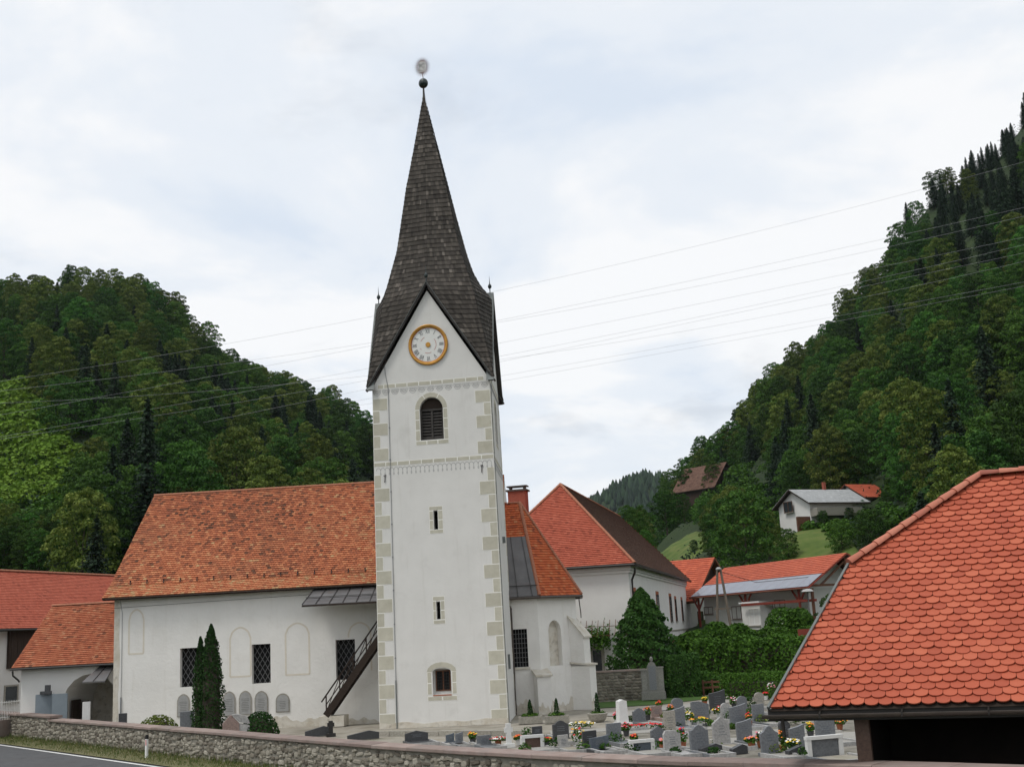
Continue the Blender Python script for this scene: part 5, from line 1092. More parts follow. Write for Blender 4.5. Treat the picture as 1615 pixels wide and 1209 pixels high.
for k in range(6):
    s = MB(); x = 1.0+k*1.55; s.bar((x, -.16, z0-.11), (x, .05, z0-.06), .03, .012, Z); s.bar((x, -.155, z0-.2), (x, -.155, z0-.1), .03, .01, Y); part('gutter_bracket', s, 'gutter_dark', gut)
s = MB(); s.tube([(.25, -.07, z0-.2), (.25, -.05, z0-.36), (.25, -.03, z0-.55)], .035, 7); part('downpipe', s, 'gutter_dark', gut)
for nm, x0, x1, y0, y1 in (('side_wall', 1.62, 1.78, .55, 2*hw-.6), ('side_wall', SX-.3, SX-.1, .55, 2*hw-.6), ('back_wall', 1.78, SX-.3, 2*hw-.8, 2*hw-.65)):
    s = MB()
    if nm == 'side_wall': tp_ = lambda y: z0-.16+math.tan(PIT)*min(y, 2*hw-y); s.prism([(y0, -.3), (y1, -.3), (y1, min(tp_(y1), 4.2)), (2*hw-3.3, 4.2), (3.3, 4.2), (y0, tp_(y0))], (x0, 0, 0), Y, Z, X*(x1-x0))
    else: s.box(x0, x1, y0, y1, -.3, 2.9)
    part(nm, s, 'wood_in_shade', shed)  # inner walls coloured near black to stand for the shade under the roof
s = MB(); s.box(1.56, 1.84, .38, .54, .9, z0-.0); part('corner_post', s, 'granite_brown', shed)
s = MB(); s.box(1.8, SX-.3, 3.4, 3.5, -.3, 4.0); part('plank_partition', s, 'wood_in_shade', shed)  # partition takes the same near-black shade colour
# ------------------------------------------------------------------ foliage tools
NP = np.random.default_rng(5)
def leaf_mesh(name, C, Nn, size, tone, matname, extra=None, asp=.62, jit=.7):
    """many small leaf-sprays: centres, outward directions, sizes, tones; extra = MB with a second material (bark)"""
    n = len(C); Nn = Nn + NP.normal(0, jit, (n, 3)); Nn /= np.linalg.norm(Nn, axis=1)[:, None] + 1e-9
    r = NP.normal(0, 1, (n, 3)); T = np.cross(Nn, r); T /= np.linalg.norm(T, axis=1)[:, None] + 1e-9; B = np.cross(Nn, T)
    s = np.asarray(size)[:, None]; sag = Nn*s*.25
    P = np.stack([C-T*s*.5, C-B*s*asp*.5+sag, C+T*s*.5, C+B*s*asp*.5-sag*0], 1).reshape(-1, 3)
    ev = np.array(extra.v, float).reshape(-1, 3) if extra else np.zeros((0, 3)); ef = extra.f if extra else []
    me = bpy.data.meshes.new(name); nv = len(P)+len(ev); me.vertices.add(nv); me.vertices.foreach_set('co', np.concatenate([P, ev]).ravel())
    loops = np.concatenate([np.arange(n*4)] + [np.array(f)+n*4 for f in ef]).astype(np.int32); tot = np.array([4]*n+[len(f) for f in ef], np.int32)
    me.loops.add(len(loops)); me.loops.foreach_set('vertex_index', loops); me.polygons.add(n+len(ef)); st_ = np.concatenate([[0], np.cumsum(tot)[:-1]]).astype(np.int32)
    me.polygons.foreach_set('loop_start', st_)
    me.materials.append(M[matname])
    if extra: me.materials.append(M['bark']); me.polygons.foreach_set('material_index', np.array([0]*n+[1]*len(ef), np.int32))
    me.update(calc_edges=True); at = me.attributes.new('tone', 'FLOAT', 'FACE'); at.data.foreach_set('value', np.concatenate([np.clip(tone, 0, 1), np.full(len(ef), .5)]).astype(np.float32))
    me.validate(); return me
def sph(n): v = NP.normal(0, 1, (n, 3)); return v/np.linalg.norm(v, axis=1)[:, None]
def blob(c, r, n, fill=.25):
    """points through the outer volume of an ellipsoid"""
    d = sph(n); q = 1-fill*NP.random(n)**1.5; r = np.array(r); return np.array(c)+d*r*q[:, None], d/r*np.mean(r)
def crown(h, R, seed, clumps=58, per=105, size=(.28, .54), base=.10, top=1.35):
    """a domed crown of leaf clumps: each clump is a small cushion of leaves on the crown's outline"""
    rr = random.Random(seed); Cs, Ns, Ts, lobes = [], [], [], []; ph = [rr.uniform(0, 6.28) for _ in range(4)]
    for i in range(clumps):
        t = ((i+.5)/clumps)**.9; a = i*2.39996+rr.uniform(-.35, .35); z = h*(base+(1-base)*t)
        w = R*max(0, 1-abs(2*t-.75)**2.2/top**2.2)**.55 if t > .375 else R*(.62+.38*math.sin(math.pi*.5*t/.375))
        w *= 1+.16*math.sin(2*a+ph[0]+3*t)+.10*math.sin(5*a+ph[1]); q = w*rr.uniform(.62, .92)
        lr = R*rr.uniform(.22, .36)*(1.05-.35*t); c = (math.cos(a)*q, math.sin(a)*q, z-lr*.5); lobes.append((c, lr))
        d = sph(per); d[:, 2] = np.abs(d[:, 2])*.9-.25*NP.random(per); d += np.array([math.cos(a), math.sin(a), .2])*.45; d /= np.linalg.norm(d, axis=1)[:, None]
        P = np.array(c)+d*np.array([lr, lr, lr*.8])*(1-.3*NP.random(per)**2)[:, None]; tn = rr.gauss(.47, .12)
        Cs.append(P); Ns.append(d); Ts.append(np.clip(NP.normal(tn, .18, per), 0, 1))
    k = clumps*per//4; P, N_ = blob((0, 0, h*(base+(1-base)*.48)), (R*.66, R*.66, h*(1-base)*.46), k, .35); Cs.append(P); Ns.append(N_); Ts.append(NP.normal(.35, .15, k))
    C = np.concatenate(Cs); return C, np.concatenate(Ns), NP.uniform(size[0], size[1], len(C)), np.concatenate(Ts), lobes[8:]
def trunk_mb(h, r, lobes=None, top=.7, seed=0):
    b = MB(); rr = random.Random(seed); P = [(0, 0, -1.2), (0, 0, 0), (rr.uniform(-.1, .1)*r*3, 0, h*.2), (rr.uniform(-1, 1)*r, rr.uniform(-1, 1)*r, h*.42), (0, 0, h*top)]
    b.tube(P, [r*1.25, r*1.1, r*.85, r*.6, r*.18], 7)
    for c, lr in (lobes or [])[:6]: b.tube([(0, 0, h*(.18+.3*rr.random())), (c[0]*.5, c[1]*.5, c[2]*.72), c], [r*.4, r*.28, r*.08], 5)
    return b
BROAD = []
for i, (h, R, m, tp_) in enumerate(((13, 5.2, 'leaf_broad', 1.35), (15, 4.8, 'leaf_broad', 1.28), (12, 5.6, 'leaf_broad', 1.4), (16, 5.0, 'leaf_broad', 1.27), (15, 4.9, 'leaf_olive', 1.26), (13, 5.4, 'leaf_broad', 1.35), (17, 4.6, 'leaf_olive', 1.25))):
    C, N_, s_, t_, lb = crown(h, R, 30+i, top=tp_); BROAD.append((leaf_mesh('crown', C, N_, s_, t_, m, jit=.55), trunk_mb(h, .24, [(c, r) for c, r in lb[::7]], seed=i).mesh('trunk', 'bark'), h, R))
def conifer_pts(h, R, seed, dens=1.):
    rr = random.Random(seed); Cs, Ns, Ts, Ss = [], [], [], []; z = h*.08
    while z < h*.985:
        t = z/h; r = R*(1-t)**.78*rr.uniform(.66, 1.12)+.10; nbr = max(5, int((7+r*3.4)*dens)); a0 = rr.random()*6.28
        for k in range(nbr):
            a = a0+k*6.283/nbr+rr.uniform(-.2, .2); q = r*rr.uniform(.75, 1.1); ns = max(2, int(q/.33)); tn = rr.gauss(.45, .15)
            for j in range(ns):
                f = (j+.6)/ns; Cs.append((math.cos(a)*q*f, math.sin(a)*q*f, z-q*f*.34+q*f*f*.14+rr.uniform(-.1, .1))); Ns.append((math.cos(a)*.35, math.sin(a)*.35, .85)); Ts.append(tn+rr.uniform(-.2, .2)); Ss.append(rr.uniform(.42, .75)*(1.1-.15*f))
        z += h*.026*(1.25-.6*t)
    Cs.append((0, 0, h)); Ns.append((1, 0, 0)); Ts.append(.5); Ss.append(.5)
    return np.array(Cs), np.array(Ns), np.array(Ss), np.array(Ts)
CONI = []
for i, (h, R) in enumerate(((17, 4.6), (18, 4.2), (15.5, 4.7))):
    CONI.append((leaf_mesh('crown', *conifer_pts(h, R, 50+i), 'leaf_conifer', jit=.35), trunk_mb(h, .24, top=.97).mesh('trunk', 'bark'), h, R))
def plant_tree(name, tpl, loc, sc, rz, label, group, cat='tree', scz=1.):
    t = link(name, None); t.location = loc; t.scale = (sc, sc, sc*scz); t.rotation_euler = (0, 0, rz); tag(t, label, cat, group)
    link('trunk', tpl[1], t); link('crown', tpl[0], t); return t

# ------------------------------------------------------------------ churchyard plants
def foliage_thing(name, label, cat, loc, C, N_, S_, T_, m, stem=None, group=None, partname='foliage', core=None):
    t = thing(name, label, cat, loc, 0, group); link(partname, leaf_mesh(partname, C, N_, S_, T_, m), t)
    if stem: part('stem', stem, 'bark', t)
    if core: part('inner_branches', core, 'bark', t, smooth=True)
    return t
def column_pts(h, r, n, bulge=.42):
    z = NP.random(n)**.85*h; t = z/h; a = NP.random(n)*6.283; prof = r*np.where(t < .12, .75+2*t, 1.0)*(1-t**2.3)**.75*(1+.13*np.sin(a*5+z*3.2)+.10*np.sin(z*9+a*3)+.06*np.sin(z*21+a*7)); q = prof*(1-.22*NP.random(n)**2+.16*NP.random(n)**6)
    return np.stack([np.cos(a)*q, np.sin(a)*q, z], 1), np.stack([np.cos(a), np.sin(a), .45+0*a], 1)
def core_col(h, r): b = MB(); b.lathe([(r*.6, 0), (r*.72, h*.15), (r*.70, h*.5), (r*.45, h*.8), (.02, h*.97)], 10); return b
for (px_, top, w_, lab, Yd) in ((329, 984, 38, 'taller of two dark columnar thujas in front of the nave', 56.5), (312, 1004, 24, 'shorter slim thuja left of the taller one before the nave', 57.0)):
    p = aty(px_, 1145, Yd); h = aty(px_, top, Yd).z; r = w_/2*Yd/PXF; C, N_ = column_pts(h, r, 5200 if w_ > 30 else 3200); foliage_thing('columnar_thuja', lab, 'thuja', (p.x+.12, p.y, 0), C, N_, NP.uniform(.07, .15, len(C)), NP.normal(.45, .2, len(C)), 'leaf_thuja', group='thujas before the nave', core=core_col(h, r))
def dome(c, r, n, m, name, label, sz=(.07, .14), z=0.):
    C, N_ = blob((0, 0, r[2]*.15), r, n, .2); k = C[:, 2] > 0; b = MB(); b.lathe([(r[0]*.75, 0), (r[0]*.72, r[2]*.4), (r[0]*.4, r[2]*.8), (.02, r[2]*.9)], 12)
    return foliage_thing(name, label, 'shrub', (c[0], c[1], z), C[k], N_[k], NP.uniform(*sz, k.sum()), NP.normal(.5, .2, k.sum()), m, core=b)
p = aty(410, 1140, 54.5); dome((p.x, p.y), (.86, .8, aty(408, 1121, 54.5).z/1.15), 3600, 'leaf_thuja', 'clipped_ball_shrub', 'dark green clipped ball shrub beside the pink gravestone')
p = aty(249, 1140, 58); dome((p.x, p.y), (1.05, .8, aty(249, 1128, 58).z/1.1), 2600, 'leaf_gold', 'spreading_juniper', 'low yellow green spreading juniper left of the thujas')
for i, (px_, top, bot, nm) in enumerate(((837, 1106, 1137, 'planter box nearest the tower downpipe'), (879, 1104, 1136, 'planter box before the low buttress'), (943, 1094, 1134, 'round stone bowl at the corner buttress'))):
    g = atz(px_, bot+3, 0); h = (bot-top)*g.y/PXF; t = thing('potted_cypress', 'little cypress growing in a ' + nm, 'potted plant', (g.x, g.y, 0), 0, 'planters along the choir')
    b = MB()
    if i < 2: b.prism([(-.55, -.25), (.55, -.25), (.55, .25), (-.55, .25)], (0, 0, 0), X, Y, Z*.32)
    else: b.lathe([(.28, 0), (.38, .1), (.48, .36), (.42, .38), (.38, .3)], 14)
    part('planter', b, 'sandstone', t); C, N_ = column_pts(h*.8, .11, 500); C[:, 2] += .3; link('foliage', leaf_mesh('foliage', C, N_, NP.uniform(.05, .1, len(C)), NP.normal(.4, .2, len(C)), 'leaf_thuja'), t)
    C, N_ = blob((0, 0, .36), (.42, .24, .12), 320, .6); link('ground_leaves', leaf_mesh('ground_leaves', C, N_, NP.uniform(.05, .11, 320), NP.normal(.6, .2, 320), 'leaf_hedge'), t)
def hedge(name, label, A, B, depth, z0, z1, n, m='leaf_hedge', sz=(.10, .22), wob=.12, cat='hedge', group=None):
    A, B = V(A), V(B); d = B-A; L = d.length; d.normalize(); nv = V((-d.y, d.x, 0)); t = thing(name, label, cat, (A.x, A.y, 0), math.atan2(-d.y, d.x), group)
    H = z1-z0; ar = [L*H, L*depth, depth*H, depth*H, L*H*.5]; tot = sum(ar); Cs, Ns = [], []
    for i, a_ in enumerate(ar):
        k = int(n*a_/tot); u, v = NP.random(k), NP.random(k)
        if i in (0, 4): P = np.stack([u*L, np.full(k, 0. if i == 0 else depth), z0+v*H], 1); N_ = np.tile([0, -1. if i == 0 else 1, .2], (k, 1))
        elif i == 1: P = np.stack([u*L, v*depth, np.full(k, z1)], 1); N_ = np.tile([0, -.2, 1.], (k, 1))
        else: P = np.stack([np.full(k, 0 if i == 2 else L), u*depth, z0+v*H], 1); N_ = np.tile([-1. if i == 2 else 1, 0, .2], (k, 1))
        w = wob*(np.sin(P[:, 0]*2.3+P[:, 2]*1.7)+.7*np.sin(P[:, 0]*5.1-P[:, 2]*3.3+1)+.5*np.sin(P[:, 0]*11+P[:, 1]*7)+NP.normal(0, .5, k)); P = P+N_*w[:, None]
        if True: rnd_ = np.clip((P[:, 2]-z0)/H, 0, 1)**6*.12; P[:, 1] += np.where(P[:, 1] < depth/2, rnd_, -rnd_)*2
        Cs.append(P); Ns.append(N_)
    C, N_ = np.concatenate(Cs), np.concatenate(Ns); link('foliage', leaf_mesh('foliage', C, N_, NP.uniform(*sz, len(C)), NP.normal(.5, .22, len(C)), m), t)
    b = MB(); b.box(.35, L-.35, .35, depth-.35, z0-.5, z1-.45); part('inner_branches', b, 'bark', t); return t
g0, g1 = aty(1137, 1098, 66), aty(1262, 1090, 63); hedge('clipped_hedge', 'low rounded clipped hedge behind the upper gravestones', (g0.x, g0.y, 0), (g1.x, g1.y, 0), 1.6, -.1, aty(1190, 1062, 65).z, 7500, wob=.05, sz=(.07, .15))
g0, g1 = aty(1068, 1080, 78), aty(1268, 1080, 73); hedge('tall_hedge', 'tall dense dark hedge behind the cemetery', (g0.x, g0.y, 0), (g1.x, g1.y, 0), 3.2, 0, aty(1150, 1012, 76).z, 15000, wob=.13, sz=(.13, .28))
g0, g1 = aty(1074, 1000, 86), aty(1290, 985, 82); hedge('upper_hedge', 'second hedge row above the tall hedge below the long house', (g0.x, g0.y, 0), (g1.x, g1.y, 0), 1.6, 2.0, aty(1180, 996, 84).z, 7000, wob=.12, sz=(.13, .26))
g0, g1 = aty(1055, 1080, 69.6), aty(1072, 1080, 69.4); hedge('hedge_end', 'clipped hedge block right of the family monument', (g0.x, g0.y, 0), (g1.x+1.2, g1.y+.1, 0), 1.2, -.1, aty(1060, 1034, 69.5).z, 6000, m='leaf_bush', wob=.04, sz=(.09, .18))
for (px_, w_, lab) in ((1082, 1.0, 'leafy green shrub behind the wooden rail fence near the monument hedge'), (1108, 1.1, 'leafy green shrub behind the middle of the wooden rail fence'), (1130, .8, 'leafy green shrub at the right end of the wooden rail fence')):
    q = aty(px_, 1085, 71.6); C, N_ = blob((0, 0, w_*.55), (w_, w_*.8, w_*.8), 1500, .4); foliage_thing('border_shrub', lab, 'shrub', (q.x, q.y, -.1), C, N_, NP.uniform(.1, .22, 1500), NP.normal(.45, .22, 1500), 'leaf_hedge', group='border shrubs')
p = aty(1019, 1060, 72.2); h = aty(1016, 927, 72.2).z; C, N_ = column_pts(h-.2, 2.1, 13000); C[:, 2] += .2; kx = 1-.30*np.clip((C[:, 2]-1.5)/(h-1.5), 0, 1); C[:, 0] *= kx; C[:, 1] *= kx; b = core_col(h-.6, 1.35); foliage_thing('broad_thuja_bush', 'broad pyramid shaped green bush in front of the parish house', 'bush', (p.x, p.y-.2, 0), C, N_, NP.uniform(.12, .28, len(C)), NP.normal(.5, .22, len(C)), 'leaf_bush', core=b)
for (px_, py_, Yd, r, lab) in ((1240, 988, 86, (1.5, 1.3, 1.3), 'bright green garden shrub in front of the long house'), (1262, 984, 85, (1.0, .9, 1.1), 'round garden shrub below the garden lamp'), (1130, 1000, 82, (1.0, .9, .9), 'leafy shrub on the hedge at the utility pole'), (1165, 1003, 80, (1.0, .9, .9), 'rounded shrub right of the utility pole foot'), (1095, 1012, 81, (1.3, 1.0, .8), 'bushy shrub by the parish house corner')):
    q = aty(px_, py_, Yd); C, N_ = blob((0, 0, r[2]*.4), r, 2200, .4); foliage_thing('garden_shrub', lab, 'shrub', (q.x, q.y, q.z-.4), C, N_, NP.uniform(.14, .3, 2200), NP.normal(.55, .22, 2200), 'leaf_hedge', group='garden shrubs')
tr, x0, x1, z0 = VINE; C = np.stack([NP.uniform(x0, x0+(x1-x0)*.62, 1500), NP.normal(-.45, .22, 1500), z0-.35+NP.normal(0, .33, 1500)+.2], 1); link('vine_leaves', leaf_mesh('vine_leaves', C, np.tile([0, -.7, .7], (1500, 1)), NP.uniform(.10, .2, 1500), NP.normal(.6, .2, 1500), 'leaf_hedge'), tr)['kind'] = 'stuff'

# ------------------------------------------------------------------ graves
rg = random.Random(17)
def headstone(mb, w, h, t, shape):
    a = w/2
    if shape == 'wave': P = [(-a, 0), (a, 0), (a, h*.80), (a*.72, h*.82), (a*.40, h*.95), (0, h), (-a*.40, h*.95), (-a*.72, h*.82), (-a, h*.80)]
    elif shape == 'arch': P = [(-a*.92, 0), (a*.92, 0), (a, h*.72)]+arc(0, h*.72, a, h*.28, 0.15, math.pi-.15, 8)+[(-a, h*.72)]
    elif shape == 'peak': P = [(-a, 0), (a, 0), (a, h*.78), (0, h), (-a, h*.78)]
    elif shape == 'slant': P = [(-a*.95, 0), (a*.95, 0), (a, h), (a*.3, h*.92), (-a, h*.84)]
    elif shape == 'shoulder': P = [(-a, 0), (a, 0), (a, h*.86), (a*.55, h*.9), (a*.45, h), (-a*.75, h), (-a, h*.84)]
    elif shape == 'double': P = [(-a, 0), (a, 0), (a, h*.86), (a*.6, h*.9), (a*.06, h*.98), (0, h*.9), (-a*.06, h), (-a*.9, h), (-a, h*.95)]
    elif shape == 'bell': P = [(-a*.9, 0), (a*.9, 0), (a, h*.75), (a*.6, h*.82), (a*.25, h*.97), (0, h), (-a*.25, h*.97), (-a*.6, h*.82), (-a, h*.75)]
    else: P = [(-a, 0), (a, 0), (a, h), (-a, h*.98)]
    mb.prism(P, (0, -t/2, 0), X, Z, Y*t)
def grave(l, r, yt, yb, shape, m, label, yaw=-.28, kerb=True, name='gravestone', bed='gravel_white', plate=None, minh=.0):
    c = atz((l+r)/2, yb, 0); dd = proj(c)[2]; w = (r-l)*dd/PXF*1.08; h = max((yb-yt)*dd/PXF*1.06, minh)
    t = thing(name, label, 'gravestone', (c.x, c.y, 0), yaw, 'graves of the cemetery'); b = MB()
    if shape == 'frame':
        b.box(-w/2, w/2, -.09, .09, h-.10, h); part('lintel', b, 'marble', t)
        for sx in (-1, 1): b = MB(); b.box(sx*w/2*.86-.07, sx*w/2*.86+.07, -.08, .08, 0, h-.1); part('pillar', b, 'marble', t)
        b = MB(); b.box(-w/2*.78, w/2*.78, -.03, .03, .05, h-.1); part('headstone', b, m, t)
    elif shape == 'obelisk':
        b.prism([(-w/2, 0), (w/2, 0), (w*.38, h*.94), (0, h), (-w*.38, h*.94)], (0, -w/2, 0), X, Z, Y*w); part('obelisk', b, m, t); b = MB(); b.box(-w*.75, w*.75, -w*.75, w*.75, -.02, .22); part('base', b, m, t)
    elif shape == 'cross':
        b.box(-.09, .09, -.07, .07, 0, h); part('cross_shaft', b, m, t); b = MB(); b.box(-w/2, w/2, -.06, .06, h*.62, h*.62+.17); part('cross_arm', b, m, t); b = MB(); b.box(-.2, .2, -.16, .16, -.02, .12); part('base', b, m, t)
    elif shape == 'low':
        b.prism([(-w/2, 0), (w/2, 0), (w/2, h*.75), (w*.2, h), (-w/2, h*.55)], (0, -.1, 0), X, Z, Y*.25); part('headstone', b, m, t)
    else:
        headstone(b, w, h, .13, shape); hs = part('headstone', b, m, t)
        pl = MB(); q = random.Random(int(l)); 
        for k in range(q.randint(3, 5)): L = w*q.uniform(.3, .55); z = h*(.70-.10*k); pl.box(-L/2, L/2, -.068, -.062, z-.007, z+.007)
        part('engraved_lines', pl, 'granite_grey' if 'dark' in m or 'blue' in m or 'brown' in m else 'granite_blue', hs)
        b = MB(); b.box(-w/2-.06, w/2+.06, -.14, .12, -.02, .09); part('base', b, m, t)
    if kerb:
        kw = max(w/2+.12, .42); L = 1.7; b = MB(); b.box(-kw, -kw+.1, -L, -.15, -.03, .11); part('kerb', b, m if rg.random() < .5 else 'granite_light', t); b = MB(); b.box(kw-.1, kw, -L, -.15, -.03, .11); part('kerb', b, 'granite_light', t); b = MB(); b.box(-kw, kw, -L-.1, -L, -.03, .115); part('kerb', b, 'granite_light', t)
        b = MB(); b.box(-kw+.1, kw-.1, -L, -.15, -.03, .06); part('grave_bed', b, bed, t)
    return t, c, w, h
G = [
 (840, 855, 1146, 1162, 'rect', 'granite_dark', 'small dark rectangular gravestone nearest the tower corner'),
 (873, 897, 1138, 1167, 'wave', 'granite_dark', 'dark gravestone with wavy top in front of the choir'),
 (881, 896, 1160, 1180, 'rect', 'granite_light', 'short pale gravestone just behind the wall below the choir'),
 (823, 857, 1160, 1180, 'frame', 'granite_brown', 'low white framed gravestone with brown panel below the tower corner'),
 (920, 941, 1154, 1181, 'rect', 'granite_dark', 'plain dark gravestone behind the slanted bluish one'),
 (931, 960, 1161, 1182, 'slant', 'granite_blue', 'low bluish gravestone with slanted top close to the wall'),
 (958, 980, 1142, 1170, 'rect', 'granite_grey', 'grey rectangular gravestone right in front of the white obelisk'),
 (975, 990, 1106, 1147, 'obelisk', 'marble', 'tall white obelisk grave marker near the lawn'),
 (999, 1018, 1118, 1140, 'wave', 'granite_grey', 'grey gravestone with orange flowers right of the white obelisk'),
 (1028, 1044, 1114, 1132, 'rect', 'granite_pink', 'small pinkish gravestone by the path beside orange flowers'),
 (993, 1032, 1167, 1185, 'frame', 'granite_blue', 'white framed gravestone with blue grey panel at the wall'),
 (1028, 1050, 1147, 1178, 'peak', 'granite_grey', 'grey gravestone with pointed top behind the white framed one'),
 (1049, 1066, 1123, 1157, 'rect', 'sandstone', 'tall narrow pale stone pillar in the middle of the graves'),
 (1048, 1074, 1154, 1186, 'shoulder', 'granite_light', 'pale gravestone with stepped shoulder in front of the pale pillar'),
 (1060, 1078, 1102, 1125, 'arch', 'granite_grey', 'round topped gravestone behind a grey one near the path'),
 (1062, 1081, 1116, 1147, 'slant', 'granite_grey', 'grey gravestone standing before the round topped one'),
 (1092, 1119, 1108, 1140, 'double', 'granite_grey', 'wide double gravestone with a split down the middle'),
 (1120, 1145, 1090, 1122, 'slant', 'granite_dark', 'large dark gravestone at the top end of the path'),
 (1164, 1179, 1099, 1124, 'arch', 'granite_grey', 'narrow arched gravestone rising behind the pink flowers'),
 (1152, 1178, 1112, 1145, 'slant', 'granite_grey', 'wide grey gravestone with pink flowers on its top'),
 (1138, 1153, 1110, 1135, 'arch', 'granite_light', 'small rounded gravestone left of the pink flowers'),
 (1188, 1206, 1112, 1140, 'rect', 'granite_grey', 'plain grey gravestone left of the shed eave'),
 (1191, 1206, 1093, 1115, 'arch', 'sandstone', 'weathered round topped stone before the clipped hedge'),
 (1160, 1172, 1082, 1100, 'rect', 'granite_pink', 'small pinkish stone under the clipped hedge'),
 (1170, 1184, 1079, 1100, 'rect', 'granite_brown', 'red brown gravestone under the clipped hedge'),
 (1204, 1222, 1076, 1099, 'rect', 'granite_dark', 'dark gravestone at the right end of the clipped hedge'),
 (1090, 1118, 1146, 1186, 'wave', 'granite_grey', 'large grey wavy topped gravestone near the wall in the middle'),
 (1126, 1152, 1134, 1176, 'peak', 'granite_light', 'tall pale gravestone with rounded peak in the middle row'),
 (1163, 1187, 1136, 1170, 'slant', 'granite_grey', 'grey gravestone with slanted top right of the tall pale one'),
 (1201, 1229, 1148, 1190, 'bell', 'granite_grey', 'large bell shaped grey gravestone left of the shed gutter end'),
 (1247, 1271, 1145, 1184, 'slant', 'granite_grey', 'slanted grey gravestone under the shed gutter'),
 (1288, 1318, 1137, 1168, 'rect', 'granite_grey', 'wide grey gravestone below the shed eave'),
 (1272, 1332, 1162, 1194, 'frame', 'granite_grey', 'white framed gravestone like a gate beside the shed corner'),
 (1230, 1247, 1138, 1165, 'arch', 'granite_dark', 'dark arched gravestone half hidden under the shed gutter'),
 (704, 716, 1157, 1172, 'slant', 'granite_blue', 'left one of a pair of small blue grey slabs before the tower'),
 (719, 730, 1155, 1173, 'slant', 'granite_grey', 'right one of a pair of small blue grey slabs before the tower'),
 (753, 774, 1160, 1176, 'rect', 'granite_grey', 'short grey gravestone in front of the tower with yellow flowers'),
 (797, 809, 1143, 1177, 'cross', 'marble', 'white stone cross standing before the tower corner'),
 (640, 674, 1153, 1170, 'peak', 'granite_dark', 'low dark peaked tombstone in front of the tower'),
]
for g_ in G: grave(*g_, kerb=(g_[4] not in ('cross',)), bed=rg.choice(['gravel_white', 'gravel_white', 'ground_yard', g_[5]]))
for (l, r, yt, yb, lab) in ((1105, 1138, 1176, 1187, 'low dark slab before the tall pale gravestone'), (1154, 1178, 1177, 1188, 'low grey slab with brown heather at the wall'), (1242, 1271, 1178, 1191, 'low dark curved slab with yellow flowers at the wall'), (483, 522, 1146, 1160, 'flat dark tomb slab left of the tower stair foot'), (550, 596, 1153, 1165, 'flat grey tomb slab below the left tower corner')):
    grave(l, r, yt, yb, 'low', 'granite_dark', lab, kerb=False, name='tomb_slab', minh=.3)
t, c, w, h = grave(517, 527, 1138, 1160, 'cross', 'iron', 'small black cross standing on the flat dark slab', kerb=False, name='black_cross')
def block_stone(l, r, yt, Yd, m, label, name, dpt=.5, shape=None, top=None):
    p = aty((l+r)/2, yt, Yd); w = (r-l)*Yd/PXF; t = thing(name, label, 'gravestone', (p.x, p.y, 0), -.25, 'graves before the nave'); b = MB()
    if shape: b.prism([(x*w, z*p.z) for x, z in shape], (0, -dpt/2, 0), X, Z, Y*dpt)
    else: b.box(-w/2, w/2, -dpt/2, dpt/2, 0, p.z)
    part('headstone', b, m, t); b = MB(); b.box(-w/2-.1, w/2+.1, -dpt/2-.1, dpt/2+.1, -.05, .15); part('base', b, m, t); return t
block_stone(285, 306, 1121, 57.5, 'granite_grey', 'grey block gravestone left of the thuja pair', 'block_gravestone', .55)
t = block_stone(352, 392, 1126, 54, 'granite_pink', 'pinkish stone grave shrine with pointed gable beside the ball shrub', 'gable_gravestone', .6, [(-.5, 0), (.12, 0), (.12, .70), (-.19, 1.0), (-.5, .70)])
w_ = 40*54/PXF; z_ = aty(372, 1126, 54).z; b = MB(); b.prism([(.125*w_, 0), (.5*w_, 0), (.5*w_, z_*.62), (.125*w_, z_*.68)], (0, -.25, 0), X, Z, Y*.5); part('side_block', b, 'granite_light', t); b = MB(); b.prism([(-.16*w_, z_*1.0), (.13*w_, z_*.73), (.52*w_, z_*.66), (.42*w_, z_*.92), (.0, z_*1.02)], (0, -.2, 0), X, Z, Y*.45); part('roof_slab', b, 'granite_light', t)
for (l, r, yt, Yd, m, lab, nm) in ((188, 200, 1124, 60, 'granite_dark', 'small dark lantern stone at the nave corner', 'lantern_stone'), (131, 142, 1106, 61, 'marble', 'white stone pillar before the gatehouse arch', 'stone_pillar'), (58, 84, 1094, 65.5, 'slate_blue', 'blue grey slab monument left part before the gatehouse', 'slab_monument'), (84, 106, 1093, 65, 'slate_blue', 'taller blue grey slab before the gatehouse arch', 'slab_monument')): block_stone(l, r, yt, Yd, m, lab, nm, .3)
q = aty(72, 1094, 65.4); b = MB(); b.box(-.28, .28, -.12, .12, 0, .16); b.box(-.03, .22, -.1, .1, .16, .48); o = part('grave_lantern', b, 'granite_dark'); o.location = (q.x+.05, q.y-.1, q.z); tag(o, 'black lantern sitting on the blue grey slab', 'lantern')

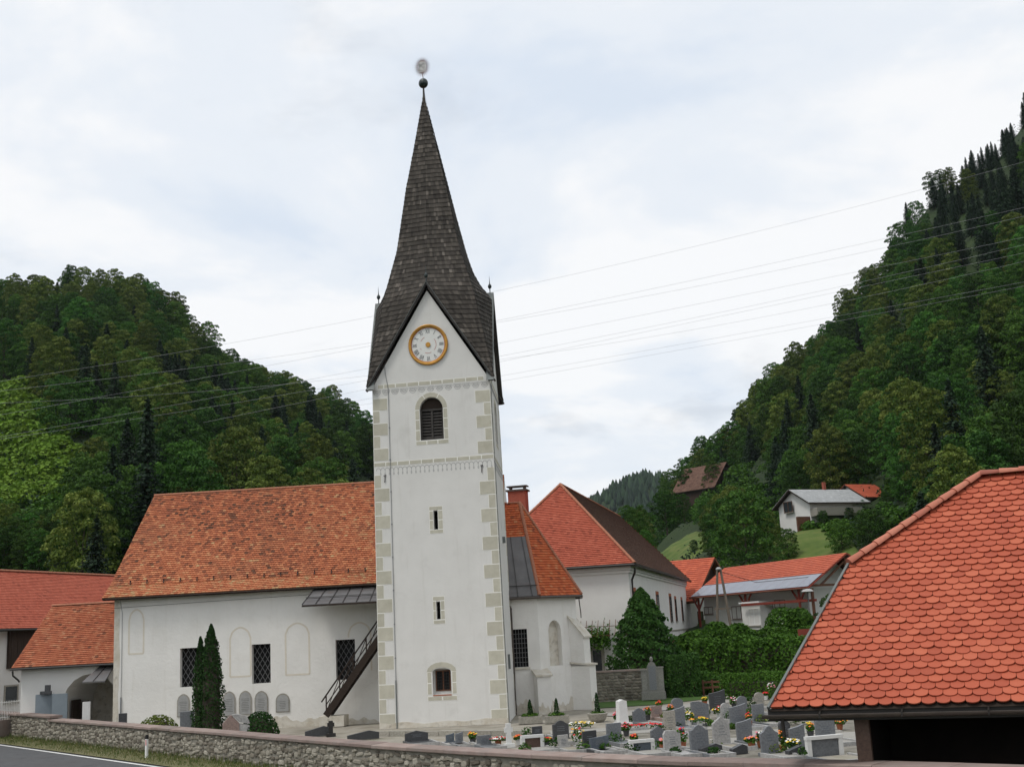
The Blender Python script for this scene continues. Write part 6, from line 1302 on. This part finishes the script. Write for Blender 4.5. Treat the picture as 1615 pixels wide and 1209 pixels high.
# grave flowers and candles
def flowers(px_, py_, cols, label, w=.35, h=.35, pot=True, n=26, flatbed=False, z=0., Yd=None):
    c = aty(px_, py_, Yd) if Yd else atz(px_, py_, z); t = thing('grave_flowers', label, 'flowers', (c.x, c.y, c.z), 0, 'flowers on the graves'); rr = random.Random(int(px_*7+py_))
    if pot: b = MB(); b.lathe([(.09, 0), (.13, .2), (.14, .22), (.11, .22)], 9); part('pot', b, rr.choice(['terracotta', 'marble', 'granite_dark']), t)
    zb = .2 if pot else .03; C, N_ = blob((0, 0, zb+h*.35), (w/2, w/2 if not flatbed else .2, h*.45), 130, .6); C[:, 2] = np.maximum(C[:, 2], .02); link('leaves', leaf_mesh('leaves', C, N_, NP.uniform(.06, .13, 130), NP.normal(.55, .2, 130), 'leaf_hedge'), t)
    for ci, cn in enumerate(cols):
        b = MB()
        for k in range(n//len(cols)):
            a = rr.uniform(0, 6.28); q = math.sqrt(rr.random()); x, y = math.cos(a)*q*w/2, math.sin(a)*q*(w/2 if not flatbed else .2); zz_ = zb+h*.35+h*.5*math.sqrt(max(0, 1-q*q))*rr.uniform(.6, 1.1); s = rr.uniform(.035, .065)
            b.add([(x+s*u, y+s*v, zz_+s*k_) for u, v, k_ in ((1, 0, 0), (-.5, .87, 0), (-.5, -.87, 0), (0, 0, .8), (.5, .87, .3), (.5, -.87, .3), (-1, 0, .3))], [(0, 3, 4), (4, 3, 1), (1, 3, 6), (6, 3, 2), (2, 3, 5), (5, 3, 0)])
        part('blossoms', b, 'petal_'+cn, t)
    return t
FL = [(912, 1176, ['yellow', 'red', 'white'], 'big yellow red and white bouquet near the wall below the choir', .75, .7), (926, 1181, ['white', 'yellow'], 'low white and yellow flowers beside the slanted bluish gravestone', .45, .25), (988, 1160, ['red', 'pink'], 'red and pink flowers right of the grey rectangular gravestone', .5, .5),
 (1001, 1175, ['orange', 'red'], 'small orange red flowers at the white framed gravestone', .4, .3), (973, 1142, ['red', 'pink'], 'red flowers at the left foot of the white obelisk', .4, .5), (1022, 1135, ['orange', 'red'], 'tall orange flowers beside the small pinkish gravestone', .5, .6), (1046, 1183, ['pink', 'orange'], 'pinkish flowers left of the pale shouldered gravestone', .4, .3),
 (1077, 1180, ['red', 'violet'], 'red and violet flowers between two big stones by the wall', .55, .8), (1104, 1146, ['orange', 'yellow'], 'row of orange marigolds behind the large wavy gravestone', 1.1, .3), (1134, 1132, ['red', 'white', 'yellow'], 'red and white bouquet behind the tall pale gravestone', .7, .5), (1088, 1142, ['white', 'yellow'], 'white flowers left of the double gravestone', .6, .5),
 (1112, 1112, ['yellow'], 'yellow flowers on a pot behind the double gravestone', .45, .35), (1158, 1116, ['pink', 'white'], 'pale pink flowers draped before the narrow arched gravestone', .7, .5), (1182, 1145, ['orange', 'red'], 'orange flowers right of the wide grey slanted gravestone', .35, .5), (1219, 1108, ['white', 'pink'], 'tall white and pink flowers at the shed roof corner', .6, 1.3),
 (1208, 1103, ['red'], 'red flowers below the dark gravestone by the hedge', .5, .3), (1236, 1185, ['orange', 'red'], 'upright red orange flowers right of the bell shaped gravestone', .3, .8), (1252, 1188, ['yellow', 'white'], 'yellow and white flowers on the low curved slab', .7, .4), (1279, 1162, ['yellow', 'orange'], 'small yellow flowers in a dark pot under the gutter', .4, .5),
 (1325, 1150, ['yellow', 'orange'], 'yellow flower bed at the shed corner post', .8, .3), (1186, 1180, ['orange', 'pink'], 'brown and orange heather on the low grey slab', .6, .3), (746, 1173, ['yellow', 'orange'], 'yellow flowers left of the short grey stone before the tower', .5, .4), (786, 1176, ['red', 'white'], 'row of small red flowers left of the white cross', .9, .2), (818, 1174, ['red', 'orange'], 'red candles and flowers right of the white cross', .5, .25),
 (862, 1178, ['red', 'yellow'], 'small red flowers on the grass strip behind the wall', .6, .25), (1040, 1120, ['red', 'orange'], 'reddish flowers at the right of the small pinkish stone', .5, .4), (1058, 1128, ['orange', 'pink'], 'dry pink flowers left of the round topped gravestone', .5, .5), (1200, 1178, ['white', 'pink'], 'white and pink flowers left of the bell shaped gravestone', .4, .5)]
for f_ in FL: flowers(*f_[:4], w=f_[4]*.72, h=f_[5]*.75, n=int(12+16*f_[4]))
flowers(1020, 1149, ['red'], 'long bed of bright red begonias in front of the grey wavy stone', w=2.6, h=.22, pot=False, n=110, flatbed=True); flowers(1250, 1142, ['red'], 'long bed of bright red flowers under the shed gutter', w=1.3, h=.3, pot=False, n=80, flatbed=True); flowers(916, 1147, ['yellow', 'white'], 'yellow flower patch on the pale grave plot by the choir', w=1.3, h=.25, pot=False, n=50, flatbed=True)
gp = MB(); r9 = random.Random(4)
for (px_, py_, w, d) in ((955, 1150, 4.6, 1.6), (1060, 1150, 5., 1.5), (1245, 1153, 3.5, 2.2), (1190, 1165, 3., 1.8), (1330, 1160, 3., 2.5), (1100, 1180, 5, 1.4)):
    c = atz(px_, py_, 0); gp.box(c.x-w/2, c.x+w/2, c.y-d/2, c.y+d/2, -.06, .012+r9.random()*.006)
struct('grave_plot_gravel', gp, 'gravel_white', 'white gravel between the rows of graves')
rs9 = random.Random(31); spots = []
for g_ in G[:34]:
    for _ in range(1): spots.append((rs9.uniform(g_[0]-6, g_[1]+8), g_[3]+rs9.uniform(-1, 5)))
for (px_, py_) in spots:
    if py_ > 1196: continue
    c = atz(px_, py_, 0); w = rs9.uniform(.16, .34); C, N_ = blob((0, 0, w*.5), (w, w*.8, w*.75), 150, .5); o = link('grave_plant', leaf_mesh('grave_plant', C, N_, NP.uniform(.05, .12, 150), NP.normal(.5, .22, 150), rs9.choice(['leaf_hedge', 'leaf_bush', 'leaf_olive', 'leaf_thuja']))); o.location = c; tag(o, 'small green shrub planted among the graves', 'plant', 'small shrubs among the graves')
# kerb stones in front of the tower
kt = thing('stone_kerb', 'low pale stone kerb in front of the tower foot', 'kerb', (0, 0, 0)); A, B = atz(592, 1159, 0), atz(835, 1158, 0); dv = (B-A); n = 9
for k in range(n):
    p = A+dv*((k+.5)/n); s = MB(); s.obox((p.x, p.y, .05), dv/n/2*.97, V((-dv.y, dv.x, 0)).normalized()*.16, Z*(.12+.02*rg.random())); part('kerb_stone', s, 'sandstone', kt)
# ------------------------------------------------------------------ trees of the hillsides
rf_ = random.Random(77); cand = []
def in_view(a, b): return -60 < a < 1680 and b > 100
HOUSES = [(1088, 735, 1176, 782, bh.location.y+8), (1228, 755, 1394, 806, wh.location.y+8), (1036, 838, 1094, 890, _m0.y+20), (1268, 838, 1300, 880, _m1.y+6)]
def blocked(x, y, z, h, r):
    a, b, k = proj((x, y, z)); a2, b2, _ = proj((x, y, z+h)); rp = r*1.3*PXF/k
    for (l, t, r_, bt, dd) in HOUSES:
        if math.hypot(x, y) < dd and a-rp < r_ and a+rp > l and b2 < bt-6 and b > t: return True
    return False
def in_meadow(x, y, m=1.):
    for (c, rx, ry) in MEADOWS:
        if ((x-c[0])/(rx*m))**2+((y-c[1])/(ry*m))**2 < 1: return True
    return False
def left_meadow(x, y, h=0.):
    a, b, k = proj((x, y, ter(x, y)+h)); return a < 130 and 620 < b < 800 and a < 62+(b-628)*.66
d = 100.
while d < 446:
    step = 6.9 + d*.003; az = -.50
    while az < .50:
        a_ = az + rf_.uniform(-.5, .5)*step/d; dd = d+rf_.uniform(-.5, .5)*step; az += step/d
        x, y = dd*math.sin(a_), dd*math.cos(a_); z = ter(x, y); px_, py_, k = proj((x, y, z+8))
        if z < 1.2 or not in_view(px_, py_): continue
        left = a_ < .03
        if not left and dd < 124: continue
        if 560 < px_ < 800 and dd < 300: continue
        if 930 < px_ < 1050 and proj((x, y, z+(16 if d > 200 else 12)))[1] < 782: continue
        if 600 < px_ < 985 and proj((x, y, z+16))[1] < 800: continue
        if not left and in_meadow(x, y, 1.05): continue
        if not left and dd < 205 and rf_.random() < (.35 if px_ < 1400 else .15): continue
        if left and (left_meadow(x, y) or left_meadow(x, y, 16) or left_meadow(x, y, 11) or left_meadow(x, y, 5)): continue
        # spruce stands: high on the right hill, and in bands on the left one
        if left: pc = (.16 + .5*_sm((math.sin(x*.045+1.2)*math.cos(y*.03))*2)) * (1 if dd < 385 else .12) + (.5 if dd > 395 and 40 < px_ < 110 else 0)
        else: pc = .13 + (.75*_sm((px_-1340)/200)*_sm((dd-250)/110)) + (.45*_sm(math.sin(px_*.05)*3) if dd > 405 else 0)
        if left and dd < 165: pc *= .25
        con = rf_.random() < pc
        if con: sc = rf_.uniform(.68, 1.15)*(.62 if dd > 330 else .9); h, r = 17*sc, 4*sc; v = rf_.randrange(3)
        else: sc = rf_.uniform(.56, .98); h, r = 13*sc, 5*sc; v = rf_.choice((0, 1, 2, 3, 5, 4, 6))
        if blocked(x, y, z, h, r): continue
        cand.append((k, con, x, y, z-.3, sc, v, left, px_, py_))
    d += step*.92
cand.sort(key=lambda c: c[0])
LAB = {(False, True): ('broadleaf_tree', 'broadleaf tree in the dense wood on the left hillside', 'woodland trees on the left hill'), (False, False): ('broadleaf_tree', 'broadleaf tree in the dense wood on the right hillside', 'woodland trees on the right hill'),
       (True, True): ('spruce_tree', 'dark spruce in the wood on the left hillside', 'spruces on the left hill'), (True, False): ('spruce_tree', 'dark spruce in the wood on the right hillside', 'spruces on the right hill')}
cnt = {False: 0, True: 0}; restpts = {}
for c in cand:
    k, con, x, y, z, sc, v, left, px_, py_ = c; rz = rf_.uniform(0, 6.28)
    if cnt[con] < 295:
        cnt[con] += 1; nm, lab, grp = LAB[(con, left)]; dd = math.hypot(x, y)
        hgt = 'at the foot of' if dd < 175 else ('low on' if dd < 235 else ('half way up' if dd < 305 else ('high on' if dd < 370 else 'near the crest of')))
        by = ('above the farm building' if px_ < 190 else 'above the nave roof' if px_ < 420 else 'beside the tower') if left else ('above the wooden barn' if px_ < 1210 else 'above the hillside house' if px_ < 1400 else 'above the tiled shed')
        lab = '%s %s the %s hill %s' % ('dark spruce' if con else ('yellowish green broadleaf tree' if v in (4, 6) else 'green broadleaf tree'), hgt, 'left' if left else 'right', by); plant_tree(nm, (CONI if con else BROAD)[v], (x, y, z), sc, rz, lab, grp)
    else: restpts.setdefault((con, v), []).append((x, y, z, sc, rz))
print('trees', len(cand), cnt, sum(len(v) for v in restpts.values()))
# the remaining, farther trees: one mass
def forest_mass(name, label, con):
    sets = [(v, p) for (c, v), p in restpts.items() if c == con]
    if not sets: return
    me = bpy.data.meshes.new(name); P = []; S_ = []; R_ = []; I_ = []; coll = bpy.data.collections.new('tree_kinds'); keys = []
    for i, (v, pts) in enumerate(sorted(sets)):
        o = bpy.data.objects.new('tree_kind_%02d' % i, (CONI if con else BROAD)[v][0]); coll.objects.link(o)
        for p in pts: P.append(p[:3]); S_.append(p[3]); R_.append(p[4]); I_.append(i)
    me.from_pydata(P, [], [])
    for n_, t_, val in (('sc', 'FLOAT', S_), ('rz', 'FLOAT', R_), ('kind', 'INT', I_)): me.attributes.new(n_, t_, 'POINT').data.foreach_set('value', val)
    ob = link(name, me); ng = bpy.data.node_groups.new(name, 'GeometryNodeTree'); ng.interface.new_socket('Geometry', in_out='INPUT', socket_type='NodeSocketGeometry'); ng.interface.new_socket('Geometry', in_out='OUTPUT', socket_type='NodeSocketGeometry')
    N = ng.nodes.new; L = ng.links.new; gi, go = N('NodeGroupInput'), N('NodeGroupOutput'); ci = N('GeometryNodeCollectionInfo'); ci.inputs['Collection'].default_value = coll; ci.inputs['Separate Children'].default_value = True; ci.inputs['Reset Children'].default_value = True
    ip = N('GeometryNodeInstanceOnPoints'); ip.inputs['Pick Instance'].default_value = True
    def att(n_, t_): q = N('GeometryNodeInputNamedAttribute'); q.data_type = t_; q.inputs['Name'].default_value = n_; return q.outputs[0]
    L(gi.outputs[0], ip.inputs['Points']); L(ci.outputs[0], ip.inputs['Instance']); L(att('kind', 'INT'), ip.inputs['Instance Index']); L(att('sc', 'FLOAT'), ip.inputs['Scale'])
    cx = N('ShaderNodeCombineXYZ'); L(att('rz', 'FLOAT'), cx.inputs['Z']); L(cx.outputs[0], ip.inputs['Rotation']); L(ip.outputs[0], go.inputs[0])
    md = ob.modifiers.new('trees', 'NODES'); md.node_group = ng; tag(ob, label, 'forest', kind='stuff')
forest_mass('upper_forest', 'dense mixed wood covering the upper hillsides', False); forest_mass('upper_spruce_forest', 'dense spruce wood along the hill crests', True)
# bright scrub clearing on the left slope
def shrub_mesh(seed, R=1.): C, N_ = blob((0, 0, R*.5), (R, R*.9, R*.8), 420, .5); return leaf_mesh('foliage', C, N_, NP.uniform(.25, .5, 420), NP.normal(.5, .22, 420), 'leaf_meadow')
SH = [shrub_mesh(i) for i in range(3)]; n = 0
meadow_pts = []
while n < 290:
    px_, py_ = rf_.uniform(-30, 125), rf_.uniform(612, 800)
    if px_ > 62+(py_-622)*.66: continue
    q = hit(px_, py_, 110); n += 1; o = link('scrub_bush', SH[rf_.randrange(3)]); s = rf_.uniform(1.1, 2.3)*q.y/230; o.location = (q.x, q.y, q.z-.3); o.scale = (s*1.4, s*1.4, s); o.rotation_euler = (0, 0, rf_.uniform(0, 6)); tag(o, 'bright green low bush in the clearing on the left slope', 'bush', 'clearing bushes')
C, N_ = blob((0, 0, .5), (1., .9, .8), 420, .5); DK = leaf_mesh('foliage', C, N_, NP.uniform(.2, .4, 420), NP.normal(.5, .22, 420), 'leaf_hedge')
for (l, t, r, bt, k_, lab) in ((1150, 778, 1232, 850, 46, 'low bush on the slope between the wooden barn and the white house'), (1080, 783, 1150, 820, 26, 'low bush just below the wooden barn'), (1136, 722, 1190, 792, 70, 'low bush on the slope right of the wooden barn'), (1236, 806, 1400, 850, 60, 'low bush on the bank below the white hillside house'), (1400, 760, 1480, 830, 26, 'low bush right of the orange hillside annex')):
    for i in range(k_):
        q = hit(rf_.uniform(l, r), t+(bt-t)*(i+.5)/k_, 110); o = link('slope_bush', DK); s = rf_.uniform(.7, 1.6)*q.y/190; o.location = (q.x, q.y, q.z-.2); o.scale = (s*1.3, s*1.3, s); o.rotation_euler = (0, 0, rf_.uniform(0, 6)); tag(o, lab, 'bush', 'bushes on the right slope')
for i in range(70):
    q = hit(rf_.uniform(-40, 125), 800+75*(i+.5)/70, 100); o = link('slope_bush', DK); s = rf_.uniform(1.0, 2.0)*q.y/170; o.location = (q.x, q.y, q.z-.2); o.scale = (s*1.3, s*1.3, s); o.rotation_euler = (0, 0, rf_.uniform(0, 6)); tag(o, 'dark green bush between the left clearing and the farm roof', 'bush', 'bushes below the left clearing')
for i in range(34):
    q = hit(rf_.uniform(-40, 150), 846+56*(i+.5)/34, 96); plant_tree('broadleaf_tree', BROAD[rf_.choice((0, 1, 2, 5, 4))], (q.x, q.y, q.z-.3), rf_.uniform(.26, .42)*q.y/150, rf_.uniform(0, 6), 'small leafy tree behind the farm roof below the left clearing', 'small trees behind the farm roof')
# single trees and orchards round the right-hand houses
ORCH = [(1020, 868, 138, .52, 0, 'small bright fruit tree on the meadow behind the parish house roof'), (1000, 850, 150, .42, 2, 'rounded tree left of the meadow behind the parish house'), (1052, 835, 172, .60, 5, 'tree at the top edge of the meadow slope'), (1095, 872, 142, .62, 1, 'leafy tree between the meadow and the gabled house'),
        (1135, 868, 150, .85, 4, 'tall grey green tree left of the middle of the slope'), (1185, 880, 148, 1.12, 6, 'biggest grey green tree below the hillside houses'), (1215, 878, 152, .95, 4, 'grey green tree right of the biggest one'), (1160, 882, 140, .8, 5, 'dense tree behind the long red roof'), (1245, 885, 150, .6, 1, 'dark tree just above the long red roof'),
        (1330, 872, 140, .62, 0, 'fruit tree with forked trunk above the long roof end'), (1375, 860, 150, .66, 2, 'fruit tree by the ridge of the tiled shed'), (1400, 800, 190, .8, 5, 'tree right of the orange hillside annex'), (1120, 835, 175, .8, 2, 'dark tree below the wooden barn'), (1080, 820, 200, .8, 3, 'tree left below the wooden barn'), (1300, 835, 190, .34, 1, 'small garden tree below the white hillside house'), (1340, 826, 195, .38, 0, 'garden tree at the right of the white hillside house'), (1318, 965, 88, .27, 0, 'apple tree beside the timber gable of the long house'), (1430, 790, 205, .9, 3, 'tall tree over the shed ridge')]
for (px_, py_, Yd, s, v, lab) in ORCH:
    q = hit(px_, py_) if Yd > 100 else aty(px_, py_, Yd)-Z*2.; s *= q.y/Yd
    if q.y > 300: q = aty(px_, py_, Yd); s *= Yd/440
    while blocked(q.x, q.y, q.z, BROAD[v][2]*s, BROAD[v][3]*s) and s > .2: s *= .9
    plant_tree('orchard_tree', BROAD[v], (q.x, q.y, q.z-.2), s, px_ % 6, lab, 'trees round the houses')
for (px_, py_, Yd, s) in ((1272, 828, 205, .26), (1285, 826, 206, .22)):
    q = hit(px_, py_); plant_tree('young_spruce', CONI[0], (q.x, q.y, q.z-.5), s, 1., 'small conifer in front of the white hillside house balcony', 'garden conifers')
# hedgerow understory below the slope so that no bare soil shows between the trunks
us = []; 
for k in range(5200):
    a_ = rf_.uniform(-.50, .50); dd = 105+rf_.random()**.8*330; x, y = dd*math.sin(a_), dd*math.cos(a_)
    if abs(a_-.03) < .02 or in_meadow(x, y, 1.1) or (a_ > .03 and dd < 122): continue
    us.append((x, y, ter(x, y)+.4))
us = np.array(us); rep = np.repeat(us, 12, 0)+NP.normal(0, 1, (len(us)*12, 3))*np.array([1.6, 1.6, .7]); link_o = link('undergrowth', leaf_mesh('undergrowth', rep, np.tile([0, -.3, 1.], (len(rep), 1)), NP.uniform(.35, .75, len(rep)), NP.normal(.45, .2, len(rep)), 'leaf_conifer')); tag(link_o, 'low leafy undergrowth on the wooded slopes', 'undergrowth', kind='stuff')

# ------------------------------------------------------------------ overhead power lines
WIRES = [[(-60, 606), (0, 600), (238, 567), (409, 532), (591, 511), (790, 452), (1000, 407), (1231, 350), (1441, 302), (1615, 256), (1700, 235)], [(-60, 652), (160, 632), (319, 608), (591, 560), (800, 486), (1000, 450), (1269, 401), (1419, 377), (1615, 330), (1700, 308)], [(-60, 625), (156, 595), (400, 565), (594, 539), (800, 510), (1000, 474), (1240, 420), (1414, 383), (1615, 342), (1700, 322)],
         [(-60, 690), (0, 680), (260, 656), (446, 623), (587, 600), (800, 515), (1000, 483), (1387, 418), (1615, 378), (1700, 362)], [(-60, 696), (0, 688), (149, 675), (320, 647), (587, 612), (800, 552), (1000, 514), (1366, 437), (1615, 388), (1700, 370)], [(320, 660), (587, 626), (800, 562), (1000, 525), (1344, 453), (1615, 400), (1700, 382)], [(-60, 640), (0, 636), (300, 618), (590, 575), (800, 577), (1000, 541), (1296, 480), (1615, 410), (1700, 392)],
         [(560, 632), (790, 592), (1000, 558), (1280, 505), (1480, 468), (1700, 430)], [(560, 640), (790, 600), (1000, 567), (1269, 516), (1450, 480), (1700, 436)]]
ordn = ['topmost', 'second from top', 'third from top', 'fourth from top', 'fifth from top', 'sixth from top', 'seventh from top', 'second lowest', 'lowest']
for i, wv in enumerate(WIRES):
    xs = np.array([p[0] for p in wv], float); ys = np.array([p[1] for p in wv], float); co = np.polyfit(xs, ys, 2); X_ = np.linspace(xs[0], xs[-1], 28); b = MB()
    b.tube([aty(x, float(np.polyval(co, x)), 150+i*2.5) for x in X_], .013, 4); o = part('power_line', b, 'wire'); tag(o, 'thin overhead power line crossing the sky, %s at the right slope' % ordn[i], 'cable', 'power lines')

# ------------------------------------------------------------------ the air of the valley
hz = MB(); hz.box(-4600, 4600, -4600, 4600, -36, 330)
mh = bpy.data.materials.new('haze'); mh.use_nodes = True; mh.node_tree.nodes.clear()
vo = mh.node_tree.nodes.new('ShaderNodeVolumePrincipled'); vo.inputs['Color'].default_value = (.80, .88, 1, 1); vo.inputs['Density'].default_value = .00004; vo.inputs['Anisotropy'].default_value = .2
mo_ = mh.node_tree.nodes.new('ShaderNodeOutputMaterial'); mh.node_tree.links.new(vo.outputs[0], mo_.inputs['Volume']); M['haze'] = mh
tag(part('haze', hz, 'haze'), 'thin bluish air filling the valley', 'haze', kind='stuff')
SC.cycles.volume_bounces = 1
